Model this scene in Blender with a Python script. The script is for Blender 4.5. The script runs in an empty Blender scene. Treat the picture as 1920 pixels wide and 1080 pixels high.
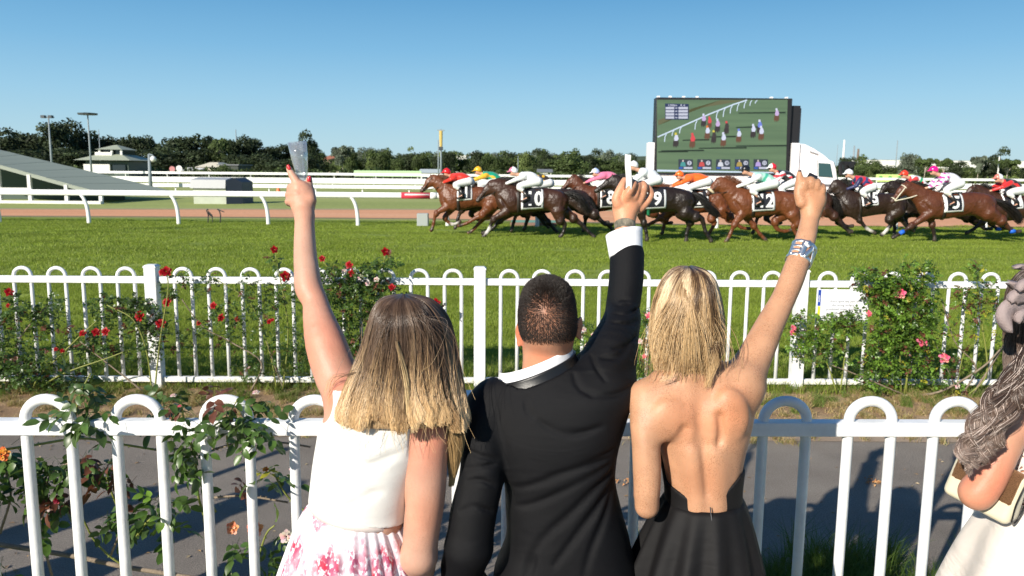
import bpy, bmesh, math, random
import numpy as np
from mathutils import Vector, Matrix, noise as mnoise

S = bpy.context.scene
rad = math.radians
rng = np.random.default_rng(7)
random.seed(7)

# ------------------------------------------------------------------ camera
CAM_H, PITCH, ROLL, FPX = 2.0, rad(8.35), rad(0.5), 1500.0
cam_data = bpy.data.cameras.new("camera")
cam = bpy.data.objects.new("camera", cam_data)
S.collection.objects.link(cam)
cam_data.sensor_width = 36.0
cam_data.lens = FPX / 1920 * 36.0
cam_data.clip_start = 0.05
cam_data.clip_end = 9000
cam_data.dof.use_dof = True
cam_data.dof.focus_distance = 2.25
cam_data.dof.aperture_fstop = 9.0
_Rx = Matrix.Rotation(rad(90) - PITCH, 4, 'X')
_Rz = Matrix.Rotation(ROLL, 4, 'Z')      # counter-clockwise camera: horizon drops to the right
cam.matrix_world = Matrix.Translation((0, 0, CAM_H)) @ _Rx @ _Rz
S.camera = cam
_M = np.array((_Rx @ _Rz).to_3x3())

def ray(u, v):
    return _M @ np.array([(u - 960) / FPX, (540 - v) / FPX, -1.0])

def at(u, v, Y):
    """World point on the plane y=Y seen at photo pixel (u,v)."""
    d = ray(u, v)
    return np.array([d[0] * Y / d[1], Y, CAM_H + d[2] * Y / d[1]])

def gnd(u, v, z=0.0):
    d = ray(u, v)
    t = (z - CAM_H) / d[2]
    return np.array([d[0] * t, d[1] * t, z])

# ------------------------------------------------------------------ world, sun, exposure
SUN_FROM = Vector((-1.2, -1.6, 1.0)).normalized()
SUN_EL = math.asin(SUN_FROM.z)
world = bpy.data.worlds.new("World")
S.world = world
world.use_nodes = True
wn = world.node_tree.nodes
sky = wn.new('ShaderNodeTexSky')
sky.sky_type = 'NISHITA'
sky.sun_disc = False
sky.sun_elevation = SUN_EL
sky.sun_rotation = math.atan2(SUN_FROM.x, SUN_FROM.y)
sky.altitude = 20
sky.air_density = 1.15
sky.dust_density = 0.35
sky.ozone_density = 2.6
# the low-sun haze band of the sky model is tempered with a clear blue gradient over elevation
_wl = world.node_tree.links
_g = wn.new('ShaderNodeNewGeometry'); _sx = wn.new('ShaderNodeSeparateXYZ')
_tcw = wn.new('ShaderNodeTexCoord'); _wl.new(_tcw.outputs['Generated'], _sx.inputs[0])
_cr = wn.new('ShaderNodeValToRGB'); _e = _cr.color_ramp.elements
_st = [(0.0, (.58, .82, .92)), (.035, (.51, .80, .95)), (.085, (.38, .71, .96)), (.14, (.24, .57, .89)), (.20, (.14, .43, .77)), (.45, (.06, .19, .44)), (1.0, (.035, .12, .34))]
_e[0].position, _e[0].color = _st[0][0], (*_st[0][1], 1); _e[1].position, _e[1].color = _st[-1][0], (*_st[-1][1], 1)
for _p, _c in _st[1:-1]:
    _q = _e.new(_p); _q.color = (*_c, 1)
_wl.new(_sx.outputs['Z'], _cr.inputs[0])
_sc = wn.new('ShaderNodeMix'); _sc.data_type = 'RGBA'; _sc.blend_type = 'MULTIPLY'; _sc.inputs[0].default_value = 1
SKY_K = 6.3
_wl.new(_cr.outputs[0], _sc.inputs[6]); _sc.inputs[7].default_value = (SKY_K, SKY_K, SKY_K, 1)
_mixs = wn.new('ShaderNodeMix'); _mixs.data_type = 'RGBA'; _mixs.inputs[0].default_value = .93
_wl.new(sky.outputs[0], _mixs.inputs[6]); _wl.new(_sc.outputs[2], _mixs.inputs[7])
_wl.new(_mixs.outputs[2], wn['Background'].inputs[0])
wn['Background'].inputs[1].default_value = 0.096
sun_data = bpy.data.lights.new("sun", 'SUN')
sun_data.energy = 5.0
sun_data.angle = rad(0.53)
sun_data.color = (1.0, 0.93, 0.82)
sun = bpy.data.objects.new("sun", sun_data)
S.collection.objects.link(sun)
sun.rotation_euler = SUN_FROM.to_track_quat('Z', 'Y').to_euler()
sun.location = (-20, -25, 30)
S.view_settings.view_transform = 'Standard'
S.view_settings.look = 'None'
S.view_settings.gamma = 1
S.view_settings.use_curve_mapping = False
S.view_settings.exposure = 0.5
S.cycles.max_bounces = 8
S.cycles.transparent_max_bounces = 24

# ------------------------------------------------------------------ helpers: objects
def tag(o, label=None, cat=None, group=None, kind=None):
    if label: o['label'] = label
    if cat: o['category'] = cat
    if group: o['group'] = group
    if kind: o['kind'] = kind
    return o

def empty(name, loc=(0, 0, 0), label=None, cat=None, group=None, rz=0.0):
    o = bpy.data.objects.new(name, None)
    o.empty_display_size = 0.1
    S.collection.objects.link(o)
    o.location = [float(c) for c in loc]
    o.rotation_euler = (0, 0, rz)
    return tag(o, label, cat, group)

def mesh_data(name, verts, faces, mats=(), smooth=True, col=None, fmat=None):
    """faces: (M,4) or (M,3) array, or list of tuples of any size."""
    me = bpy.data.meshes.new(name)
    verts = np.asarray(verts, dtype=np.float32).reshape(-1, 3)
    if isinstance(faces, np.ndarray) and faces.ndim == 2:
        tot = np.full(len(faces), faces.shape[1], dtype=np.int32)
        loops = faces.astype(np.int32).ravel()
    else:
        tot = np.array([len(f) for f in faces], dtype=np.int32)
        loops = np.array([i for f in faces for i in f], dtype=np.int32)
    start = np.zeros(len(tot), dtype=np.int32)
    if len(tot): start[1:] = np.cumsum(tot)[:-1]
    me.vertices.add(len(verts)); me.vertices.foreach_set('co', verts.ravel())
    me.loops.add(len(loops)); me.loops.foreach_set('vertex_index', loops)
    me.polygons.add(len(tot)); me.polygons.foreach_set('loop_start', start)
    me.polygons.foreach_set('loop_total', tot)
    me.polygons.foreach_set('use_smooth', np.full(len(tot), bool(smooth)))
    if fmat is not None: me.polygons.foreach_set('material_index', np.asarray(fmat, dtype=np.int32))
    for m in mats: me.materials.append(m)
    me.update(calc_edges=True)
    if col is not None:
        c = np.ones((len(verts), 4), dtype=np.float32)
        c[:, :3] = col
        a = me.color_attributes.new('Col', 'FLOAT_COLOR', 'POINT')
        a.data.foreach_set('color', c.ravel())
    return me

def link(name, data, parent=None, loc=(0, 0, 0)):
    o = bpy.data.objects.new(name, data)
    S.collection.objects.link(o)
    o.location = [float(c) for c in loc]
    if parent is not None: o.parent = parent
    return o

class MB:
    """Collects simple shapes into one mesh object."""
    def __init__(s): s.v = []; s.f = []; s.n = 0; s.fm = []; s.c = []
    def add(s, v, f, mi=0, col=None):
        v = np.asarray(v, dtype=float).reshape(-1, 3)
        for q in f: s.f.append(tuple(int(i) + s.n for i in q)); s.fm.append(mi)
        s.v.append(v); s.n += len(v)
        s.c.append(np.tile(np.array(col if col is not None else (1, 1, 1), dtype=float), (len(v), 1)))
        return s
    def box(s, lo, hi, mi=0, rz=0.0, piv=None, col=None):
        x0, y0, z0 = lo; x1, y1, z1 = hi
        v = np.array([(x0,y0,z0),(x1,y0,z0),(x1,y1,z0),(x0,y1,z0),(x0,y0,z1),(x1,y0,z1),(x1,y1,z1),(x0,y1,z1)], dtype=float)
        if rz:
            p = np.array(piv if piv is not None else [(x0+x1)/2, (y0+y1)/2, 0])
            c, q = math.cos(rz), math.sin(rz)
            d = v - p; v = np.stack([d[:,0]*c-d[:,1]*q, d[:,0]*q+d[:,1]*c, d[:,2]], 1) + p
        return s.add(v, [(0,3,2,1),(4,5,6,7),(0,1,5,4),(1,2,6,5),(2,3,7,6),(3,0,4,7)], mi, col)
    def beam(s, a, b, w, h, mi=0, col=None):
        """box from a to b, width w (horizontal), height h."""
        a = np.array(a, float); b = np.array(b, float); t = b - a; t /= np.linalg.norm(t)
        up = np.array([0, 0, 1.0]) if abs(t[2]) < .95 else np.array([0, 1.0, 0])
        r = np.cross(t, up); r /= np.linalg.norm(r); u = np.cross(r, t)
        v = [a - r*w/2 - u*h/2, a + r*w/2 - u*h/2, a + r*w/2 + u*h/2, a - r*w/2 + u*h/2]
        v += [p + (b - a) for p in v]
        return s.add(v, [(0,1,2,3),(7,6,5,4),(0,4,5,1),(1,5,6,2),(2,6,7,3),(3,7,4,0)], mi, col)
    def tube(s, pts, r, n=8, mi=0, caps=True, col=None):
        v, f = tube(pts, r, n, caps)
        return s.add(v, f, mi, col)
    def lathe(s, prof, c=(0, 0, 0), n=16, mi=0, col=None):
        v = []; f = []
        for (r, z) in prof:
            for k in range(n):
                a = 2*math.pi*k/n; v.append((c[0]+r*math.cos(a), c[1]+r*math.sin(a), c[2]+z))
        for i in range(len(prof)-1):
            for k in range(n): f.append((i*n+k, i*n+(k+1) % n, (i+1)*n+(k+1) % n, (i+1)*n+k))
        f.append(tuple(range(n))[::-1]); f.append(tuple((len(prof)-1)*n+k for k in range(n)))
        return s.add(v, f, mi, col)
    def build(s, name, mats, parent=None, loc=(0, 0, 0), smooth=False, org=None, vcol=False):
        mats = mats if isinstance(mats, (list, tuple)) else [mats]
        v = np.concatenate(s.v) if s.v else np.zeros((0, 3))
        if org is not None: v = v - np.asarray(org)
        me = mesh_data(name, v, s.f, mats, smooth, np.concatenate(s.c) if vcol else None, s.fm)
        return link(name, me, parent, loc)

def tube(pts, r, n=8, caps=True):
    pts = np.asarray(pts, dtype=float); m = len(pts)
    r = np.full(m, r, dtype=float) if np.isscalar(r) else np.asarray(r, dtype=float)
    t = np.gradient(pts, axis=0); t /= np.linalg.norm(t, axis=1)[:, None] + 1e-12
    ref = np.array([0, 0, 1.0]) if abs(t[0][2]) < .9 else np.array([0, 1.0, 0])
    u = np.cross(ref, t[0]); u /= np.linalg.norm(u)
    V = []
    for i in range(m):
        u = u - t[i]*np.dot(u, t[i]); u /= np.linalg.norm(u) + 1e-12
        w = np.cross(t[i], u)
        a = np.linspace(0, 2*math.pi, n, endpoint=False)
        V.append(pts[i] + r[i]*(np.cos(a)[:, None]*u + np.sin(a)[:, None]*w))
    F = [(i*n+k, i*n+(k+1) % n, (i+1)*n+(k+1) % n, (i+1)*n+k) for i in range(m-1) for k in range(n)]
    if caps: F.append(tuple(range(n))[::-1]); F.append(tuple((m-1)*n+k for k in range(n)))
    return np.concatenate(V), F

def bez(pts, n=12):
    """Catmull-Rom through pts."""
    P = np.asarray(pts, dtype=float); m = len(P)
    Q = np.concatenate([[2*P[0]-P[1]], P, [2*P[-1]-P[-2]]])
    out = []
    for i in range(m-1):
        a, b, c, d = Q[i:i+4]
        for t in np.linspace(0, 1, n, endpoint=False):
            out.append(.5*((2*b)+(c-a)*t+(2*a-5*b+4*c-d)*t*t+(3*b-a-3*c+d)*t**3))
    out.append(P[-1]); return np.array(out)

def spl(x, xs, ys):
    """smooth interpolation of a table (xs increasing)."""
    xs = np.asarray(xs, float); ys = np.asarray(ys, float)
    i = np.clip(np.searchsorted(xs, x) - 1, 0, len(xs) - 2)
    h = xs[i+1] - xs[i]; t = np.clip((x - xs[i]) / h, 0, 1)
    dx = np.diff(xs); dl = np.diff(ys)/dx; m = np.zeros(len(xs)); m[0], m[-1] = dl[0], dl[-1]
    w1, w2 = 2*dx[1:]+dx[:-1], dx[1:]+2*dx[:-1]; ok = dl[:-1]*dl[1:] > 0
    m[1:-1] = np.where(ok, (w1+w2)/np.where(ok, w1/np.where(ok, dl[:-1], 1)+w2/np.where(ok, dl[1:], 1), 1), 0)
    t2 = t*t; t3 = t2*t
    return (2*t3-3*t2+1)*ys[i] + (t3-2*t2+t)*h*m[i] + (-2*t3+3*t2)*ys[i+1] + (t3-t2)*h*m[i+1]

# ------------------------------------------------------------------ helpers: materials
_mats = {}
def mat(name, color=(.5, .5, .5), rough=.6, noise=0.0, nscale=8.0, bump=0.0, bscale=40.0, col2=None,
        spec=.5, metal=0.0, vcol=False, sss=0.0, emit=None, trans=0.0, alpha=1.0, sheen=0.0, coat=0.0, aniso=None, rvar=0.0):
    if name in _mats: return _mats[name]
    m = bpy.data.materials.new(name); m.use_nodes = True
    nt = m.node_tree; N = nt.nodes; L = nt.links; b = N['Principled BSDF']
    b.inputs['Roughness'].default_value = rough
    b.inputs['Metallic'].default_value = metal
    b.inputs['Specular IOR Level'].default_value = spec
    if sheen: b.inputs['Sheen Weight'].default_value = sheen
    if coat: b.inputs['Coat Weight'].default_value = coat; b.inputs['Coat Roughness'].default_value = .15
    if sss:
        b.inputs['Subsurface Weight'].default_value = sss
        b.inputs['Subsurface Radius'].default_value = (.012, .005, .003)
        b.inputs['Subsurface Scale'].default_value = 1.0
    if trans: b.inputs['Transmission Weight'].default_value = trans
    if alpha < 1: b.inputs['Alpha'].default_value = alpha
    tc = N.new('ShaderNodeTexCoord')
    base = N.new('ShaderNodeRGB'); base.outputs[0].default_value = (*color, 1)
    src = base.outputs[0]
    if vcol:
        a = N.new('ShaderNodeAttribute'); a.attribute_name = 'Col'
        mx = N.new('ShaderNodeMix'); mx.data_type = 'RGBA'; mx.blend_type = 'MULTIPLY'; mx.inputs[0].default_value = 1
        L.new(src, mx.inputs[6]); L.new(a.outputs[0], mx.inputs[7]); src = mx.outputs[2]
    if noise or col2:
        nz = N.new('ShaderNodeTexNoise'); nz.inputs['Scale'].default_value = nscale
        nz.inputs['Detail'].default_value = 6; nz.inputs['Roughness'].default_value = .65
        mp = N.new('ShaderNodeMapping'); L.new(tc.outputs['Object'], mp.inputs[0]); L.new(mp.outputs[0], nz.inputs['Vector'])
        if aniso: mp.inputs['Scale'].default_value = aniso
        if col2:
            cr = N.new('ShaderNodeValToRGB'); cr.color_ramp.elements[0].position = .38; cr.color_ramp.elements[1].position = .62
            cr.color_ramp.elements[0].color = (0, 0, 0, 1); cr.color_ramp.elements[1].color = (1, 1, 1, 1)
            L.new(nz.outputs[0], cr.inputs[0])
            mx = N.new('ShaderNodeMix'); mx.data_type = 'RGBA'
            L.new(cr.outputs[0], mx.inputs[0]); L.new(src, mx.inputs[6]); mx.inputs[7].default_value = (*col2, 1); src = mx.outputs[2]
        if noise:
            hv = N.new('ShaderNodeHueSaturation'); mr = N.new('ShaderNodeMapRange')
            mr.inputs['From Min'].default_value = .25; mr.inputs['From Max'].default_value = .75
            mr.inputs['To Min'].default_value = 1-noise; mr.inputs['To Max'].default_value = 1+noise
            L.new(nz.outputs[0], mr.inputs[0]); L.new(mr.outputs[0], hv.inputs['Value']); L.new(src, hv.inputs['Color']); src = hv.outputs[0]
        if rvar:
            mr2 = N.new('ShaderNodeMapRange'); mr2.inputs['To Min'].default_value = max(0, rough-rvar); mr2.inputs['To Max'].default_value = min(1, rough+rvar)
            L.new(nz.outputs[0], mr2.inputs[0]); L.new(mr2.outputs[0], b.inputs['Roughness'])
    L.new(src, b.inputs['Base Color'])
    if emit:
        b.inputs['Emission Color'].default_value = (*emit[0], 1); b.inputs['Emission Strength'].default_value = emit[1]
        if vcol: L.new(src, b.inputs['Emission Color'])
    if bump:
        n2 = N.new('ShaderNodeTexNoise'); n2.inputs['Scale'].default_value = bscale; n2.inputs['Detail'].default_value = 4
        L.new(tc.outputs['Object'], n2.inputs['Vector'])
        bp = N.new('ShaderNodeBump'); bp.inputs['Strength'].default_value = min(1, bump); bp.inputs['Distance'].default_value = .01
        L.new(n2.outputs[0], bp.inputs['Height']); L.new(bp.outputs[0], b.inputs['Normal'])
    _mats[name] = m
    return m

# ------------------------------------------------------------------ helpers: signed distance modelling
class SDF:
    """Rectilinear distance grid; smooth unions of limbs and lofts, extracted with surface nets."""
    def __init__(s, xs, ys, zs):
        s.x, s.y, s.z = (np.asarray(a, dtype=np.float32) for a in (xs, ys, zs))
        s.d = np.full((len(xs), len(ys), len(zs)), 1.0, dtype=np.float32)
    @classmethod
    def cube(c, lo, hi, h):
        return c(*[np.arange(lo[i], hi[i] + h, h) for i in range(3)])
    def _sl(s, lo, hi):
        r = []
        for a, l, h in ((s.x, lo[0], hi[0]), (s.y, lo[1], hi[1]), (s.z, lo[2], hi[2])):
            i0, i1 = np.searchsorted(a, l), np.searchsorted(a, h)
            r.append(slice(max(0, i0 - 1), min(len(a), i1 + 1)))
        return tuple(r)
    def _g(s, sl):
        return s.x[sl[0]][:, None, None], s.y[sl[1]][None, :, None], s.z[sl[2]][None, None, :]
    def _merge(s, sl, dn, k, mode):
        d = s.d[sl]
        if mode == 'sub': d = -d
        if k > 0:
            h = np.clip(.5 + .5*(d - dn)/k, 0, 1)
            r = d*(1-h) + dn*h - k*h*(1-h)
        else: r = np.minimum(d, dn)
        s.d[sl] = -r if mode == 'sub' else r
    def cap(s, a, b, ra, rb=None, k=.02, sc=None, mode='add'):
        rb = ra if rb is None else rb
        a = np.asarray(a, np.float32); b = np.asarray(b, np.float32)
        sc = np.asarray(sc if sc is not None else (1, 1, 1), np.float32)
        m = (max(ra, rb)*1.05 + k*1.2 + .03) * np.maximum(sc, 1)
        sl = s._sl(np.minimum(a, b) - m, np.maximum(a, b) + m)
        X, Y, Z = s._g(sl)
        if X.size*Y.size*Z.size == 0: return s
        px, py, pz = (X-a[0])/sc[0], (Y-a[1])/sc[1], (Z-a[2])/sc[2]
        q = (b-a)/sc; L2 = float(q@q) + 1e-12
        t = np.clip((px*q[0]+py*q[1]+pz*q[2])/L2, 0, 1)
        dn = np.sqrt((px-t*q[0])**2+(py-t*q[1])**2+(pz-t*q[2])**2) - (ra+(rb-ra)*t)
        s._merge(sl, dn*float(sc.min()) if sc.min() < 1 else dn, k, mode); return s
    def chain(s, pts, rs, k=.02, sc=None, mode='add'):
        """one limb: hard union of its cone segments (resampled as a spline), merged once"""
        P = np.asarray(pts, float); R = np.asarray(rs, float)
        if 2 < len(P) < 14: R = np.maximum(bez(R[:, None], 3)[:, 0], R.min()*.6); P = bez(P, 3)
        P = P.astype(np.float32); sc = np.asarray(sc if sc is not None else (1, 1, 1), np.float32)
        m = (float(R.max())*1.05 + k*1.2 + .03)*np.maximum(sc, 1)
        sl = s._sl(P.min(0)-m, P.max(0)+m); X, Y, Z = s._g(sl)
        if X.size*Y.size*Z.size == 0: return s
        dn = np.full((X.size, Y.size, Z.size), 1.0, np.float32)
        for a, b, ra, rb in zip(P[:-1], P[1:], R[:-1], R[1:]):
            mm = (max(ra, rb) + k*1.2 + .03)*np.maximum(sc, 1); lo, hi = np.minimum(a, b)-mm, np.maximum(a, b)+mm
            i = [slice(*np.searchsorted(A.ravel(), (lo[q], hi[q]))) for q, A in enumerate((X, Y, Z))]
            x, y, z = X[i[0]], Y[:, i[1]], Z[:, :, i[2]]
            if x.size*y.size*z.size == 0: continue
            px, py, pz = (x-a[0])/sc[0], (y-a[1])/sc[1], (z-a[2])/sc[2]; q = (b-a)/sc; L2 = float(q@q)+1e-12
            t = np.clip((px*q[0]+py*q[1]+pz*q[2])/L2, 0, 1)
            d_ = (np.sqrt((px-t*q[0])**2+(py-t*q[1])**2+(pz-t*q[2])**2) - (ra+(rb-ra)*t))*float(min(1, sc.min()))
            dn[i[0], i[1], i[2]] = np.minimum(dn[i[0], i[1], i[2]], d_)
        s._merge(sl, dn, k, mode); return s
    def ell(s, c, r, k=.02, R=None, mode='add'):
        c = np.asarray(c, np.float32); r = np.asarray(r, np.float32)
        m = (r.max()*1.02 + k*1.2 + .03) if R is not None else r*1.02 + k*1.2 + .03
        sl = s._sl(c-m, c+m); X, Y, Z = s._g(sl)
        if X.size*Y.size*Z.size == 0: return s
        x, y, z = X-c[0], Y-c[1], Z-c[2]
        if R is not None:
            R = np.asarray(R, np.float32).T
            x, y, z = (R[i, 0]*x+R[i, 1]*y+R[i, 2]*z for i in range(3))
        k0 = np.sqrt((x/r[0])**2+(y/r[1])**2+(z/r[2])**2)
        k1 = np.sqrt((x/r[0]**2)**2+(y/r[1]**2)**2+(z/r[2]**2)**2) + 1e-6
        s._merge(sl, k0*(k0-1)/k1, k, mode); return s
    def loft(s, secs, k=.02, n=2.4, grow=0.0, mode='add', warp=None):
        """secs: rows (z, cx, cy, a, b) by rising z; superelliptic cross sections."""
        T = np.array(sorted(secs), dtype=float)
        z0, z1 = T[0, 0], T[-1, 0]; ma, mb = T[:, 3].max()+grow, T[:, 4].max()+grow
        sl = s._sl((T[:, 1].min()-ma-.08, T[:, 2].min()-mb-.08, z0-.06), (T[:, 1].max()+ma+.08, T[:, 2].max()+mb+.08, z1+.06))
        X, Y, Z = s._g(sl); zz = np.clip(Z.ravel(), z0, z1)
        cx, cy, a, b = (spl(zz, T[:, 0], T[:, i]).astype(np.float32)[None, None, :] for i in (1, 2, 3, 4))
        a = a + grow; b = b + grow
        if warp is not None: X, Y = warp(X, Y, Z)
        ax, ay = np.abs(X-cx)/a, np.abs(Y-cy)/b
        dn = ((ax**n+ay**n+1e-9)**(1.0/n)-1)*np.minimum(a, b)
        dz = np.maximum(Z-z1-grow, z0-grow-Z)
        dn = np.where(dz > -.015, np.maximum(dn, dz) + 0*dn, dn)
        s._merge(sl, dn.astype(np.float32), k, mode); return s
    def clip(s, fn, k=0.0):
        """keep only where fn(X,Y,Z) < 0"""
        X, Y, Z = s._g((slice(None),)*3)
        g = fn(X, Y, Z)
        if k > 0:
            h = np.clip(.5 + .5*(g - s.d)/k, 0, 1); s.d = (s.d*(1-h) + g*h + k*h*(1-h)).astype(np.float32)
        else: s.d = np.maximum(s.d, g).astype(np.float32)
        return s
    def offset(s, fn):
        X, Y, Z = s._g((slice(None),)*3); s.d = (s.d + fn(X, Y, Z)).astype(np.float32); return s
    def mesh(s, smooth=0):
        d = s.d; ins = d < 0
        c = ins[:-1, :-1, :-1].astype(np.int8)
        for o in ((1,0,0),(0,1,0),(0,0,1),(1,1,0),(1,0,1),(0,1,1),(1,1,1)):
            c = c + ins[o[0]:ins.shape[0]-1+o[0], o[1]:ins.shape[1]-1+o[1], o[2]:ins.shape[2]-1+o[2]]
        I, J, K = np.nonzero((c > 0) & (c < 8))
        P = np.zeros((len(I), 3)); C = np.zeros(len(I))
        ax = (s.x, s.y, s.z)
        for e in range(3):
            o1, o2 = [q for q in range(3) if q != e]
            for p in (0, 1):
                for q in (0, 1):
                    off = [0, 0, 0]; off[o1] = p; off[o2] = q
                    i0 = (I+off[0], J+off[1], K+off[2]); off[e] = 1; i1 = (I+off[0], J+off[1], K+off[2])
                    a, b = d[i0], d[i1]; m = (a < 0) != (b < 0)
                    t = np.where(m, a/np.where(m, a-b, 1), 0)
                    pos = np.stack([ax[w][i0[w]].astype(float) for w in range(3)], 1)
                    pos[:, e] += t*(ax[e][i1[e]]-ax[e][i0[e]])
                    P[m] += pos[m]; C[m] += 1
        P /= C[:, None]
        idx = np.full(c.shape, -1, dtype=np.int32); idx[I, J, K] = np.arange(len(I))
        Q = []
        for e in range(3):
            o1, o2 = (e+1) % 3, (e+2) % 3
            sa = [slice(1, -1)]*3; sb = [slice(1, -1)]*3; sa[e] = slice(0, -1); sb[e] = slice(1, None)
            a, b = ins[tuple(sa)], ins[tuple(sb)]
            i = np.array(np.nonzero(a != b)); s0 = a[tuple(i)]
            base = i + 1; base[e] -= 1
            def at_(p, q):
                w = base.copy(); w[o1] -= p; w[o2] -= q
                return idx[w[0], w[1], w[2]]
            q = np.stack([at_(0, 0), at_(1, 0), at_(1, 1), at_(0, 1)], 1)
            q[~s0] = q[~s0][:, ::-1]; Q.append(q)
        Q = np.concatenate(Q); Q = Q[(Q >= 0).all(1)]
        for _ in range(smooth):
            acc = np.zeros_like(P); cnt = np.zeros(len(P))
            for a, b in ((0, 1), (1, 2), (2, 3), (3, 0)):
                np.add.at(acc, Q[:, a], P[Q[:, b]]); np.add.at(acc, Q[:, b], P[Q[:, a]])
                np.add.at(cnt, Q[:, a], 1); np.add.at(cnt, Q[:, b], 1)
            P = P*.4 + .6*acc/np.maximum(cnt, 1)[:, None]
        return P, Q
    def obj(s, name, m, parent=None, org=(0, 0, 0), smooth=0, colf=None):
        v, q = s.mesh(smooth)
        col = colf(v) if colf is not None else None
        return link(name, mesh_data(name, v - np.asarray(org), q, [m], True, col), parent)

def zgrid(*segs):
    """non-uniform axis: (from, to, step) runs"""
    out = []
    for a, b, h in segs:
        n = max(1, int(round((b-a)/h))); out += list(np.linspace(a, b, n, endpoint=False))
    out.append(segs[-1][1]); return np.array(out)

# ------------------------------------------------------------------ helpers: strands, text
def strands(name, P, r0, r1, m, parent=None, org=(0, 0, 0)):
    """P (n,k,3) strand points -> hair curves object"""
    n, k, _ = P.shape
    hc = bpy.data.hair_curves.new(name); hc.add_curves([k]*n)
    hc.attributes['position'].data.foreach_set('vector', (P - np.asarray(org)).astype(np.float32).ravel())
    r = hc.attributes.new('radius', 'FLOAT', 'POINT')
    rr = np.linspace(r0, r1, k)[None, :]*np.ones((n, 1))
    r.data.foreach_set('value', rr.astype(np.float32).ravel())
    hc.materials.append(m)
    return link(name, hc, parent)

def glyphs(txt, size, bold=0.0, align='CENTER', space=1.0, line=1.0):
    c = bpy.data.curves.new('t', 'FONT'); c.body = txt; c.size = size; c.align_x = align; c.align_y = 'CENTER'
    c.offset = bold; c.resolution_u = 3; c.space_character = space; c.space_line = line
    o = bpy.data.objects.new('t', c); S.collection.objects.link(o)
    me = bpy.data.meshes.new_from_object(o.evaluated_get(bpy.context.evaluated_depsgraph_get()))
    v = np.zeros(len(me.vertices)*3); me.vertices.foreach_get('co', v)
    f = [tuple(p.vertices) for p in me.polygons]
    bpy.data.objects.remove(o); bpy.data.curves.remove(c); bpy.data.meshes.remove(me)
    return v.reshape(-1, 3), f

def fbm(x, y, z=0.0, s=1.0):
    return mnoise.fractal(Vector((x*s, y*s, z*s)), 1.0, 2.0, 4)
# ================================================================== lettering (made first: needs an almost empty scene)
GL = {}
for _t, _s, _b in (("1", 1, .03), ("10", 1, .03), ("9", 1, .03), ("2", 1, .03), ("12", 1, .03), ("15", 1, .03),
                   ("5", 1, .03), ("14", 1, .03), ("7", 1, .03), ("3", 1, .03), ("6", 1, .03), ("8", 1, .03), ("4", 1, .03), ("11", 1, .03)):
    GL[_t] = glyphs(_t, _s, _b)
GL['sign'] = glyphs("Entry upon any part of\nthe racing surface is\nprohibited unless Authorised\nby Officials of Stewards\nof the Association", 1, .012, line=1.28)
GL['signtop'] = glyphs("RACING NSW", 1, 0.0)
GL['signside'] = glyphs("ANSW", 1, .02)
GL['scoreA'] = glyphs("1200m   R 4", 1, .02)
GL['E'] = glyphs("FA", 1, .06)

# ================================================================== materials of the setting
def leafmat(name, color, trans=(.3, .5, .05), tw=.35, rough=.45, vcol=True, spec=.4, noise=.25, nscale=3.0):
    if name in _mats: return _mats[name]
    m = bpy.data.materials.new(name); m.use_nodes = True
    N, L = m.node_tree.nodes, m.node_tree.links
    b = N['Principled BSDF']; b.inputs['Roughness'].default_value = rough; b.inputs['Specular IOR Level'].default_value = spec
    rgb = N.new('ShaderNodeRGB'); rgb.outputs[0].default_value = (*color, 1); src = rgb.outputs[0]
    if vcol:
        a = N.new('ShaderNodeAttribute'); a.attribute_name = 'Col'
        mx = N.new('ShaderNodeMix'); mx.data_type = 'RGBA'; mx.blend_type = 'MULTIPLY'; mx.inputs[0].default_value = 1
        L.new(src, mx.inputs[6]); L.new(a.outputs[0], mx.inputs[7]); src = mx.outputs[2]
    if noise:
        tc = N.new('ShaderNodeNewGeometry'); nz = N.new('ShaderNodeTexNoise'); nz.inputs['Scale'].default_value = nscale
        L.new(tc.outputs['Position'], nz.inputs['Vector'])
        mr = N.new('ShaderNodeMapRange'); mr.inputs['From Min'].default_value = .3; mr.inputs['From Max'].default_value = .7
        mr.inputs['To Min'].default_value = 1-noise; mr.inputs['To Max'].default_value = 1+noise
        hv = N.new('ShaderNodeHueSaturation'); L.new(nz.outputs[0], mr.inputs[0]); L.new(mr.outputs[0], hv.inputs['Value']); L.new(src, hv.inputs['Color']); src = hv.outputs[0]
    t = N.new('ShaderNodeBsdfTranslucent'); ms = N.new('ShaderNodeMixShader'); ms.inputs[0].default_value = tw
    mt = N.new('ShaderNodeMix'); mt.data_type = 'RGBA'; mt.blend_type = 'MIX'; mt.inputs[0].default_value = .35
    L.new(src, mt.inputs[6]); mt.inputs[7].default_value = (*trans, 1); L.new(mt.outputs[2], t.inputs[0])
    L.new(src, b.inputs['Base Color']); L.new(b.outputs[0], ms.inputs[1]); L.new(t.outputs[0], ms.inputs[2])
    L.new(ms.outputs[0], N['Material Output'].inputs[0]); _mats[name] = m
    return m

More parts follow.
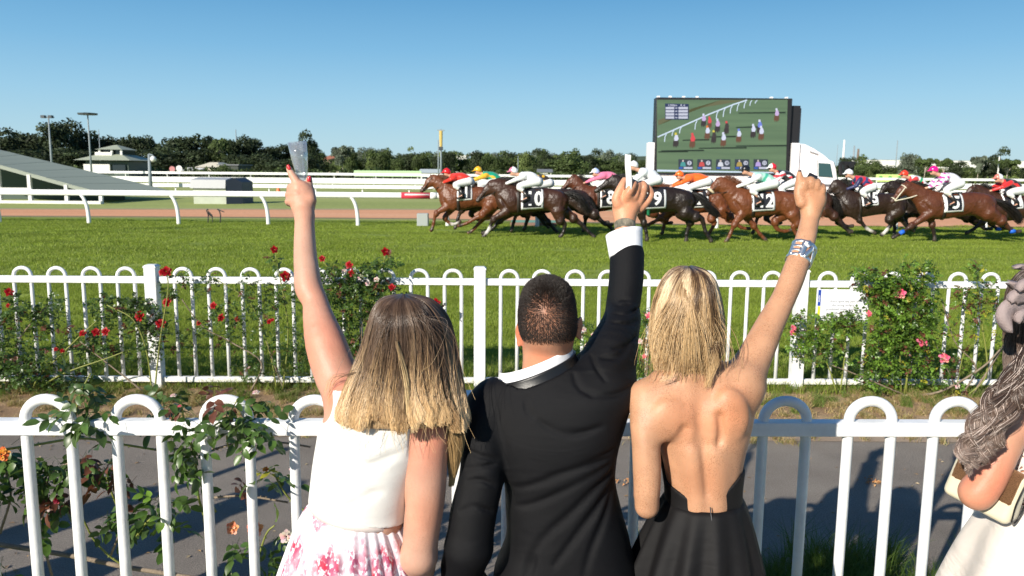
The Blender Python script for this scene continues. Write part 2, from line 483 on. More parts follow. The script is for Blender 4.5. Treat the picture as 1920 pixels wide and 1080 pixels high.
def ground_mat(name, cols, scale, stretch=(1, 1, 1), fine=60.0, bump=.3, rough=.9, fstr=.25, big=None):
    """two-scale noise between colours + fine grain"""
    m = bpy.data.materials.new(name); m.use_nodes = True
    N, L = m.node_tree.nodes, m.node_tree.links; b = N['Principled BSDF']
    b.inputs['Roughness'].default_value = rough; b.inputs['Specular IOR Level'].default_value = .25
    tc = N.new('ShaderNodeTexCoord'); mp = N.new('ShaderNodeMapping'); mp.inputs['Scale'].default_value = stretch
    L.new(tc.outputs['Object'], mp.inputs[0])
    n1 = N.new('ShaderNodeTexNoise'); n1.inputs['Scale'].default_value = scale; n1.inputs['Detail'].default_value = 8; n1.inputs['Roughness'].default_value = .6
    L.new(mp.outputs[0], n1.inputs['Vector'])
    cr = N.new('ShaderNodeValToRGB'); e = cr.color_ramp.elements
    e[0].position = .3; e[0].color = (*cols[0], 1); e[1].position = .7; e[1].color = (*cols[-1], 1)
    for i, c in enumerate(cols[1:-1]):
        q = e.new(.3 + .4*(i+1)/(len(cols)-1)); q.color = (*c, 1)
    L.new(n1.outputs[0], cr.inputs[0])
    n2 = N.new('ShaderNodeTexNoise'); n2.inputs['Scale'].default_value = fine; n2.inputs['Detail'].default_value = 5; n2.inputs['Roughness'].default_value = .75
    L.new(tc.outputs['Object'], n2.inputs['Vector'])
    mr = N.new('ShaderNodeMapRange'); mr.inputs['From Min'].default_value = .3; mr.inputs['From Max'].default_value = .7
    mr.inputs['To Min'].default_value = 1-fstr; mr.inputs['To Max'].default_value = 1+fstr
    L.new(n2.outputs[0], mr.inputs[0])
    hv = N.new('ShaderNodeHueSaturation'); L.new(cr.outputs[0], hv.inputs['Color']); L.new(mr.outputs[0], hv.inputs['Value'])
    L.new(hv.outputs[0], b.inputs['Base Color'])
    bp = N.new('ShaderNodeBump'); bp.inputs['Strength'].default_value = bump; bp.inputs['Distance'].default_value = .02
    L.new(n2.outputs[0], bp.inputs['Height']); L.new(bp.outputs[0], b.inputs['Normal'])
    _mats[name] = m
    return m

M_turf = ground_mat('turf', [(.14, .19, .027), (.195, .255, .036), (.25, .31, .052)], .35, (.25, 1.6, 1), 14, .6, .9, .35)
M_infield = ground_mat('infield_turf', [(.24, .28, .08), (.30, .34, .10), (.38, .38, .15)], .12, (.2, 1, 1), 3, .4, .9, .2)
M_sand = ground_mat('red_sand', [(.58, .27, .14), (.66, .33, .18), (.70, .40, .24)], .2, (.15, 1.5, 1), 5, .3, .95, .15)
M_asphalt = ground_mat('asphalt', [(.215, .185, .155), (.27, .235, .20), (.33, .29, .245)], 1.3, (1, 1, 1), 130, .9, .85, .5)
M_soil = ground_mat('dry_soil', [(.24, .15, .085), (.36, .24, .14), (.48, .34, .21)], 2.0, (1, 1, 1), 40, .9, .95, .35)
M_edge = ground_mat('dusty_edge', [(.30, .22, .155), (.38, .29, .21), (.45, .35, .26)], 1.5, (.4, 2, 1), 80, .5, .9, .2)

def sheet(name, pts, z, m, sub=1):
    v = [(p[0], p[1], z) for p in pts]
    o = link(name, mesh_data(name, v, [tuple(range(len(v)))], [m], False)); o['kind'] = 'structure'; return o

# ================================================================== ground
def quad_strip(name, near, far, z, m):
    v = [(*p[:2], z) for p in near] + [(*p[:2], z) for p in far]; n = len(near)
    f = [(i, i+1, n+i+1, n+i) for i in range(n-1)]
    o = link(name, mesh_data(name, v, f, [m], False)); o['kind'] = 'structure'; return o

big = link('turf_track', mesh_data('turf_track', [(-4000, -60, 0), (4000, -60, 0), (4000, 5000, 0), (-4000, 5000, 0)], [(0, 1, 2, 3)], [M_turf], False))
big['kind'] = 'structure'
# infield grass beyond the running rail
quad_strip('infield_grass', [(-900, 33.0), (900, 30.5)], [(-900, 900), (900, 900)], .004, M_infield)
_n = [gnd(-700, 399), gnd(0, 405), gnd(400, 407), gnd(800, 410), gnd(1300, 421), gnd(1900, 428), gnd(2700, 437)]
_f = [gnd(-700, 388), gnd(0, 392.5), gnd(400, 393), gnd(800, 393.5), gnd(1300, 397), gnd(1900, 400), gnd(2700, 404)]
quad_strip('dirt_track', _n, _f, .008, M_sand)
_f2 = [p + np.array([0, .9, 0]) for p in _f]
_f1 = [p - np.array([0, .15, 0]) for p in _f]
quad_strip('sandy_verge', _f1, _f2, .012, ground_mat('pale_verge', [(.30, .25, .13), (.36, .32, .17), (.40, .30, .2)], .5, (.3, 1, 1), 6, .3))
_n2 = [p - np.array([0, .55, 0]) for p in _n]
_n1 = [p + np.array([0, .1, 0]) for p in _n]
quad_strip('sandy_verge', _n2, _n1, .012, ground_mat('dark_verge', [(.16, .15, .07), (.22, .19, .10), (.28, .2, .14)], .5, (.3, 1, 1), 6, .3))
# footpath and verges
P_far_l, P_far_r = gnd(0, 812)[1], gnd(1900, 828)[1]
sheet('soil_strip', [(-14, P_far_l + .05), (14, P_far_r + .05), (14, 7.55), (-14, 7.3)], .004, M_soil)
sheet('footpath', [(-14, -8), (14, -8), (14, P_far_r), (-14, P_far_l)], .008, M_asphalt)
sheet('path_edge', [(-14, P_far_l - .06), (14, P_far_r - .06), (14, P_far_r + .24), (-14, P_far_l + .22)], .012, M_edge)
sheet('grass_verge', [(-14, 2.0), (14, 2.0), (14, 3.55), (-14, 3.45)], .012, M_turf)

# ================================================================== grass
M_blade = leafmat('grass_blade', (1, 1, 1), (.42, .48, .06), .35, .5, True, .3, .22, .8)
_bn = M_blade.node_tree; _nz = [n for n in _bn.nodes if n.type == 'TEX_NOISE'][0]; _ge = [n for n in _bn.nodes if n.type == 'NEW_GEOMETRY'][0]
_mp = _bn.nodes.new('ShaderNodeMapping'); _mp.inputs['Scale'].default_value = (.22, 1.5, 1); _bn.links.new(_ge.outputs['Position'], _mp.inputs[0]); _bn.links.new(_mp.outputs[0], _nz.inputs['Vector']); _nz.inputs['Detail'].default_value = 5
def blade_patch(name, n, size, h, w, cols, lean=.35, seed=1, clump=0):
    r = np.random.default_rng(seed)
    p = r.random((n, 2))*size - size/2
    if clump:
        c = r.random((clump, 2))*size - size/2
        p = c[r.integers(0, clump, n)] + r.normal(0, size*.035, (n, 2))
    hh = h*(.45 + .75*r.random(n)); a = r.random(n)*2*math.pi; l = r.normal(0, lean, (n, 2))*hh[:, None]
    d = np.stack([np.cos(a), np.sin(a)], 1)*w/2
    z = np.zeros(n)
    b0 = np.stack([p[:, 0]-d[:, 0], p[:, 1]-d[:, 1], z], 1); b1 = np.stack([p[:, 0]+d[:, 0], p[:, 1]+d[:, 1], z], 1)
    m0 = np.stack([p[:, 0]-d[:, 0]*.7+l[:, 0]*.35, p[:, 1]-d[:, 1]*.7+l[:, 1]*.35, hh*.6], 1)
    m1 = np.stack([p[:, 0]+d[:, 0]*.7+l[:, 0]*.35, p[:, 1]+d[:, 1]*.7+l[:, 1]*.35, hh*.6], 1)
    t = np.stack([p[:, 0]+l[:, 0], p[:, 1]+l[:, 1], hh*.97], 1)
    V = np.stack([b0, b1, m1, m0, t], 1).reshape(-1, 3)
    i = np.arange(n)*5
    F = [(a_, a_+1, a_+2, a_+3) for a_ in i] + [(a_+3, a_+2, a_+4) for a_ in i]
    cols = np.array(cols); ci = r.integers(0, len(cols), n); C = cols[ci]*(.75+.5*r.random((n, 1)))
    C = np.repeat(C, 5, axis=0)
    return mesh_data(name, V, F, [M_blade], False, C)

def gn_scatter(name, pts, src, seed=0, smin=.85, smax=1.2):
    me = mesh_data(name, pts, [], [M_blade]); o = link(name, me); o['kind'] = 'stuff'
    ng = bpy.data.node_groups.new(name, 'GeometryNodeTree')
    ng.interface.new_socket('Geometry', in_out='INPUT', socket_type='NodeSocketGeometry')
    ng.interface.new_socket('Geometry', in_out='OUTPUT', socket_type='NodeSocketGeometry')
    N, L = ng.nodes, ng.links
    gi, go = N.new('NodeGroupInput'), N.new('NodeGroupOutput')
    ip = N.new('GeometryNodeInstanceOnPoints'); oi = N.new('GeometryNodeObjectInfo'); oi.inputs[0].default_value = src
    r1 = N.new('FunctionNodeRandomValue'); r1.data_type = 'FLOAT_VECTOR'; r1.inputs[0].default_value = (0, 0, 0); r1.inputs[1].default_value = (0, 0, 6.283)
    r2 = N.new('FunctionNodeRandomValue'); r2.data_type = 'FLOAT'; r2.inputs[2].default_value = smin; r2.inputs[3].default_value = smax
    r1.inputs[8].default_value = seed; r2.inputs[8].default_value = seed + 5
    L.new(gi.outputs[0], ip.inputs['Points']); L.new(oi.outputs['Geometry'], ip.inputs['Instance'])
    L.new(r1.outputs[0], ip.inputs['Rotation']); L.new(r2.outputs[1], ip.inputs['Scale']); L.new(ip.outputs[0], go.inputs[0])
    md = o.modifiers.new('scatter', 'NODES'); md.node_group = ng
    return o

GREEN = [(.165, .235, .022), (.215, .29, .03), (.265, .34, .042), (.175, .245, .03), (.31, .36, .08)]
DRY = [(.48, .36, .17), (.40, .28, .13), (.55, .43, .23), (.24, .26, .07), (.30, .21, .11)]
MIX = [(.12, .20, .03), (.16, .22, .05), (.26, .24, .09), (.10, .18, .03)]
def field(name, me, y0, y1, step, zz=.0, dens=1.0, seed=3, xmax=None, maskf=None):
    r = np.random.default_rng(seed); pts = []
    y = y0
    while y < y1:
        W = y*.66 + 1.2 if xmax is None else xmax
        for x in np.arange(-W, W, step):
            px, py = x + r.uniform(-.2, .2)*step, y + r.uniform(-.2, .2)*step
            if r.random() < dens and (maskf is None or maskf(px, py)): pts.append((px, py, zz))
        y += step
    src = link(name, me, loc=pts[0]); src['kind'] = 'stuff'
    return gn_scatter(name, pts[1:], src, seed)
field('grass', blade_patch('turf_a', 5200, 1.15, .05, .0045, GREEN, .45, 1), 8.0, 14.5, 1.0, 0, 1, 3)
field('grass', blade_patch('turf_b', 3600, 2.3, .055, .010, GREEN, .5, 2), 15.5, 30.0, 2.0, 0, 1, 4)
# long grass along the far fence, dry tufts on the soil strip, tufts at the foot of the near fence
field('grass', blade_patch('fence_grass', 900, .55, .10, .005, GREEN + MIX, .5, 5), 7.35, 8.0, .42, .004, 1, 6, 6.5)
field('grass', blade_patch('strip_grass', 700, .6, .07, .004, MIX, .7, 6, 10), 6.8, 7.3, .4, .004, .85, 7, 6)
field('dry_grass', blade_patch('strip_dry', 420, .6, .055, .004, DRY, .9, 7, 9), 6.0, 7.0, .33, .004, .75, 8, 6)
field('dry_grass', blade_patch('strip_sparse', 120, .5, .03, .004, DRY, 1.2, 9, 6), P_far_l + .2, 6.4, .3, .012, .5, 9, 6)
field('grass', blade_patch('verge_grass', 750, .42, .17, .004, [(.05, .10, .015), (.08, .14, .02), (.11, .16, .03)], .5, 10, 14), 2.9, 3.72, .24, .012, .9, 10, 5,
      lambda x, y: x > .2)
# little dead leaves and grit on the path
_mb = MB()
for _ in range(260):
    x, y = rng.uniform(-3.5, 4), rng.uniform(3.6, 5.6); s_ = rng.uniform(.006, .02); a_ = rng.uniform(0, 6.28)
    c_ = np.array([math.cos(a_), math.sin(a_)])*s_; e_ = np.array([-c_[1], c_[0]])*.5
    _mb.add([(x-c_[0], y-c_[1], .0125), (x+e_[0], y+e_[1], .016), (x+c_[0], y+c_[1], .0125), (x-e_[0], y-e_[1], .019)], [(0, 1, 2, 3)], 0,
            col=random.choice([(.35, .22, .10), (.25, .17, .10), (.42, .33, .2)]))
o = _mb.build('leaf_litter', mat('litter', (1, 1, 1), .9, vcol=True), vcol=True); o['kind'] = 'stuff'
for _c, _n0 in (((1640, 907), 40), ((1165, 908), 22)):
    g0 = gnd(*_c); _mb = MB()
    for _ in range(_n0):
        x, y = g0[0] + rng.normal(0, .045), g0[1] + rng.normal(0, .035); s_ = rng.uniform(.008, .018); a_ = rng.uniform(0, 6.28)
        c_ = np.array([math.cos(a_), math.sin(a_)])*s_; e_ = np.array([-c_[1], c_[0]])*.5
        _mb.add([(x-c_[0], y-c_[1], .014), (x+e_[0], y+e_[1], .018+rng.uniform(0, .012)), (x+c_[0], y+c_[1], .014), (x-e_[0], y-e_[1], .022)], [(0, 1, 2, 3)], 0,
                col=random.choice([(.45, .2, .07), (.35, .17, .08), (.5, .28, .12)]))
    o = _mb.build('leaf_litter', mat('litter', (1, 1, 1), .9, vcol=True), vcol=True); o['kind'] = 'stuff'

# ================================================================== white loop-top fences
M_white = mat('white_paint', (.78, .78, .77), .42, noise=.12, nscale=14, bump=.12, bscale=70, spec=.45, rvar=.12)
M_whiteold = mat('white_paint_weathered', (.78, .77, .73), .5, noise=.10, nscale=9, bump=.15, bscale=60)
M_rust = mat('rust_chip', (.28, .14, .06), .9)

def hoop_mesh(name, w, zt, zb, r, seg=8, n=10):
    """two pickets joined by a half loop above the rail; origin on the ground between them"""
    R = w/2
    arc = [(-R*math.cos(a), 0, zt + (R*.92)*math.sin(a)) for a in np.linspace(0, math.pi, seg*2+1)]
    pts = [(-R, 0, zb)] + [(-R, 0, zb+(zt-zb)*q) for q in (.5,)] + arc + [(R, 0, zb+(zt-zb)*.5), (R, 0, zb)]
    v, f = tube(pts, r, n)
    return mesh_data(name, v, f, [M_white], True)

def loop_fence(label, line, hoops, posts, railz, arch, zb, r, rail_h, rail_d, post_w, hw, railspan, topz, mw=None):
    """line(u)->(x,y); hoops: photo columns; one fence > rails, hoops, posts"""
    p0, p1 = line(railspan[0]), line(railspan[1])
    ang = math.atan2(p1[1]-p0[1], p1[0]-p0[0])
    F = empty('loop_top_fence', (*line((railspan[0]+railspan[1])/2), 0), label, 'fence')
    org = np.array([*line((railspan[0]+railspan[1])/2), 0])
    brk = [railspan[0]] + list(posts) + [railspan[1]]
    for a, b in zip(brk[:-1], brk[1:]):
        A, B = np.array([*line(a), 0]), np.array([*line(b), 0])
        t = (B-A)/np.linalg.norm(B-A); g = post_w/2 + .003
        A2 = A + t*(g if a in posts else 0); B2 = B - t*(g if b in posts else 0)
        for nm, zc, hh in (('top_rail', railz - rail_h/2, rail_h), ('bottom_rail', zb + .005, rail_h*.8)):
            mb = MB(); mb.beam(A2 + [0, 0, zc], B2 + [0, 0, zc], rail_d, hh)
            o = mb.build(nm, M_whiteold if nm == 'bottom_rail' else M_white, F, org=org)
            bv = o.modifiers.new('bevel', 'BEVEL'); bv.width = .004; bv.segments = 2
    me = hoop_mesh('hoop', hw, arch, zb, r)
    for u in hoops:
        h = link('hoop', me, F, np.array([*line(u), 0]) - org); h.rotation_euler = (0, 0, ang)
    for u in posts:
        q = np.array([*line(u), 0])
        mb = MB(); w = post_w/2
        mb.box((-w, -w, -.1), (w, w, topz-.012), rz=0); o = mb.build('post', M_white, F, q - org); o.rotation_euler = (0, 0, ang)
        bv = o.modifiers.new('bevel', 'BEVEL'); bv.width = .006; bv.segments = 2
        mb = MB(); w += .004
        mb.add([(-w,-w,topz-.012),(w,-w,topz-.012),(w,w,topz-.012),(-w,w,topz-.012),(-w,-w,topz),(w,-w,topz),(w,w,topz),(-w,w,topz),
                (-w*.7,-w*.7,topz+.014),(w*.7,-w*.7,topz+.014),(w*.7,w*.7,topz+.014),(-w*.7,w*.7,topz+.014)],
               [(3,2,1,0),(0,1,5,4),(1,2,6,5),(2,3,7,6),(3,0,4,7),(4,5,9,8),(5,6,10,9),(6,7,11,10),(7,4,8,11),(8,9,10,11)])
        c = mb.build('post_cap', M_white, o)
    return F

NF0, NF1 = at(0, 786, 2.63), at(1900, 790, 2.705)
def near_line(u):
    v = 786 + 4*u/1900
    d = ray(u, v); n = np.array([-(NF1[1]-NF0[1]), NF1[0]-NF0[0]])
    t = (n @ NF0[:2]) / (n @ d[:2]); return d[0]*t, d[1]*t
near_z = (NF0[2] + NF1[2])/2
print('near fence rail z', NF0[2], NF1[2])
hn = [u for u in (-246, -78, 90, 259.5, 425, 592, 758)] + [992, 1152, 1312, 1472, 1632, 1792, 1952, 2112]
hwn = (np.linalg.norm(np.array(near_line(133)) - np.array(near_line(48))) + np.linalg.norm(np.array(near_line(1512)) - np.array(near_line(1432))))/2
near_fence = loop_fence('white loop-top fence the spectators lean on, nearest to the camera', near_line, hn, [868], near_z, near_z+.002, .12, .0185, .050, .05, .075, hwn, (-420, 2300), near_z + .085)
FF0, FF1 = at(0, 515, 7.12), at(1900, 530, 7.28)
def far_line(u):
    v = 515 + 15*u/1900
    d = ray(u, v); n = np.array([-(FF1[1]-FF0[1]), FF1[0]-FF0[0]])
    t = (n @ FF0[:2]) / (n @ d[:2]); return d[0]*t, d[1]*t
far_z = (FF0[2] + FF1[2])/2
print('far fence rail z', FF0[2], FF1[2], 'base v check', gnd(900, 727))
hf = [285 - 58 + 9 - 64.7*i for i in range(0, 9)] + [343 + 63.3*i for i in range(9)] + [955 + 61.7*i for i in range(9)] + [1552 + 61*i for i in range(9)]
far_fence = loop_fence('white loop-top fence on the grass edge beyond the footpath, roses growing through it', far_line, hf, [-330, 285, 900, 1503, 2105], far_z, far_z+.002, .075, .0165, .060, .045, .105,
                       np.linalg.norm(np.array(far_line(359)) - np.array(far_line(327))), (-420, 2350), far_z + .095)

# warning board on the far fence
c = np.array([*far_line(1580), 0]); wq = np.linalg.norm(np.array(far_line(1630)) - np.array(far_line(1531))); hq = .305; zt = far_z - .075
SB = empty('warning_sign', (c[0], c[1], zt - hq), 'white notice board with small grey text fixed to the far fence between rose leaves', 'sign')
fa = math.atan2(FF1[1]-FF0[1], FF1[0]-FF0[0]); SB.rotation_euler = (0, 0, fa)
mb = MB(); mb.box((-wq/2, -.034, 0), (wq/2, -.026, hq)); o = mb.build('board', mat('board_white', (.80, .81, .84), .35), SB)
bv = o.modifiers.new('b', 'BEVEL'); bv.width = .002
MB().box((-wq/2+.012, -.0362, hq*.5), (-wq/2+.038, -.0342, hq-.004)).build('blue_strip', mat('sign_blue', (.02, .06, .35), .4), SB)
MB().box((-wq/2+.016, -.0362, .02), (-wq/2+.038, -.0342, hq*.5-.004)).build('yellow_strip', mat('sign_yellow', (.85, .75, .05), .4), SB)
MB().box((-wq/2+.005, -.0362, .02), (-wq/2+.014, -.0342, hq*.28)).build('navy_strip', mat('sign_navy', (.02, .03, .15), .4), SB)
v, f = GL['sign']; k = .0285
g = link('notice_text', mesh_data('notice_text', np.stack([v[:, 0]*k+.015, np.full(len(v), -.0352), v[:, 1]*k+hq*.40], 1), f, [mat('sign_grey', (.18, .18, .22), .6)], False), SB)
v, f = GL['signtop']; k = .024
g = link('heading_text', mesh_data('heading_text', np.stack([v[:, 0]*k+.02, np.full(len(v), -.0352), v[:, 1]*k+hq*.84], 1), f, [mat('sign_pale', (.62, .63, .66), .6)], False), SB)
v, f = GL['signside']; k = .022
g = link('strip_text', mesh_data('strip_text', np.stack([-v[:, 1]*k-wq/2+.024, np.full(len(v), -.0368), v[:, 0]*k+hq*.72], 1), f, [M_white], False), SB)

# ================================================================== running rail of the turf track
R0, R1 = gnd(0, 418), gnd(1900, 433)
def rail_pt(u):
    d = ray(u, 418 + 15*u/1900); n = np.array([-(R1[1]-R0[1]), R1[0]-R0[0]]); t = (n @ R0[:2]) / (n @ d[:2]); return np.array([d[0]*t, d[1]*t, 0])
print('rail', R0, R1)
rail_z = 1.19
RR = empty('running_rail', rail_pt(960), 'white running rail on curved posts along the turf track behind the horses', 'railing')
org = np.array(rail_pt(960)); tdir = (R1-R0)/np.linalg.norm(R1-R0); back = np.array([tdir[1], -tdir[0], 0])
A, B = rail_pt(-700), rail_pt(2600)
off = -tdir*.28 + np.array([0, 0, rail_z-.1])
mb = MB(); v, f = tube([A+off, B+off], 1.0, 12)
def rail_tube(A, B, w, h):
    t = (B-A)/np.linalg.norm(B-A); r = np.cross(t, [0, 0, 1]); a = np.linspace(0, 2*math.pi, 14, endpoint=False)
    ring = np.cos(a)[:, None]*r*w/2 + np.sin(a)[:, None]*np.array([0, 0, 1])*h/2
    V = np.concatenate([A+ring, B+ring]); n = len(a)
    return V, [(i, (i+1) % n, n+(i+1) % n, n+i) for i in range(n)] + [tuple(range(n))[::-1], tuple(range(n, 2*n))]
V, F_ = rail_tube(A+off, B+off, .15, .21); MB().add(V, F_).build('rail', M_white, RR, org=org, smooth=True)
pm = None
k0 = 335
for i in range(-5, 14):
    u = k0 + 168*i
    p = rail_pt(u)
    if pm is None:
        pts = bez([(0, 0, -.1), (0, 0, .25), (-.04, 0, .62), (-.14, 0, .9), (-.28, 0, rail_z-.12)], 5)
        v, f = tube(pts, np.linspace(.075, .055, len(pts)), 8); pm = mesh_data('rail_post', v, f, [M_white], True)
    h = link('rail_post', pm, RR, p - org)
# red and white sleeve on the rail
A2, B2 = rail_pt(768) + off, rail_pt(822) + off
V, F_ = rail_tube(A2, B2, .17, .23); MB().add(V, F_).build('red_sleeve', mat('sleeve_red', (.55, .04, .07), .4), RR, org=org, smooth=True)
A3, B3 = A2 + (B2-A2)*.12 + [0, -.008, .03], A2 + (B2-A2)*.97 + [0, -.008, .03]
V, F_ = rail_tube(A3, B3, .17, .10); MB().add(V, F_).build('white_stripe', mat('sleeve_pink', (.8, .62, .62), .4), RR, org=org, smooth=True)
V, F_ = rail_tube(B2, B2 + (B2-A2)*.22, .2, .24); MB().add(V, F_).build('sleeve_end', M_white, RR, org=org, smooth=True)

# grey marker box beside the track
g0 = gnd(793, 424); MBx = MB(); MBx.box((-.2, -.15, 0), (.2, .15, .46))
o = MBx.build('marker_box', [mat('marker_grey', (.33, .36, .35), .6)], loc=g0); tag(o, 'small grey box standing on the grass in front of the leading horse', 'marker box')
bv = o.modifiers.new('b', 'BEVEL'); bv.width = .02
# dark bent stakes behind the rail, left
M_dark = mat('dark_metal', (.03, .03, .03), .5, noise=.2)
for (u, v_, lab, kind) in ((390, 419, 'dark bent stake with a sagging flap, by the red track', 0),
                           (413, 419, 'thin dark bent stake with a hooked top, by the red track', 1)):
    p = gnd(u, v_); E_ = empty('bent_stake', p, lab, 'stake')
    hgt = .52
    MB().tube(bez([(0, 0, 0), (.02, 0, hgt*.6), (-.03, 0, hgt*.9), (-.09 if kind else .03, 0, hgt)], 4), .022, 6).build('shaft', M_dark, E_, smooth=True)
    if kind == 0:
        MB().add([(0, 0, hgt*.95), (.16, .02, hgt*.62), (.2, 0, hgt*.42), (.04, .03, hgt*.55)], [(0, 1, 2, 3)]).tube([(.16, 0, hgt*.6), (.17, 0, .05)], .015, 5).build('flap', M_dark, E_)
    else:
        MB().tube([(-.09, 0, hgt), (.16, 0, hgt*.8)], .02, 5).build('hook', M_dark, E_)

# guessed cable on two poles, added unseen at left for the thin turf shadow
_s0, _s1 = gnd(-200, 448), gnd(405, 424.5); _sh = np.array([1.2, 1.6, 0])*8.0; _a, _b = _s0-_sh, _s1-_sh
FC = empty('shadow_cable', _a, 'added unseen cable on two poles, casting a thin shadow on the turf at left', 'cable')
MB().tube([_a-_a+[0, 0, 8], _b-_a+[0, 0, 8]], .09, 6).build('cable', M_dark, FC)
for _p in (_a, _b): MB().tube([_p-_a, _p-_a+[0, 0, 8.1]], .05, 6).build('pole', M_white, FC)
# ================================================================== people: shared tools
def skin_mat(name, base, freck=0.0, fcol=(.35, .16, .09), fscale=210.0, rough=.42, blotch=.10):
    m = bpy.data.materials.new(name); m.use_nodes = True
    N, L = m.node_tree.nodes, m.node_tree.links; b = N['Principled BSDF']
    b.inputs['Subsurface Weight'].default_value = .12; b.inputs['Subsurface Radius'].default_value = (.010, .004, .002); b.inputs['Subsurface Scale'].default_value = 1
    b.inputs['Specular IOR Level'].default_value = .32
    tc = N.new('ShaderNodeTexCoord'); a = N.new('ShaderNodeAttribute'); a.attribute_name = 'Col'
    rgb = N.new('ShaderNodeRGB'); rgb.outputs[0].default_value = (*base, 1)
    mx = N.new('ShaderNodeMix'); mx.data_type = 'RGBA'; mx.blend_type = 'MULTIPLY'; mx.inputs[0].default_value = 1
    L.new(rgb.outputs[0], mx.inputs[6]); L.new(a.outputs[0], mx.inputs[7]); src = mx.outputs[2]
    n1 = N.new('ShaderNodeTexNoise'); n1.inputs['Scale'].default_value = 14; n1.inputs['Detail'].default_value = 5; L.new(tc.outputs['Object'], n1.inputs['Vector'])
    mr = N.new('ShaderNodeMapRange'); mr.inputs['From Min'].default_value = .3; mr.inputs['From Max'].default_value = .7; mr.inputs['To Min'].default_value = 1-blotch; mr.inputs['To Max'].default_value = 1+blotch
    L.new(n1.outputs[0], mr.inputs[0])
    hv = N.new('ShaderNodeHueSaturation'); L.new(src, hv.inputs['Color']); L.new(mr.outputs[0], hv.inputs['Value']); src = hv.outputs[0]
    if freck:
        for sc, th, st in ((fscale, .48, freck*.75), (fscale*1.9, .5, freck*.6), (fscale*.45, .20, freck*1.1)):
            vo = N.new('ShaderNodeTexVoronoi'); vo.inputs['Scale'].default_value = sc; L.new(tc.outputs['Object'], vo.inputs['Vector'])
            m2 = N.new('ShaderNodeMapRange'); m2.inputs['From Min'].default_value = th*.5; m2.inputs['From Max'].default_value = th; m2.inputs['To Min'].default_value = st; m2.inputs['To Max'].default_value = 0
            L.new(vo.outputs['Distance'], m2.inputs[0])
            n3 = N.new('ShaderNodeTexNoise'); n3.inputs['Scale'].default_value = 22; L.new(tc.outputs['Object'], n3.inputs['Vector'])
            m3 = N.new('ShaderNodeMapRange'); m3.inputs['From Min'].default_value = .36; m3.inputs['From Max'].default_value = .62; L.new(n3.outputs[0], m3.inputs[0])
            mu = N.new('ShaderNodeMath'); mu.operation = 'MULTIPLY'; L.new(m2.outputs[0], mu.inputs[0]); L.new(m3.outputs[0], mu.inputs[1])
            m4 = N.new('ShaderNodeMix'); m4.data_type = 'RGBA'; L.new(mu.outputs[0], m4.inputs[0]); L.new(src, m4.inputs[6]); m4.inputs[7].default_value = (*fcol, 1); src = m4.outputs[2]
    L.new(src, b.inputs['Base Color'])
    n2 = N.new('ShaderNodeTexNoise'); n2.inputs['Scale'].default_value = 150; n2.inputs['Detail'].default_value = 6; n2.inputs['Roughness'].default_value = .7; L.new(tc.outputs['Object'], n2.inputs['Vector'])
    bp = N.new('ShaderNodeBump'); bp.inputs['Strength'].default_value = .5; bp.inputs['Distance'].default_value = .002; L.new(n2.outputs[0], bp.inputs['Height']); L.new(bp.outputs[0], b.inputs['Normal'])
    m5 = N.new('ShaderNodeMapRange'); m5.inputs['To Min'].default_value = rough-.08; m5.inputs['To Max'].default_value = rough+.12; L.new(n1.outputs[0], m5.inputs[0]); L.new(m5.outputs[0], b.inputs['Roughness'])
    _mats[name] = m; return m

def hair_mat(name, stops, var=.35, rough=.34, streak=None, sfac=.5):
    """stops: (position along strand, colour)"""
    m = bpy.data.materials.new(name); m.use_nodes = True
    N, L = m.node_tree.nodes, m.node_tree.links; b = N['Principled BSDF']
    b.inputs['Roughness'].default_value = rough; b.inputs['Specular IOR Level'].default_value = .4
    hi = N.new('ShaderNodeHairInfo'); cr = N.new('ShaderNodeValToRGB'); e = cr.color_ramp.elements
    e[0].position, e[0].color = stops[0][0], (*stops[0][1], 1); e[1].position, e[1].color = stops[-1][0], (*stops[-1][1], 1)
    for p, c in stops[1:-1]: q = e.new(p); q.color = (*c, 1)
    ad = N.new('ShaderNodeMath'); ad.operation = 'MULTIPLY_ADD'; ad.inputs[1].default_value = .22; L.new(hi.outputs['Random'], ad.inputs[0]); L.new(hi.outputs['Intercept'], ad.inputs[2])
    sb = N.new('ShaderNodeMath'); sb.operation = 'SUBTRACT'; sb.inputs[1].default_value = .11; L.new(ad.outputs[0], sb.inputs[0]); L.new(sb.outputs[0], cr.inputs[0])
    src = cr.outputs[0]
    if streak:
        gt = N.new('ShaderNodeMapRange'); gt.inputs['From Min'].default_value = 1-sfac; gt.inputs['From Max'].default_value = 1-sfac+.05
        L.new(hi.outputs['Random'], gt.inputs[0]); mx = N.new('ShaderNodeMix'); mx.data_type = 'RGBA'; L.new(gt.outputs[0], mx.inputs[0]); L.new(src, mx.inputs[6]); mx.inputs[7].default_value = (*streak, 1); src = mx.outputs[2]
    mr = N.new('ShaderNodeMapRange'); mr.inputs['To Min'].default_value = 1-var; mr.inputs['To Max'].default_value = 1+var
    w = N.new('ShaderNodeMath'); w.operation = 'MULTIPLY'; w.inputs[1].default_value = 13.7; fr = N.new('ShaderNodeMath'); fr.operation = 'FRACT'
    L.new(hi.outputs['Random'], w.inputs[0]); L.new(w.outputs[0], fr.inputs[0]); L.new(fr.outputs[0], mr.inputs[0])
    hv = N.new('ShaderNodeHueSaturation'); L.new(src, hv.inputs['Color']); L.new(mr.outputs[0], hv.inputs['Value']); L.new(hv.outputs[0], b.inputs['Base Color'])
    _mats[name] = m; return m

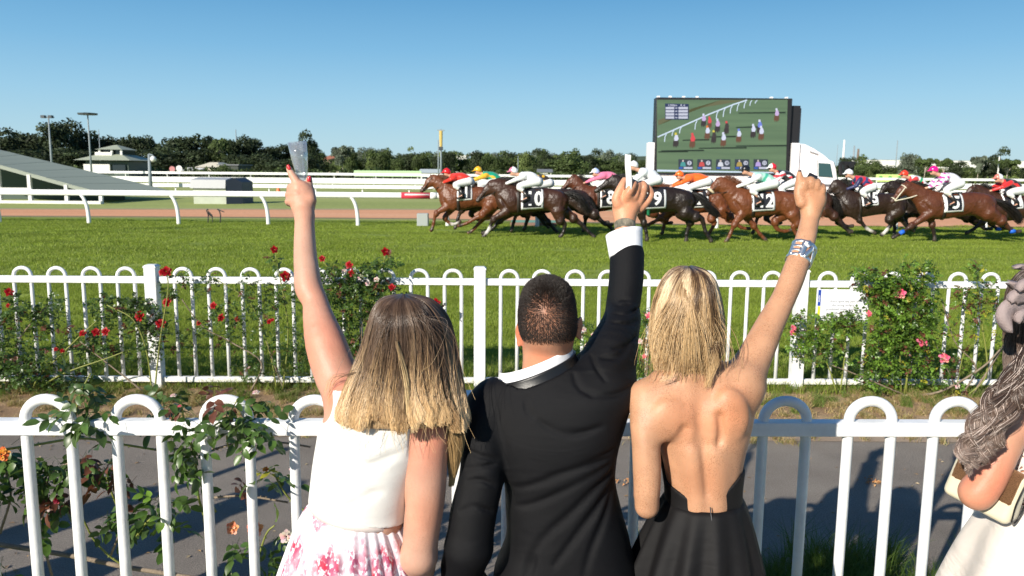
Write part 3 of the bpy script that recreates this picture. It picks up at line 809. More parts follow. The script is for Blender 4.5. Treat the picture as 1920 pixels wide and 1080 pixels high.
def cloth_mat(name, color, rough=.75, sheen=.2, weave=900, bump=.15, spec=.3, fold=0.0, noise=.05):
    m = mat(name, color, rough, noise=noise, nscale=5, bump=bump, bscale=weave, spec=spec, sheen=sheen)
    if fold:
        N, L = m.node_tree.nodes, m.node_tree.links
        tc = [n for n in N if n.type == 'TEX_COORD'][0]; bp0 = [n for n in N if n.type == 'BUMP'][0]
        wv = N.new('ShaderNodeTexNoise'); wv.inputs['Scale'].default_value = 5; wv.inputs['Detail'].default_value = 3
        wv.inputs['Distortion'].default_value = .8
        mp = N.new('ShaderNodeMapping'); mp.inputs['Rotation'].default_value = (0, rad(-35), 0); mp.inputs['Scale'].default_value = (.7, 1, 2.6)
        L.new(tc.outputs['Object'], mp.inputs[0]); L.new(mp.outputs[0], wv.inputs['Vector'])
        bp = N.new('ShaderNodeBump'); bp.inputs['Strength'].default_value = fold; bp.inputs['Distance'].default_value = .03
        L.new(wv.outputs[0], bp.inputs['Height']); L.new(bp.outputs[0], bp0.inputs['Normal'])
    return m

def pxchain(f, pts, k=.012, sc=None, mode='add', grow=0.0):
    """pts: (u, v, Y, half width in photo pixels)"""
    P = [at(u, v, Y) for u, v, Y, h in pts]; R = [h*Y/FPX + grow for u, v, Y, h in pts]
    f.chain(P, R, k, sc, mode); return P

def pxloft(rows, Y, b, z_extra=()):
    """rows: (v, u0, u1[, b]) silhouette rows -> loft sections"""
    out = []
    for r in rows:
        v, u0, u1 = r[:3]; p, q = at(u0, v, Y), at(u1, v, Y); bb = r[3] if len(r) > 3 else b
        out.append(((p[2]+q[2])/2, (p[0]+q[0])/2, Y, (q[0]-p[0])/2, bb))
    return out + list(z_extra)

def face(f, C, fw=1.0, yaw=0.0):
    c, s_ = math.cos(yaw), math.sin(yaw)
    def T(x, y, z): return C + np.array([x*c - y*s_, x*s_ + y*c, z])*fw
    f.cap(T(0, .088, .005), T(0, .112, -.030), .009, .012, .012)      # nose
    f.ell(T(0, .062, -.085), (.034, .032, .026), .03)                # chin
    f.cap(T(-.022, .090, -.060), T(.022, .090, -.060), .008, .008, .01)  # mouth
    for q in (-1, 1):
        f.cap(T(.012*q, .086, .026), T(.045*q, .072, .022), .009, .008, .015)
        f.ell(T(.031*q, .090, .008), (.014, .012, .009), .008, mode='sub')
    return T

def eyes(T, parent, org):
    for q in (-1, 1):
        p = T(.031*q, .074, .008); mb = MB()
        mb.lathe([(.0001, -.011), (.006, -.0095), (.0105, -.003), (.0105, .003), (.006, .0095), (.0001, .011)], (0, 0, 0), 10)
        mb.build('eye', mat('eye_white', (.6, .58, .55), .2), parent, p - org, True)

def hair_rows(rows):
    """rows (v, u0, u1, Yback, b, front) -> arrays over parameter t in [0,1]"""
    A = []
    for v, u0, u1, Yb, b in rows:
        p, q = at(u0, v, Yb), at(u1, v, Yb); g = (Yb+b*.8)/Yb; p[0] *= g; q[0] *= g; A.append(((p[0]+q[0])/2, Yb+b, (p[2]+q[2])/2, (q[0]-p[0])/2, b))
    A = np.array(A); s = np.linspace(0, 1, len(A)); return s, A

def hair_fall(rows, n, k=18, phi=(-200, 20), layer=.22, seed=1, clump=60, end=(.85, 1.0), wave=.004, r_in=0.0, spread=0.02, endf=None, curl=0.0, part=0.0, pullk=.5):
    r = np.random.default_rng(seed); s, A = hair_rows(rows)
    cl = r.uniform(phi[0], phi[1], clump); ci = r.integers(0, clump, n)
    ph0 = r.uniform(phi[0], phi[1], n); cp = cl[ci]
    near = np.abs(ph0[:, None] - cl[None, :]).argmin(1); cp = cl[near]
    lay = r.random(n)**1.5*layer; e = r.uniform(end[0], end[1], n)
    if endf is not None: e = e*endf(ph0)
    cw = r.normal(0, 1, (clump, 3)); ce = r.uniform(.96, 1.03, clump)
    e = np.minimum(e*ce[near]*(.965+.035*np.sin(ph0*.11+seed)+r.normal(0, .006, n)), 1.0)
    P = np.zeros((n, k, 3)); tt = np.linspace(0, 1, k)
    freq = r.uniform(.5, 1.4, n)*2*math.pi; phs = r.uniform(0, 6.28, n)
    for j, t in enumerate(tt):
        w = t*e
        cx, cy, z, a, b = (spl(w, s, A[:, i]) for i in range(5))
        pull = pullk*min(1, t*1.3)**1.5
        ph = np.radians(ph0*(1-pull) + (cp + cw[near, 0]*1.5*t)*pull + part*(1-t)*np.sin(np.radians(ph0)))
        L_ = 1.01 - lay + cw[near, 1]*.02*t + r.normal(0, spread*.3, n)*t
        wv = wave*np.sin(freq*t*2 + phs)*t
        P[:, j, 0] = cx + a*L_*np.cos(ph) + wv
        P[:, j, 1] = cy + b*L_*np.sin(ph) + wave*np.cos(freq*t*2+phs)*t*.5
        P[:, j, 2] = z + cw[near, 2]*.003*t
    return P

def hair_hull(name, rows, m, parent, org, shrink=.008, front=None, h=.006, colf=None, vend=None):
    s, A = hair_rows(rows)
    lo = (A[:, 0]-A[:, 3]).min()-.03, (A[:, 1]-A[:, 4]).min()-.03, A[:, 2].min()-.03
    hi = (A[:, 0]+A[:, 3]).max()+.03, (A[:, 1]+A[:, 4]).max()+.03, A[:, 2].max()+.03
    f = SDF.cube(lo, hi, h)
    f.loft([(a[2]-shrink*1.1*(i < 5), a[0], a[1], max(a[3]-shrink, .004), max(a[4]-shrink, .004)) for i, a in reversed(list(enumerate(A)))], 0, 2.0)
    if front is not None: f.clip(front)
    return f.obj(name, m, parent, org, 1, colf)

def pleats(name, z0, z1, c0, c1, ab0, ab1, npl, amp, m, parent, org, nz=36, per=12, tilt=0.0, pw=1.0, seed=2, phase=0.0, top_amp=.1):
    """skirt: rings from the waist (z0) to the hem (z1)"""
    r = np.random.default_rng(seed); nt = npl*per; th = np.linspace(0, 2*math.pi, nt, endpoint=False)
    jw = r.normal(0, .35, npl); ja = r.uniform(.55, 1.3, npl)
    ring = np.cos(th*npl + np.interp(th*npl/(2*math.pi), np.arange(npl+1), np.append(jw, jw[0]))*1.5 + phase)
    am = np.interp((th*npl/(2*math.pi)) % npl, np.arange(npl+1), np.append(ja, ja[0]))
    V = []
    for i in range(nz+1):
        t = i/nz; w = t**pw
        a = ab0[0]*(1-w)+ab1[0]*w; b = ab0[1]*(1-w)+ab1[1]*w; cx = c0[0]*(1-t)+c1[0]*t; cy = c0[1]*(1-t)+c1[1]*t
        q = amp*(top_amp+(1-top_amp)*min(1, t*2.2))*ring*am + amp*.25*np.sin(th*3+t*4)*t
        z = z0*(1-t)+z1*t + tilt*(a*np.cos(th))*(1-t)**2
        V.append(np.stack([cx+(a+q)*np.cos(th), cy+(b+q)*np.sin(th), z], 1))
    V = np.concatenate(V)-np.asarray(org); F = []
    for i in range(nz):
        k = np.arange(nt); F.append(np.stack([i*nt+k, i*nt+(k+1) % nt, (i+1)*nt+(k+1) % nt, (i+1)*nt+k], 1)[:, ::-1])
    F = np.concatenate(F); o = link(name, mesh_data(name, V, F, [m], True), parent)
    sm = o.modifiers.new('s', 'SOLIDIFY'); sm.thickness = .003
    return o

def blend_cols(v, base, spots):
    """vertex tint: spots = (centre, radius, colour)"""
    C = np.tile(np.array(base, float), (len(v), 1))
    for c, r_, col in spots:
        w = np.clip(1-np.linalg.norm(v-np.asarray(c), axis=1)/r_, 0, 1)[:, None]; w = w*w*(3-2*w)
        C = C*(1-w)+np.array(col)*w
    return C

def legs(f, cx, cy, hip_z, spread=.09, r=.075, k=.04):
    for q in (-1, 1):
        H = (cx+q*spread, cy, hip_z); Kn = (cx+q*spread*.95, cy+.01, .50); An = (cx+q*spread*.9, cy-.01, .09)
        f.chain([H, Kn, An], [r, r*.66, r*.42], k); f.cap(An, (cx+q*spread*1.1, cy+.14, .035), r*.42, .03, .02, (1, 1, 1))

def nail(name, p, d, n, w, l, m, parent, org):
    """small curved nail plate at p, long axis d, facing n"""
    d = np.array(d, float); d /= np.linalg.norm(d); n = np.array(n, float); n -= d*(n@d); n /= np.linalg.norm(n); s_ = np.cross(d, n)
    V = []; F = []
    for i, t in enumerate(np.linspace(-.5, .5, 5)):
        for j, q in enumerate(np.linspace(-.5, .5, 5)):
            ww = w*(1-.5*max(0, t)**2*2)
            V.append(p + d*l*t + s_*ww*q + n*(w*.22*(1-4*q*q)))
    for i in range(4):
        for j in range(4): F.append((i*5+j, i*5+j+1, i*5+j+6, i*5+j+5))
    o = link(name, mesh_data(name, np.array(V)-org, F, [m], True), parent); sm = o.modifiers.new('s', 'SOLIDIFY'); sm.thickness = .0012; return o

def strands_split(P, r0, r1, ms, parent, org, f=120, ph=0, th=(-.45, .55)):
    """three tones of the same head of hair, alternating in locks"""
    x = P[:, len(P[0])//2, 0]; y = P[:, len(P[0])//2, 1]; w = np.sin(x*f+ph)*.6+np.sin(x*f*.37+y*40+ph*2)*.5+np.random.default_rng(4).normal(0, .22, len(x))
    for m, k in zip(ms, (w < th[0], (w >= th[0]) & (w < th[1]), w >= th[1])):
        if k.any(): strands('strands', P[k], r0, r1, m, parent, org)
# ================================================================== woman in the white top, left
def woman_white():
    Yb = 2.04
    org = np.array([at(680, 980, Yb)[0], Yb, 0])
    W = empty('person', org, 'woman in white top and pink floral skirt raising a champagne flute, long brown-to-blonde hair', 'person')
    sk = skin_mat('skin_rosy', (.52, .30, .215), .25, (.42, .20, .13), 170, .42, .10)
    rows = [(745, 640, 800, .075), (775, 615, 806, .10), (790, 607, 806, .115), (830, 600, 800, .12), (900, 590, 775, .115), (960, 585, 762, .105), (990, 588, 758, .105), (1040, 574, 785, .125), (1090, 566, 800, .13)]
    secs = pxloft(rows, Yb, .11)
    zh = at(680, 1090, Yb)[2]; cx = at(683, 1090, Yb)[0]
    secs += [(zh-.08, cx, Yb, .16, .13), (zh-.16, cx, Yb, .15, .12)]
    xs = np.arange(at(520, 400, 2.45)[0]-.02, at(870, 800, 2.0)[0]+.04, .0042); ys = np.arange(1.86, 2.52, .0042)
    f = SDF(xs, ys, zgrid((0, .75, .014), (.75, 1.72, .0048), (1.72, 2.12, .0032)))
    f.loft(secs, .02, 2.3)
    # shoulders, spine
    f.ell(at(655, 745, 2.04), (.065, .06, .06), .04); f.ell(at(800, 815, 2.02), (.055, .06, .055), .04)
    f.cap(at(735, 900, Yb-.115), at(715, 990, Yb-.11), .010, .012, .03, mode='sub')
    hc = at(757, 648, 2.045)
    f.cap(at(752, 700, 2.05), at(742, 780, 2.05), .052, .06, .04)
    f.ell(hc, (.074, .093, .105), .02); f.ell(hc+np.array([0, .025, -.06]), (.052, .062, .06), .03)
    T = face(f, hc)
    # raised arm
    pxchain(f, [(658, 752, 2.06, 44), (632, 705, 2.09, 42), (611, 645, 2.13, 38.5), (597, 595, 2.17, 29), (591, 566, 2.195, 24), (579, 540, 2.215, 26), (575, 507, 2.24, 23.5), (572, 470, 2.275, 21), (571, 405, 2.34, 17.5)], .02)
    # hand
    W_ = (571, 405, 2.34, 17.5)
    pxchain(f, [W_, (566, 382, 2.365, 22), (563, 358, 2.38, 20)], .010, (1, .75, 1))
    pxchain(f, [(575, 385, 2.36, 15), (575, 362, 2.385, 14)], .010)
    # index finger out along the glass, the others curled round the stem
    pxchain(f, [(562, 352, 2.375, 10.5), (554, 338, 2.38, 8.2), (546, 325, 2.385, 6.8), (541.5, 315.5, 2.39, 5.2)], .0035)
    pxchain(f, [(558, 352, 2.37, 9), (545, 352, 2.385, 8), (550, 358, 2.42, 7.5), (566, 360, 2.44, 6.5)], .004)
    pxchain(f, [(557, 364, 2.36, 9), (542, 365, 2.38, 8), (548, 370, 2.415, 7.5), (564, 371, 2.435, 6.5)], .004)
    pxchain(f, [(558, 377, 2.355, 8.5), (541, 378, 2.37, 7.3), (547, 382, 2.405, 6.8), (561, 383, 2.425, 6)], .004)
    # thumb
    pxchain(f, [(582, 376, 2.36, 11.5), (581, 360, 2.385, 9.2), (579, 347, 2.395, 7.6), (580, 336, 2.40, 6)], .005)
    # hanging arm
    pxchain(f, [(806, 812, 2.00, 40), (801, 850, 1.985, 40.5), (800, 900, 1.975, 39), (797, 945, 1.97, 38), (791, 990, 1.968, 36.5), (786, 1040, 1.97, 34)], .022)
    el = at(786, 1045, 1.97); wr = el + np.array([-.02, .15, -.16])
    f.chain([el, el+np.array([-.008, .07, -.07]), wr], [.044, .042, .026], .02)
    f.cap(wr, wr+np.array([0, .07, -.03]), .028, .024, .012, (1, 1, .6))
    for i in range(4): f.chain([wr+np.array([-.022+.014*i, .07, -.03]), wr+np.array([-.025+.015*i, .11, -.035]), wr+np.array([-.024+.015*i, .135, -.055])], [.009, .008, .0065], .003)
    f.chain([wr+np.array([-.02, .02, -.02]), wr+np.array([-.045, .06, -.03])], [.012, .009], .005)
    legs(f, cx, Yb, zh-.12)
    v, q = f.mesh(1)
    col = blend_cols(v, (1, 1, 1), [(at(612, 650, 2.13), .16, (1.12, .74, .66)), (at(800, 830, 1.93), .14, (1.05, .72, .64)), (at(590, 560, 2.2), .1, (1.05, .82, .76)),
                                    (at(800, 960, 1.95), .12, (1.0, .80, .72)), (at(640, 740, 2.0), .1, (1.1, .7, .62)), (at(570, 380, 2.35), .16, (1.05, .92, .86)), (hc+np.array([0, -.03, .06]), .13, (.10, .06, .05))])
    link('body', mesh_data('body', v-org, q, [sk], True, col), W)
    eyes(T, W, org)
    red = mat('nail_red', (.50, .012, .02), .15, coat=.6)
    nail('fingernail', at(541, 314, 2.382), at(540, 312, 2.39)-at(546, 325, 2.385), (-.3, -1, .2), .0125, .016, red, W, org)
    nail('fingernail', at(580, 335.5, 2.39), at(580, 330, 2.4)-at(579, 347, 2.395), (.3, -1, .1), .0125, .017, red, W, org)
    # white top: torso grown a little, cut at waist, armholes and neck
    g = SDF.cube((at(560, 900, Yb)[0], 1.87, at(700, 1005, Yb)[2]-.04), (at(840, 800, Yb)[0], 2.22, at(700, 725, Yb)[2]), .0045)
    g.loft(secs, .02, 2.3, grow=.007)
    g.ell(at(655, 748, 2.04), (.062, .066, .06), .04)
    zc, xc = at(668, 981, Yb-.1)[2], at(668, 981, Yb)[0]
    g.clip(lambda X, Y, Z: (zc - .20*(X-xc) - Z) + 0*Y, .004)
    # armholes
    ra = at(812, 838, 2.0); g.cap(ra+np.array([-.004, -.2, .03]), ra+np.array([.012, .2, .03]), .078, .078, .006, (.72, 1, 1.35), mode='sub')
    la = at(610, 745, 2.03); g.cap(la+np.array([-.02, -.2, 0]), la+np.array([-.02, .2, .0]), .05, .05, .006, (1, 1, 1.3), mode='sub')
    nk = at(735, 760, 2.04); g.cap(nk+np.array([0, -.2, .06]), nk+np.array([0, .2, .05]), .075, .075, .006, mode='sub')
    # seams and soft creases
    for pts in ([(700, 990, 1.92), (704, 945, 1.92), (722, 915, 1.92), (748, 893, 1.925), (772, 868, 1.94)],):
        g.chain([at(u, v_, Y_) for u, v_, Y_ in pts], [.0028]*len(pts), .004, mode='sub')
    for a_, b_ in (((600, 905), (660, 870)), ((590, 935), (650, 925)), ((640, 960), (700, 930)), ((735, 860), (700, 875)), ((610, 850), (640, 820))):
        g.cap(at(*a_, 1.905), at(*b_, 1.905), .010, .010, .02, (1, 1, .5), mode='sub')
    wt = cloth_mat('ivory_crepe', (.80, .78, .73), .62, .25, 700, .2, fold=.18)
    top = g.obj('sleeveless_top', wt, W, org, 1)
    # waistband and pleated floral skirt
    fm = bpy.data.materials.new('floral_chiffon'); fm.use_nodes = True; N, L = fm.node_tree.nodes, fm.node_tree.links; b = N['Principled BSDF']
    b.inputs['Roughness'].default_value = .7; b.inputs['Sheen Weight'].default_value = .3
    tc = N.new('ShaderNodeTexCoord'); mp = N.new('ShaderNodeMapping'); mp.inputs['Scale'].default_value = (1, 1, .62); L.new(tc.outputs['Object'], mp.inputs[0])
    nd = N.new('ShaderNodeTexNoise'); nd.inputs['Scale'].default_value = 38; nd.inputs['Detail'].default_value = 4; L.new(mp.outputs[0], nd.inputs['Vector'])
    va = N.new('ShaderNodeMix'); va.data_type = 'VECTOR'; va.inputs[0].default_value = .045; L.new(mp.outputs[0], va.inputs[4]); L.new(nd.outputs['Color'], va.inputs[5])
    vo = N.new('ShaderNodeTexVoronoi'); vo.inputs['Scale'].default_value = 13; L.new(va.outputs[1], vo.inputs['Vector'])
    r1 = N.new('ShaderNodeValToRGB'); e = r1.color_ramp.elements; e[0].position = .34; e[0].color = (1, 1, 1, 1); e[1].position = .60; e[1].color = (0, 0, 0, 1)
    q2 = e.new(.48); q2.color = (.55, .55, .55, 1)
    L.new(vo.outputs['Distance'], r1.inputs[0])
    n2 = N.new('ShaderNodeTexNoise'); n2.inputs['Scale'].default_value = 95; n2.inputs['Detail'].default_value = 3; L.new(mp.outputs[0], n2.inputs['Vector'])
    r2 = N.new('ShaderNodeValToRGB'); e = r2.color_ramp.elements; e[0].position = .38; e[0].color = (0, 0, 0, 1); e[1].position = .50; e[1].color = (1, 1, 1, 1); L.new(n2.outputs[0], r2.inputs[0])
    mu = N.new('ShaderNodeMath'); mu.operation = 'MULTIPLY'; L.new(r1.outputs[0], mu.inputs[0]); L.new(r2.outputs[0], mu.inputs[1])
    n3 = N.new('ShaderNodeTexNoise'); n3.inputs['Scale'].default_value = 24; L.new(mp.outputs[0], n3.inputs['Vector'])
    r3 = N.new('ShaderNodeValToRGB'); e = r3.color_ramp.elements; e[0].position = .35; e[0].color = (.60, .015, .05, 1); e[1].position = .62; e[1].color = (.75, .30, .36, 1); q3 = e.new(.48); q3.color = (.35, .06, .14, 1); L.new(n3.outputs[0], r3.inputs[0])
    mx = N.new('ShaderNodeMix'); mx.data_type = 'RGBA'; L.new(mu.outputs[0], mx.inputs[0]); mx.inputs[6].default_value = (.82, .76, .79, 1); L.new(r3.outputs[0], mx.inputs[7]); L.new(mx.outputs[2], b.inputs['Base Color'])
    _mats['floral_chiffon'] = fm
    zt = at(668, 990, Yb-.11)[2]; wc = at(670, 990, Yb)
    pleats('skirt', zt, .22, (wc[0], Yb), (wc[0]-.03, Yb+.05), (.118, .108), (.37, .36), 30, .0105, fm, W, org, 60, 10, -.20, .72, 3, top_amp=.25)
    # belt ring
    V = []; F = []; n = 64
    for j, (dz, gr) in enumerate(((.010, 0), (.010, .004), (-.010, .005), (-.010, 0))):
        for i in range(n):
            a = 2*math.pi*i/n; V.append((wc[0]+(.121+gr)*math.cos(a), Yb+(.111+gr)*math.sin(a), zt+.006+dz-.20*.121*math.cos(a)))
    for j in range(3):
        for i in range(n): F.append((j*n+i, (j+1)*n+i, (j+1)*n+(i+1) % n, j*n+(i+1) % n))
    link('waistband', mesh_data('waistband', np.array(V)-org, F, [cloth_mat('cream_satin', (.80, .70, .64), .4, .1, 500, .1)], True), W)
    for s_ in (-1, 1):
        mb = MB(); mb.lathe([(.001, 0), (.04, .0), (.042, .03), (.035, .06), (.001, .07)], (0, 0, 0), 14)
        o = mb.build('shoe', mat('nude_leather', (.5, .3, .2), .35), W, (cx+s_*.095-org[0], .05, 0), True); o.scale = (1, 2.3, 1)
    # hair
    rows_h = [(551.5, 754, 760, 2.03, .005), (559, 738, 776, 1.985, .05), (568, 716, 800, 1.962, .075), (590, 699, 824, 1.937, .105), (625, 689, 843, 1.922, .118), (660, 680, 851, 1.918, .118), (695, 668, 857, 1.915, .11), (735, 650, 862, 1.905, .095), (770, 632, 864, 1.893, .085), (800, 616, 864, 1.887, .078), (825, 606, 864, 1.885, .075)]
    hm = hair_mat('hair_ombre', [(0, (.055, .033, .022)), (.42, (.105, .064, .040)), (.66, (.18, .11, .062)), (.81, (.50, .32, .15)), (1, (.82, .57, .29))], .22, .30)
    H = empty('hair', (0, 0, 0)); H.parent = W
    def hc_(v):
        t = np.clip((v[:, 2]-1.36)/(.32), 0, 1)[:, None]; return np.array([.34, .22, .11])*(1-t)+np.array([.045, .028, .018])*t
    hair_hull('hair_mass', rows_h, mat('hair_base_ombre', (1, 1, 1), .5, vcol=True, noise=.3, nscale=40, aniso=(1, 1, .1)), H, org, .018, lambda X, Y, Z: np.maximum(np.where(Z > 1.40, Y-(2.075+.9*np.maximum(0, Z-1.56)), Y-2.01), at(740, 808, 1.9)[2]-Z)+0*X, .006, hc_)
    def endf(ph):
        # over her right shoulder the hair reaches lower
        return np.where(np.cos(np.radians(ph)) > .75, 1.0, .985)
    P = hair_fall(rows_h, 26000, 26, (-195, 15), .10, 11, 130, (.93, 1.0), .004, endf=endf)
    # ends sweep to her left
    t = np.linspace(0, 1, 26)[None, :]; u0_ = P[:, -1:, 0]; cl_ = np.sin(u0_*70)*.5+np.sin(u0_*23+1)*.5
    q_ = np.clip((t-.68)/.32, 0, 1)**2; P[:, :, 0] += (.030+.014*cl_)*q_; P[:, :, 1] -= .006*q_; P[:, :, 2] += .012*q_*(1+cl_)
    hd = hair_mat('hair_ombre_low', [(0, (.035, .021, .014)), (.5, (.065, .038, .024)), (.72, (.11, .066, .036)), (.88, (.26, .155, .07)), (1, (.48, .30, .14))], .22, .34)
    hl = hair_mat('hair_ombre_high', [(0, (.08, .05, .034)), (.4, (.17, .11, .072)), (.62, (.33, .22, .12)), (.77, (.66, .46, .26)), (1, (.90, .69, .41))], .2, .3)
    strands_split(P, .00038, .00022, (hd, hm, hl), H, org, 150)
    # long lock over the right shoulder and loose locks
    def lock(pts, n, rad_, seed, wob=.006, tips=.4):
        r = np.random.default_rng(seed); C = bez(pts, 6); k = len(C)
        th = r.uniform(0, 6.28, n); rr = np.sqrt(r.random(n))*rad_; tt = np.linspace(0, 1, k)
        prof = (.55+.6*np.sin(np.clip(tt*1.1, 0, 1)*math.pi)**.8)*(1-tips*tt**2)
        P = np.zeros((n, k, 3)); L_ = r.uniform(.8, 1.0, n)
        for j in range(k):
            c = np.stack([np.interp(tt[j]*L_, tt, C[:, q]) for q in range(3)], 1)
            P[:, j] = c + np.stack([np.cos(th+tt[j]*1.5)*rr*prof[j], np.sin(th+tt[j]*1.5)*rr*prof[j], 0*rr], 1) + wob*np.sin(tt[j]*7+th)[:, None]*np.array([.5, .3, 0])*.3
        return P
    P = lock([at(835, 700, 2.02), at(848, 760, 2.0), at(853, 820, 1.99), at(851, 870, 1.99), at(846, 912, 1.995)], 1500, .026, 4)
    strands('shoulder_lock', P, .0005, .0003, hair_mat('hair_lock', [(0, (.16, .10, .055)), (.4, (.30, .19, .09)), (1, (.42, .28, .12))], .4), H, org)
    P = lock([at(744, 640, 1.915), at(760, 700, 1.91), at(764, 750, 1.897), at(763, 790, 1.888), at(763, 826, 1.882)], 130, .006, 6, tips=.7)
    strands('loose_lock', P, .0005, .0003, hair_mat('hair_lock_pale', [(0, (.2, .13, .07)), (.5, (.60, .45, .24)), (1, (.72, .55, .3))], .3), H, org)
    r = np.random.default_rng(9)
    Q = []
    for i in range(90):
        u0 = r.uniform(640, 860); v0 = r.uniform(600, 760); du = r.normal(-6 if u0 < 720 else 4, 12)
        Q.append(bez([at(755, 562, 2.02), at(755+(u0-755)*.4, 590, 1.94), at(u0, v0, 1.908), at(u0+du, v0+70, 1.885), at(u0+du*2.2, min(v0+r.uniform(90, 150), 850), 1.875)], 4))
    for i in range(14):     # red-brown wisps against the raised arm
        Q.append(bez([at(700, 660, 1.96), at(690, 690, 1.95), at(660+r.normal(0, 4), 700+r.normal(0, 3), 1.97), at(628+r.normal(0, 5), 712+r.normal(0, 6), 1.99), at(612+r.normal(0, 4), 740+r.normal(0, 8), 1.99)], 4))
    strands('flyaway_hair', np.array(Q), .0004, .0002, hm, H, org)
    # plastic flute glass
    G0, G1 = at(557, 266.5, 2.425), at(569, 345, 2.425)
    ax = (G0-G1)/np.linalg.norm(G0-G1); L_ = np.linalg.norm(G0-G1)
    gm = bpy.data.materials.new('clear_plastic'); gm.use_nodes = True; N, L = gm.node_tree.nodes, gm.node_tree.links; N.remove(N['Principled BSDF'])
    tr = N.new('ShaderNodeBsdfTransparent'); tr.inputs[0].default_value = (.97, .99, 1, 1); gl = N.new('ShaderNodeBsdfGlossy'); gl.inputs['Roughness'].default_value = .05
    lw = N.new('ShaderNodeLayerWeight'); lw.inputs['Blend'].default_value = .55; ms = N.new('ShaderNodeMixShader')
    mr = N.new('ShaderNodeMapRange'); mr.inputs['To Min'].default_value = .04; mr.inputs['To Max'].default_value = .6; L.new(lw.outputs['Facing'], mr.inputs[0])
    L.new(mr.outputs[0], ms.inputs[0]); L.new(tr.outputs[0], ms.inputs[1]); L.new(gl.outputs[0], ms.inputs[2]); L.new(ms.outputs[0], N['Material Output'].inputs[0])
    df = N.new('ShaderNodeBsdfDiffuse'); df.inputs[0].default_value = (.85, .9, .95, 1); m2 = N.new('ShaderNodeMixShader'); m2.inputs[0].default_value = .10; L.new(ms.outputs[0], m2.inputs[1]); L.new(df.outputs[0], m2.inputs[2]); L.new(m2.outputs[0], N['Material Output'].inputs[0])
    _mats['clear_plastic'] = gm
    GE = empty('flute_glass', G1 - ax*.065, 'clear empty champagne flute held up in the raised hand of the woman in white', 'glass')
    q = Vector((0, 0, 1)).rotation_difference(Vector(ax)); GE.rotation_mode = 'QUATERNION'; GE.rotation_quaternion = q
    prof = [(.0045, .066), (.010, .072), (.016, .088), (.0205, .115), (.024, .14), (.0285, L_+.066), (.0272, L_+.066), (.0225, .14), (.019, .115), (.0145, .090), (.008, .077), (.0006, .074)]
    mb = MB(); nn = 28
    V = []; F = []
    for (r_, z) in prof:
        for k in range(nn):
            a = 2*math.pi*k/nn; rr = r_*(1+.035*math.cos(a*8)) if r_ > .012 else r_; V.append((rr*math.cos(a), rr*math.sin(a), z))
    for i in range(len(prof)-1):
        for k in range(nn): F.append((i*nn+k, i*nn+(k+1) % nn, (i+1)*nn+(k+1) % nn, (i+1)*nn+k))
    F.append(tuple((len(prof)-1)*nn+k for k in range(nn)))
    F.append(tuple(range(nn))[::-1])
    link('bowl', mesh_data('bowl', V, F, [gm], True), GE)
    MB().lathe([(.004, .004), (.0035, .03), (.0045, .0655)], (0, 0, 0), 12).build('stem', gm, GE, smooth=True)
    MB().lathe([(.001, -.001), (.030, -.0005), (.031, .0008), (.012, .0025), (.0042, .0038)], (0, 0, 0), 24).build('foot', gm, GE, smooth=True)
    return W
W1 = woman_white()
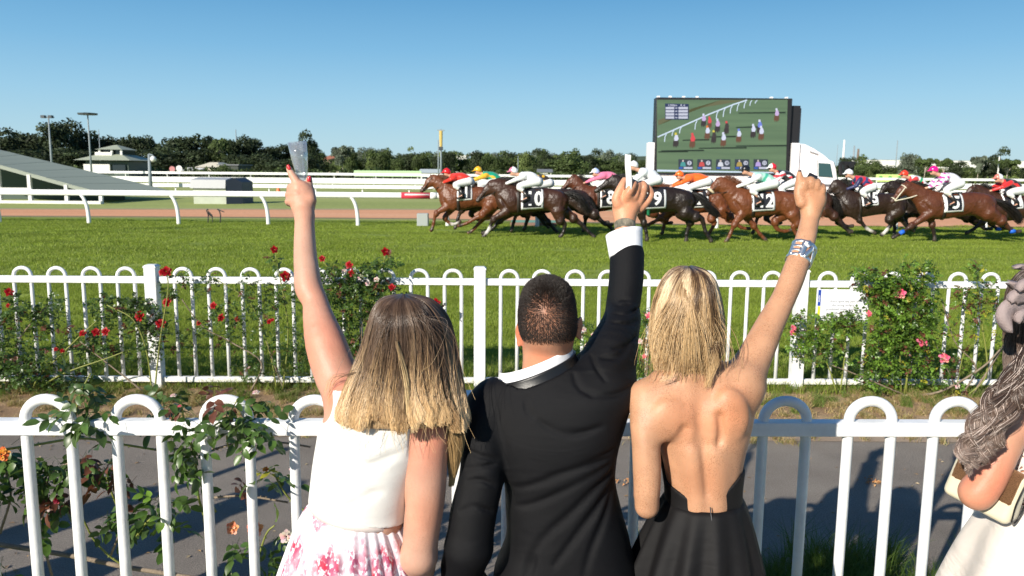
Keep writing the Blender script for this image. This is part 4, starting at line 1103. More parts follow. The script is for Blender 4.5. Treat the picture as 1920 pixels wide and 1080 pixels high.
# ================================================================== man in the dinner jacket, centre
def man_jacket():
    Yb = 2.12
    org = np.array([at(1050, 980, Yb)[0], Yb, 0])
    W = empty('person', org, 'short-haired man in black dinner jacket and white collar raising a paper ticket in his fist', 'person')
    sk = skin_mat('skin_tan', (.50, .25, .155), .12, (.25, .12, .07), 200, .4, .12)
    lo, hi = (at(835, 900, 2.0)[0]-.05, 1.86, 0), (at(1260, 400, 2.55)[0], 2.62, 2.05)
    xs = np.arange(lo[0], hi[0], .0045); ys = np.arange(1.84, 2.64, .0045)
    f = SDF(xs, ys, zgrid((0, .8, .016), (.8, 1.50, .007), (1.50, 1.72, .0042), (1.72, 2.10, .0034)))
    secs = pxloft([(760, 960, 1150, .06), (775, 930, 1165, .09), (780, 915, 1165, .12), (850, 940, 1150, .125), (900, 950, 1145, .12), (1000, 955, 1160, .12), (1080, 940, 1170, .12)], Yb, .12)
    zh = at(1050, 1080, Yb)[2]; cx = at(1055, 1080, Yb)[0]; secs += [(zh-.1, cx, Yb, .17, .13), (zh-.2, cx, Yb, .16, .12)]
    f.loft(secs, .02, 2.3)
    hc = at(1026, 600, 2.13)
    yaw = .12
    f.ell(hc+np.array([0, .0, .012]), (.0775, .098, .100), .02); f.ell(hc+np.array([-.004, .03, -.07]), (.058, .062, .062), .03)
    f.ell(hc+np.array([0, -.035, -.025]), (.066, .058, .06), .025)
    T = face(f, hc, 1.03, yaw)
    pxchain(f, [(1030, 635, 2.13, 46), (1027, 665, 2.13, 47), (1026, 690, 2.13, 48), (1024, 730, 2.13, 50)], .02)
    # ears
    for (u, v_, hh, hw, Y_) in ((974, 626, 22, 9.5, 2.125), (1086, 613, 22, 7.5, 2.13)):
        c = at(u, v_, Y_); sgn = -1 if u < 1000 else 1
        R = Matrix.Rotation(sgn*-.45, 3, 'Z') @ Matrix.Rotation(sgn*.10, 3, 'Y')
        f.ell(c, (hw*Y_/FPX*.62, .017, hh*Y_/FPX), .006, R); f.ell(c+np.array([-sgn*.004, .014, 0]), (.010, .018, .022), .01, R)
        f.ell(c+np.array([sgn*.001, -.001, -hh*Y_/FPX*.85]), (.0065, .009, .010), .006)
        f.ell(c+np.array([sgn*.006, -.007, .004]), (.004, .008, .017), .004, R, mode='sub')
    # raised forearm and hand
    pxchain(f, [(1130, 715, 2.12, 44), (1162, 612, 2.3, 30), (1174, 500, 2.42, 24), (1172, 432, 2.46, 19), (1171, 410, 2.475, 18.5)], .02)
    pxchain(f, [(1171, 412, 2.475, 18.5), (1168, 395, 2.485, 20), (1167, 376, 2.50, 18)], .010)
    pxchain(f, [(1175, 405, 2.475, 17), (1183, 386, 2.49, 18), (1190, 374, 2.505, 14)], .010)
    pxchain(f, [(1159, 383, 2.47, 10.5), (1156, 372, 2.47, 9.2), (1164, 352, 2.475, 7.6), (1171, 338, 2.485, 6.4)], .004)      # thumb side
    pxchain(f, [(1170, 378, 2.475, 10.5), (1179, 361, 2.46, 8.6), (1187.5, 345, 2.465, 7.6), (1184, 342, 2.49, 6.4), (1177, 345, 2.505, 5.6)], .003)   # index
    pxchain(f, [(1184, 380, 2.48, 10), (1192, 364, 2.475, 7.2), (1196, 348, 2.48, 6.5), (1193, 346, 2.505, 6), (1186, 352, 2.52, 5.4)], .0025)
    pxchain(f, [(1194, 384, 2.485, 9), (1203, 368, 2.485, 7.8), (1208, 350, 2.485, 7.2), (1203, 344, 2.505, 6.2), (1196, 350, 2.525, 5.4)], .0025)
    pxchain(f, [(1200, 392, 2.49, 8), (1214, 378, 2.495, 6.6), (1221.5, 364, 2.50, 6), (1216, 352, 2.50, 5.6), (1208, 349, 2.515, 5)], .0025)
    pxchain(f, [(1184, 372, 2.465, 4), (1178, 386, 2.468, 4), (1172, 400, 2.468, 3)], .01)
    legs(f, cx, Yb, zh-.15, .10, .085)
    v, q = f.mesh(1)
    col = blend_cols(v, (1, 1, 1), [(at(972, 630, 2.12), .05, (1.25, .72, .62)), (at(1010, 690, 2.05), .08, (1.15, .85, .75)), (at(1180, 380, 2.46), .11, (1.28, 1.16, 1.02)), (at(1172, 445, 2.46), .03, (.6, .6, .55)), (hc+np.array([0, -.05, .03]), .11, (.55, .44, .40))])
    body = link('body', mesh_data('body', v-org, q, [sk], True, col), W)
    eyes(T, W, org)
    # cropped hair: short hairs growing out of the scalp
    vv = v; fc = vv[q].mean(1); n_ = np.cross(vv[q[:, 2]]-vv[q[:, 0]], vv[q[:, 3]]-vv[q[:, 1]]); ar = np.linalg.norm(n_, axis=1); n_ /= ar[:, None]+1e-12
    rel = fc - hc
    c_, s_ = math.cos(yaw), math.sin(yaw); fy = -s_*rel[:, 0]+c_*rel[:, 1]
    lim = -.052 + np.clip((fy+.02)/.10, 0, 1)*.095            # hairline: lower at the nape, rises to the temples
    lim = lim + np.where(np.abs(rel[:, 0]) > .062, .018*np.clip((fy+.04)/.03, 0, 1), 0)
    edge = np.clip((rel[:, 2]-lim)/.022, 0, 1); ok = (edge > 0) & (np.linalg.norm(rel, axis=1) < .135) & (rel[:, 2] > -.11)
    ok &= ~((np.abs(rel[:, 0]) > .079) & (rel[:, 2] < .02))
    crown = at(1022, 585, 2.04); dcr = np.linalg.norm(fc-crown, axis=1)
    dens = edge*(.60+.40*np.clip((dcr-.03)/.05, 0, 1))
    r = np.random.default_rng(5); p_ = np.where(ok, ar*dens, 0); p_ /= p_.sum(); n = 34000
    pick = r.choice(len(fc), n, p=p_); jt = r.random((n, 4)); jt /= jt.sum(1)[:, None]
    root = (vv[q[pick]]*jt[:, :, None]).sum(1); nn = n_[pick]
    g = root-crown; g -= nn*(g*nn).sum(1)[:, None]; g /= np.linalg.norm(g, axis=1)[:, None]+1e-6
    swirl = np.cross(nn, g)*.5
    topk = np.clip((root[:, 2]-hc[2]-.04)/.05, 0, 1)[:, None]
    d = nn*(.45+.5*topk) + g*.8 + swirl*.5 + np.array([0, 0, -.35])*(1-topk) + r.normal(0, .25, (n, 3)); d /= np.linalg.norm(d, axis=1)[:, None]
    L_ = (.0045+.0095*topk[:, 0]+r.random(n)*.003)[:, None]*edge[pick][:, None]**.4
    P = np.stack([root-nn*.0008, root+d*L_*.5+nn*.0006, root+d*L_], 1)
    strands('hair', P, .00034, .00018, hair_mat('hair_black', [(0, (.012, .008, .006)), (1, (.022, .014, .010))], .5, .4), W, org)
    # jacket
    jm = cloth_mat('black_wool', (.005, .005, .006), .6, 0, 1300, .3, spec=.18, fold=.12)
    g = SDF(np.arange(at(800, 1000, 1.95)[0]-.04, hi[0], .005), np.arange(1.80, 2.62, .005), zgrid((.70, 1.0, .008), (1.0, 1.93, .005)))
    js = pxloft([(688, 1000, 1140, .055), (700, 975, 1178, .075), (720, 945, 1192, .10), (745, 915, 1190, .12), (775, 910, 1176, .13), (820, 920, 1162, .14), (868, 935, 1153, .14), (900, 945, 1153, .138), (950, 948, 1164, .14), (1010, 948, 1180, .145), (1080, 925, 1196, .15)], 2.11, .14)
    g.loft(js + [(zh-.10, cx, 2.12, .20, .155), (zh-.17, cx, 2.12, .20, .15)], .02, 2.5)
    g.cap(at(1020, 712, 2.10), at(925, 748, 2.10), .052, .050, .045); g.cap(at(925, 750, 2.09), at(908, 765, 2.09), .05, .052, .03)
    g.cap(at(1060, 712, 2.12), at(1130, 705, 2.14), .06, .062, .04)
    pxchain(g, [(1128, 715, 2.13, 58), (1143, 672, 2.18, 53), (1156, 632, 2.24, 42), (1166, 600, 2.30, 36), (1168, 575, 2.335, 32.5), (1174, 525, 2.38, 32.5), (1176, 478, 2.425, 32)], .025)
    pxchain(g, [(908, 790, 2.06, 38), (905, 840, 2.04, 41), (902, 900, 2.02, 44), (888, 960, 2.01, 46), (880, 1020, 2.0, 46)], .022)
    e0 = at(878, 1030, 2.0); g.chain([e0, e0+np.array([-.02, .06, -.10]), e0+np.array([.01, .16, -.19])], [.062, .058, .045], .02)
    # sleeve-head seam and creases pulled from the raised arm and the waist button
    for pts, w, d_ in (([(886, 754), (906, 770), (922, 795), (935, 830), (944, 870), (948, 905)], .0045, .004), ([(948, 905), (950, 960), (944, 1010), (930, 1060), (918, 1100)], .014, .012)):
        g.chain([at(u, v_, Y_) for (u, v_), Y_ in zip(pts, (2.045, 2.00, 1.975, 1.968, 1.966, 1.966))], [w]*len(pts), d_, mode='sub')
    for pts, w in (([(1150, 845), (1100, 872), (1045, 895), (990, 912), (960, 915)], .0085), ([(1146, 870), (1100, 900), (1050, 925), (1000, 945), (965, 950)], .008),
                   ([(1146, 885), (1110, 925), (1070, 965), (1020, 1010), (985, 1060)], .010), ([(1148, 900), (1122, 950), (1085, 1000), (1040, 1060)], .010),
                   ([(1150, 915), (1135, 970), (1110, 1030), (1095, 1080)], .009), ([(1145, 858), (1090, 878), (1030, 893)], .006), ([(1000, 1050), (985, 1085)], .012),
                   ([(1105, 735), (1130, 742), (1160, 738), (1185, 725)], .007), ([(1075, 700), (1085, 725), (1112, 745)], .006), ([(1010, 790), (1050, 812), (1090, 812), (1130, 800)], .008),
                   ([(985, 745), (990, 770), (1000, 780)], .009), ([(1180, 650), (1160, 668), (1130, 672)], .008), ([(1192, 630), (1175, 648), (1150, 655)], .006),
                   ([(1195, 600), (1180, 608), (1150, 606)], .006), ([(1200, 575), (1178, 588), (1150, 590)], .005), ([(1142, 560), (1160, 572), (1180, 570)], .005), ([(1204, 545), (1185, 560), (1160, 562)], .004),
                   ([(870, 840), (900, 855), (935, 862)], .006), ([(868, 880), (895, 878), (930, 870)], .007), ([(870, 905), (900, 900), (930, 912)], .006), ([(862, 960), (890, 950), (925, 960)], .006),
                   ([(1108, 665), (1118, 690), (1135, 715)], .005)):
        C = []
        for u, v_ in pts:      # find the cloth surface facing the viewer
            for Y_ in np.arange(1.82, 2.5, .004):
                p = at(u, v_, Y_); i, j, k = np.searchsorted(g.x, p[0]), np.searchsorted(g.y, p[1]), np.searchsorted(g.z, p[2])
                if 0 < i < len(g.x) and 0 < j < len(g.y) and 0 < k < len(g.z) and g.d[i, j, k] < 0: C.append(at(u, v_, Y_-w*.25)); break
        if len(C) > 1:
            C = bez(C, 4); ww = w*np.sin(np.linspace(.25, math.pi-.25, len(C)))**.7
            g.chain(C, list(ww*.8), w*1.5, mode='sub')
    # opening for shirt and neck: everything above the collar line inside the neck ellipse goes
    cc = at(1006, 686, 2.055); cc[1] = 2.13
    g.clip(lambda X, Y, Z: -np.maximum((np.sqrt(((X-cc[0]-.004)/.116)**2+((Y-cc[1])/.100)**2)-1)*.09, (cc[2]-.046+.41*(X-cc[0]))-Z), .004)
    jk = g.obj('jacket', jm, W, org, 1)
    # collar band (satin) and white shirt collar: slanting rings round the neck
    def ring(name, c, a, b, h0, h1, tx, ty, m, th, flare, ph=(0, 360), rim=0.0, rise=None):
        n = 90; V = []; F = []; A = np.radians(np.linspace(ph[0], ph[1], n+1)); nh = 6
        for j in range(nh+1):
            t = j/nh
            for a_ in A:
                rr = 1+flare*(1-t)**1.4; x, y = a*rr*math.cos(a_), b*rr*math.sin(a_)
                V.append((c[0]+x, c[1]+y, c[2]+h0+(h1-h0)*t+tx*x+ty*y + (rise(a_)*t if rise else 0)))
        for j in range(nh):
            for i in range(n): F.append((j*(n+1)+i, j*(n+1)+i+1, (j+1)*(n+1)+i+1, (j+1)*(n+1)+i))
        o = link(name, mesh_data(name, np.array(V)-org, F, [m], True), W); s2 = o.modifiers.new('s', 'SOLIDIFY'); s2.thickness = th; s2.offset = 0
        return o
    ring('shirt_collar', cc, .098, .078, -.050, .005, .41, .0, cloth_mat('white_cotton', (.82, .82, .84), .7, .1, 900, .1), .003, .09, (176, 392))
    sat = mat('black_satin', (.010, .010, .011), .34, spec=.4, bump=.1, bscale=700)
    ring('satin_collar', cc+np.array([.001, -.002, 0]), .105, .085, -.058, -.020, .41, .0, sat, .004, .13, (170, 385))
    # shirt body strip seen beside the neck, and cuff
    s1 = SDF.cube(cc+np.array([-.16, -.06, -.14]), cc+np.array([.12, .13, .04]), .005)
    s1.cap(cc+np.array([.0, .02, -.09]), cc+np.array([-.085, .03, -.115]), .055, .045, .02, (1, 1.25, .8)); s1.cap(cc+np.array([.02, 0, -.13]), cc+np.array([.02, 0, .05]), .062, .062, .002, mode='sub')
    s1.obj('shirt', _mats['white_cotton'], W, org, 1)
    ca, cb = at(1173, 474, 2.425), at(1170, 437, 2.452); ax = (cb-ca)/np.linalg.norm(cb-ca)
    u_ = np.array([1, 0, 0])-ax*ax[0]; u_ /= np.linalg.norm(u_); w_ = np.cross(ax, u_)
    V = []; F = []; n = 48; hgt = np.linalg.norm(cb-ca)
    for j in range(7):
        t = j/6
        for i in range(n):
            a = 2*math.pi*i/n; R_ = .050+.007*t; V.append(ca-ax*.015+ax*(hgt+.017)*t + u_*(R_*math.cos(a)-.0015*t*0) + w_*R_*math.sin(a)*.92 + ax*.010*t*(.9*math.cos(a)+.25*math.sin(a)))
    for j in range(6):
        for i in range(n): F.append((j*n+i, j*n+(i+1) % n, (j+1)*n+(i+1) % n, (j+1)*n+i))
    o = link('shirt_cuff', mesh_data('shirt_cuff', np.array(V)-org, F, [_mats['white_cotton']], True), W); s2 = o.modifiers.new('s', 'SOLIDIFY'); s2.thickness = .002
    # woven band round the wrist
    wa, wb = at(1172, 430, 2.463), at(1171.5, 414, 2.472); ax = (wb-wa)/np.linalg.norm(wb-wa); u_ = np.array([1, 0, 0])-ax*ax[0]; u_ /= np.linalg.norm(u_); w_ = np.cross(ax, u_)
    V = []; F = []
    for j in range(5):
        for i in range(n): a = 2*math.pi*i/n; V.append(wa+(wb-wa)*j/4+u_*.0325*math.cos(a)+w_*.0325*math.sin(a))
    for j in range(4):
        for i in range(n): F.append((j*n+i, j*n+(i+1) % n, (j+1)*n+(i+1) % n, (j+1)*n+i))
    o = link('wrist_band', mesh_data('wrist_band', np.array(V)-org, F, [mat('camo_band', (.10, .095, .07), .8, col2=(.26, .22, .16), nscale=60, bump=.3, bscale=300)], True), W); s2 = o.modifiers.new('s', 'SOLIDIFY'); s2.thickness = .003
    # trousers and shoes
    t_ = SDF.cube((cx-.24, Yb-.2, .02), (cx+.24, Yb+.2, zh), .012)
    for q_ in (-1, 1): t_.chain([(cx+q_*.09, Yb, zh-.12), (cx+q_*.1, Yb+.01, .5), (cx+q_*.095, Yb, .07)], [.105, .085, .075], .02)
    t_.obj('trousers', jm, W, org, 1)
    for q_ in (-1, 1):
        mb = MB(); mb.lathe([(.001, 0), (.048, .0), (.05, .03), (.04, .07), (.001, .085)], (0, 0, 0), 14)
        o = mb.build('shoe', mat('black_leather', (.012, .011, .01), .25), W, (cx+q_*.1-org[0], .06, 0), True); o.scale = (1, 2.5, 1)
    # the ticket
    ta, tb = at(1174, 362, 2.467), at(1174.5, 289.5, 2.445)
    d = (tb-ta); L_ = np.linalg.norm(d); d /= L_; w_ = np.array([.55, -.83, 0]); w_ -= d*(w_@d); w_ /= np.linalg.norm(w_)
    TK = empty('betting_ticket', ta, 'thin white paper slip held upright in the raised fist of the man in black', 'ticket')
    V = []; F = []; nz = 8
    for j in range(nz+1):
        for i in range(4): V.append(d*L_*j/nz + w_*(-.004+.0085*i) + np.array([.002*math.sin(j*.7), 0, 0]) + np.cross(w_, d)*.0012*(i % 2))
    for j in range(nz):
        for i in range(3): F.append((j*4+i, j*4+i+1, (j+1)*4+i+1, (j+1)*4+i))
    o = link('slip', mesh_data('slip', V, F, [mat('paper', (.82, .82, .80), .6)], False), TK); s2 = o.modifiers.new('s', 'SOLIDIFY'); s2.thickness = .0025
    return W
M1 = man_jacket()
# ================================================================== woman in the backless black dress
def woman_black():
    Yb = 2.08
    org = np.array([at(1320, 980, Yb)[0], Yb, 0])
    W = empty('person', org, 'blonde woman with a bob in a backless black dress, raising her fist', 'person')
    sk = skin_mat('skin_freckled', (.49, .265, .155), .6, (.27, .115, .055), 230, .42, .12)
    xs = np.arange(at(1165, 900, 1.95)[0]-.03, at(1570, 400, 2.5)[0]+.03, .0042); ys = np.arange(1.86, 2.52, .0042)
    f = SDF(xs, ys, zgrid((0, .8, .014), (.8, 1.70, .0042), (1.70, 2.10, .0033)))
    rows = [(705, 1240, 1372, .045), (722, 1208, 1408, .07), (745, 1193, 1414, .092), (775, 1205, 1411, .105), (813, 1230, 1402, .108), (850, 1240, 1393, .104), (885, 1247, 1387, .098), (925, 1252, 1384, .094), (965, 1245, 1392, .10), (1010, 1230, 1405, .12), (1070, 1215, 1420, .13)]
    secs = pxloft(rows, Yb, .1); zh = at(1320, 1070, Yb)[2]; cx = at(1318, 1070, Yb)[0]
    secs += [(zh-.09, cx, Yb, .155, .13), (zh-.18, cx, Yb, .15, .12)]
    f.loft(secs, .02, 2.3)
    hc = at(1296, 612, 2.10)
    f.ell(hc, (.073, .092, .105), .02); f.ell(hc+np.array([0, .025, -.06]), (.052, .062, .06), .03)
    T = face(f, hc)
    f.cap(at(1292, 660, 2.11), at(1292, 745, 2.09), .050, .060, .05)
    # trapezius, shoulders
    f.cap(at(1292, 700, 2.06), at(1212, 745, 2.06), .032, .040, .05); f.cap(at(1300, 700, 2.06), at(1385, 715, 2.06), .034, .045, .05)
    # shoulder blades
    R1 = Matrix.Rotation(.35, 3, 'Y')
    f.ell(at(1248, 790, 1.997), (.044, .022, .058), .022, R1)
    f.ell(at(1372, 772, 1.995), (.040, .024, .060), .03, Matrix.Rotation(-.25, 3, 'Y'))
    f.chain([at(1226, 838, 1.985), at(1250, 842, 1.978), at(1272, 830, 1.976), at(1284, 805, 1.978)], [.005, .0075, .0075, .004], .020, mode='sub')
    f.chain([at(1340, 850, 1.982), at(1352, 815, 1.978), at(1350, 780, 1.98)], [.003, .004, .003], .022, mode='sub')
    # spine furrow and the two muscle columns
    f.chain([at(1312, 760, 1.985), at(1316, 820, 1.972), at(1320, 870, 1.976), at(1325, 925, 1.982)], [.005, .009, .010, .010], .030, mode='sub')
    f.chain([at(1298, 850, 1.995), at(1304, 900, 1.998), at(1308, 950, 2.0)], [.017, .018, .02], .03)
    f.chain([at(1340, 850, 1.995), at(1343, 900, 1.998), at(1344, 950, 2.0)], [.017, .018, .02], .03)
    # hanging arm, bent at the elbow
    pxchain(f, [(1215, 752, 2.055, 30), (1209, 785, 2.03, 29), (1211, 830, 2.01, 27.5), (1213, 880, 2.0, 27.5), (1213, 925, 1.995, 25.5), (1213, 950, 1.995, 22)], .018)
    e0 = at(1213, 948, 2.0); f.chain([e0, e0+np.array([.012, .09, .012]), e0+np.array([.045, .24, .05])], [.029, .034, .022], .012)
    wr = e0+np.array([.045, .24, .05]); f.cap(wr, wr+np.array([.01, .07, .01]), .024, .024, .012, (1, 1, .7))
    for i in range(4): f.chain([wr+np.array([-.008+.013*i, .07, .01]), wr+np.array([-.008+.014*i, .105, .0]), wr+np.array([-.006+.014*i, .105, -.025])], [.009, .008, .0065], .003)
    f.chain([wr+np.array([.0, .03, .02]), wr+np.array([.02, .07, .03])], [.011, .008], .005)
    # raised arm
    pxchain(f, [(1378, 738, 2.07, 42), (1398, 702, 2.09, 36), (1422, 655, 2.13, 31), (1446, 604, 2.18, 26), (1468, 562, 2.22, 22.5), (1483, 527, 2.25, 22.5), (1494, 497, 2.28, 21.5), (1504, 468, 2.31, 19.5), (1513, 438, 2.34, 18), (1520, 402, 2.37, 16)], .022)
    f.ell(at(1392, 722, 2.08), (.048, .05, .052), .04)
    # fist: back of the hand to us, knuckles on top, fingers folded over
    pxchain(f, [(1520, 402, 2.37, 16), (1518, 385, 2.38, 19), (1512, 360, 2.385, 14)], .010)
    pxchain(f, [(1523, 398, 2.37, 15), (1530, 378, 2.385, 18), (1535, 362, 2.39, 13)], .010)
    f.ell(at(1521, 368, 2.385), (.038, .020, .040), .012)
    for (u, v_, u2, h) in ((1508, 345, 1507, 9.2), (1520, 342, 1519.5, 9.2), (1531, 346, 1531, 8.8), (1541, 355, 1541, 8.0)):
        pxchain(f, [(u, v_+20, 2.375, h*.6), (u, v_, 2.372, h), (u2-.5, v_-4, 2.40, h*.85), (u2-1, v_+12, 2.43, h*.8), (u2-1, v_+20, 2.41, h*.75)], .003)
    for (u, v_) in ((1514, 346), (1525.5, 345), (1536.5, 350)): f.cap(at(u, v_-12, 2.352), at(u, v_+14, 2.352), .004, .0025, .006, mode='sub')
    pxchain(f, [(1503, 380, 2.37, 11), (1498, 362, 2.375, 9.5), (1499, 344, 2.38, 8), (1499, 330, 2.385, 6), (1499, 323, 2.387, 4.4)], .005)
    legs(f, cx, Yb, zh-.12)
    v, q = f.mesh(1)
    col = blend_cols(v, (1, 1, 1), [(at(1372, 775, 1.97), .12, (1.05, .84, .74)), (at(1290, 790, 1.97), .12, (1.03, .86, .78)), (at(1520, 370, 2.36), .1, (1.05, .95, .88)), (at(1320, 900, 1.98), .1, (1.0, .88, .82)), (hc+np.array([0, -.03, .06]), .13, (.35, .25, .16))])
    link('body', mesh_data('body', v-org, q, [sk], True, col), W)
    eyes(T, W, org)
    nail('fingernail', at(1499.5, 323, 2.383), at(1499.5, 318, 2.387)-at(1499, 330, 2.387), (-.4, -1, .1), .010, .014, mat('nail_dark', (.04, .01, .015), .2), W, org)
    # black dress: bodice cut low at the back, full skirt
    bm = cloth_mat('black_crepe', (.006, .0055, .006), .65, 0, 900, .2, spec=.25, fold=.15)
    g = SDF.cube((at(1200, 900, Yb)[0], 1.9, zh-.1), (at(1440, 900, Yb)[0], 2.26, at(1300, 800, Yb)[2]), .0045)
    g.loft(secs, .02, 2.3, grow=.007)
    zv, xv = at(1331, 952, 1.98)[2], at(1331, 952, 1.98)[0]
    zl, xl = at(1246, 914, 1.99)[2], at(1246, 914, 1.99)[0]; zr, xr = at(1392, 896, 1.99)[2], at(1392, 896, 1.99)[0]
    def neck(X, Y, Z):
        w = np.clip((X-xl)/(xv-xl), 0, 1); l = zl+(zv-zl)*(w**.9); w2 = np.clip((X-xv)/(xr-xv), 0, 1); r_ = zv+(zr-zv)*(w2**.9)
        ln = np.where(X < xv, l, r_) + 0*Z
        fr = np.clip((Y-2.068)/.10, 0, 1)*.20       # rises to the front
        return (Z-ln-fr)
    g.clip(neck, .003)
    g.obj('bodice', bm, W, org, 1)
    zw = at(1318, 930, Yb)[2]; wc = at(1319, 930, Yb)
    pleats('skirt', zw, .35, (wc[0], Yb), (wc[0]-.03, Yb+.04), (.102, .108), (.30, .30), 13, .024, bm, W, org, 60, 20, .02, .74, 8, top_amp=.06)
    g2 = [at(1331, 950, 1.972), at(1335, 985, 1.965), at(1338, 1005, 1.958)]
    MB().tube(np.array(g2)+np.array([0, -.004, 0]), .0016, 5).build('zip', mat('zip_grey', (.05, .05, .055), .4, metal=.5), W, org=org, smooth=True)
    for s_ in (-1, 1):
        mb = MB(); mb.lathe([(.001, 0), (.038, .0), (.04, .03), (.033, .06), (.001, .07)], (0, 0, 0), 14)
        o = mb.build('shoe', _mats['black_leather'], W, (cx+s_*.095-org[0], .05, 0), True); o.scale = (1, 2.3, 1)
    # blonde bob
    rows_h = [(499, 1289, 1295, 2.095, 0.005), (505, 1278, 1308, 2.05, 0.05), (514, 1266, 1325, 2.022, 0.08), (536, 1249, 1341, 2, 0.105), (570, 1237, 1350, 1.985, 0.12), (608, 1231, 1355, 1.98, 0.124), (645, 1230, 1355, 1.983, 0.12), (675, 1234, 1350, 1.994, 0.104), (700, 1241, 1341, 2.005, 0.09), (722, 1250, 1331, 2.014, 0.078)]
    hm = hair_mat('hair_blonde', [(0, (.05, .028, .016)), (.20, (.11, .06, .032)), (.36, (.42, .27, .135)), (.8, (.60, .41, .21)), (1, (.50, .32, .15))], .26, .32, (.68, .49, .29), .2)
    H = empty('hair', (0, 0, 0)); H.parent = W
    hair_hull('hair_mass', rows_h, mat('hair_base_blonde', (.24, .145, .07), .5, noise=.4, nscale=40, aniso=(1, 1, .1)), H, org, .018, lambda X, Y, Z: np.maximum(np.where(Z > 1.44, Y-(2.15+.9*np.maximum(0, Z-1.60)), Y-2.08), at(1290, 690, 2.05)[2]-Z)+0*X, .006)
    def endf(ph):
        c = np.cos(np.radians(ph)); b_ = np.clip(-np.sin(np.radians(ph)), 0, 1)
        return 1-.095*b_**2.5 + 0*c
    P = hair_fall(rows_h, 22000, 20, (-215, 35), .16, 21, 130, (.88, 1.0), .008, endf=endf, part=14)
    t = np.linspace(0, 1, 20)[None, :]; r = np.random.default_rng(3)
    P[:, :, 0] += (.008*np.sin(P[:, -1:, 0]*90)+r.normal(0, .004, (len(P), 1)))*np.clip((t-.35)/.65, 0, 1)**1.5; P[:, :, 2] += .010*np.clip(np.sin(P[:, -1:, 0]*60+1), 0, 1)*np.clip((t-.7)/.3, 0, 1)
    hd = hair_mat('hair_blonde_low', [(0, (.03, .016, .010)), (.25, (.055, .030, .016)), (.5, (.15, .085, .04)), (1, (.20, .115, .05))], .3, .34)
    hl = hair_mat('hair_blonde_high', [(0, (.10, .06, .035)), (.14, (.24, .155, .085)), (.30, (.74, .57, .37)), (1, (.78, .58, .34))], .2, .3)
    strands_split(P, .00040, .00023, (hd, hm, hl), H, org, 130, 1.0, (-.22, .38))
    Q = []
    for i in range(420):    # layered locks crossing the main fall
        a0 = r.uniform(-1, 1); u0 = 1293+a0*40; s0 = r.normal(0, 12)
        Q.append(bez([at(1291, 503, 2.08), at(1291+a0*18, 520, 2.03), at(u0, 560, 1.988+.03*a0*a0), at(1293+a0*62+s0, 620, 1.972+.055*a0*a0), at(1293+a0*64+s0*1.6, 670, 1.98+.055*a0*a0), at(1293+a0*56+s0*2, 690+r.uniform(-10, 28), 1.998+.05*a0*a0)], 4))
    strands('layer_locks', np.array(Q), .0005, .00025, hm, H, org)
    Q = []
    for i in range(110):    # pointed ends on the nape and by the right shoulder
        a0 = r.choice([0, 1], p=[.2, .8]); b0 = (1262, 700, 1238, 716) if a0 == 0 else (1338, 680, 1327, 722)
        Q.append(bez([at(b0[0]+r.normal(0, 7), 640, 1.985), at(b0[0]+r.normal(0, 5), b0[1], 1.99), at(b0[2]+r.normal(0, 4), b0[3]+r.normal(0, 5), 1.998)], 5))
    strands('end_wisps', np.array(Q), .0005, .0002, hm, H, org)
    # silver cuff with cut-out letters
    A, B = at(1502, 478, 2.305), at(1512, 454, 2.33); ax = (B-A)/np.linalg.norm(B-A); u_ = np.array([1, 0, 0])-ax*ax[0]; u_ /= np.linalg.norm(u_); w_ = -np.cross(ax, u_)
    Hh = .050; R_ = .0365; sil = mat('silver', (.90, .89, .87), .42, metal=1.0, noise=.03, nscale=30, bump=.05, bscale=120)
    CB = empty('bracelet', A, 'wide silver cuff bracelet with cut-out letters on the raised forearm', 'bracelet')
    def pt(a, z, r_=R_): a = rad(a); return u_*r_*math.sin(a)*1.02 - w_*(-r_)*math.cos(a)*-1 + ax*z if False else u_*r_*math.sin(a) + w_*r_*-math.cos(a)*-1 + ax*z
    if pt(0, 0)[1] > 0: w_ = -w_
    def bar(a0, z0, a1, z1, wd, name):
        n = 10; V = []; F = []
        for i in range(n+1):
            t = i/n; a = a0+(a1-a0)*t; z = z0+(z1-z0)*t
            da, dz = (a1-a0)*R_*rad(1), (z1-z0); L_ = math.hypot(da, dz)+1e-9; nx, nz = -dz/L_*wd/2, da/L_*wd/2
            for s_ in (-1, 1):
                for rr in (R_-.0012, R_+.0012): V.append(pt(a+s_*nx/R_/rad(1), z+s_*nz, rr))
        for i in range(n):
            b = i*4; c = b+4; F += [(b, b+1, c+1, c), (b+1, b+3, c+3, c+1), (b+3, b+2, c+2, c+3), (b+2, b, c, c+2)]
        F += [(0, 2, 3, 1), (n*4, n*4+1, n*4+3, n*4+2)]
        return link(name, mesh_data(name, V, F, [sil], True), CB)
    bar(-140, -Hh/2, 140, -Hh/2, .010, 'rim'); bar(-140, Hh/2, 140, Hh/2, .010, 'rim')
    bar(-62, -Hh/2, -62, Hh/2, .013, 'letter_bar'); bar(-62, .006, -16, .006, .007, 'letter_bar'); bar(-62, -.009, -20, -.009, .007, 'letter_bar')
    bar(-8, -Hh/2, -8, Hh/2, .017, 'letter_bar'); bar(-4, Hh/2, 18, Hh/2-.010, .02, 'letter_bar')
    bar(8, -Hh/2, 42, Hh/2, .015, 'letter_bar'); bar(42, Hh/2, 62, -Hh/2, .015, 'letter_bar'); bar(80, -Hh/2, 80, Hh/2, .012, 'letter_bar'); bar(110, -Hh/2, 110, Hh/2, .02, 'letter_bar')
    # lipstick-sized dark tube held in the fist
    a, b = at(1508, 336, 2.385), at(1530, 329, 2.37); TB = empty('lipstick', a, 'small dark grey tube poking out above the knuckles of the blonde woman in black', 'lipstick')
    a2, b2 = at(1515, 328.5, 2.385), at(1528.5, 335, 2.378)
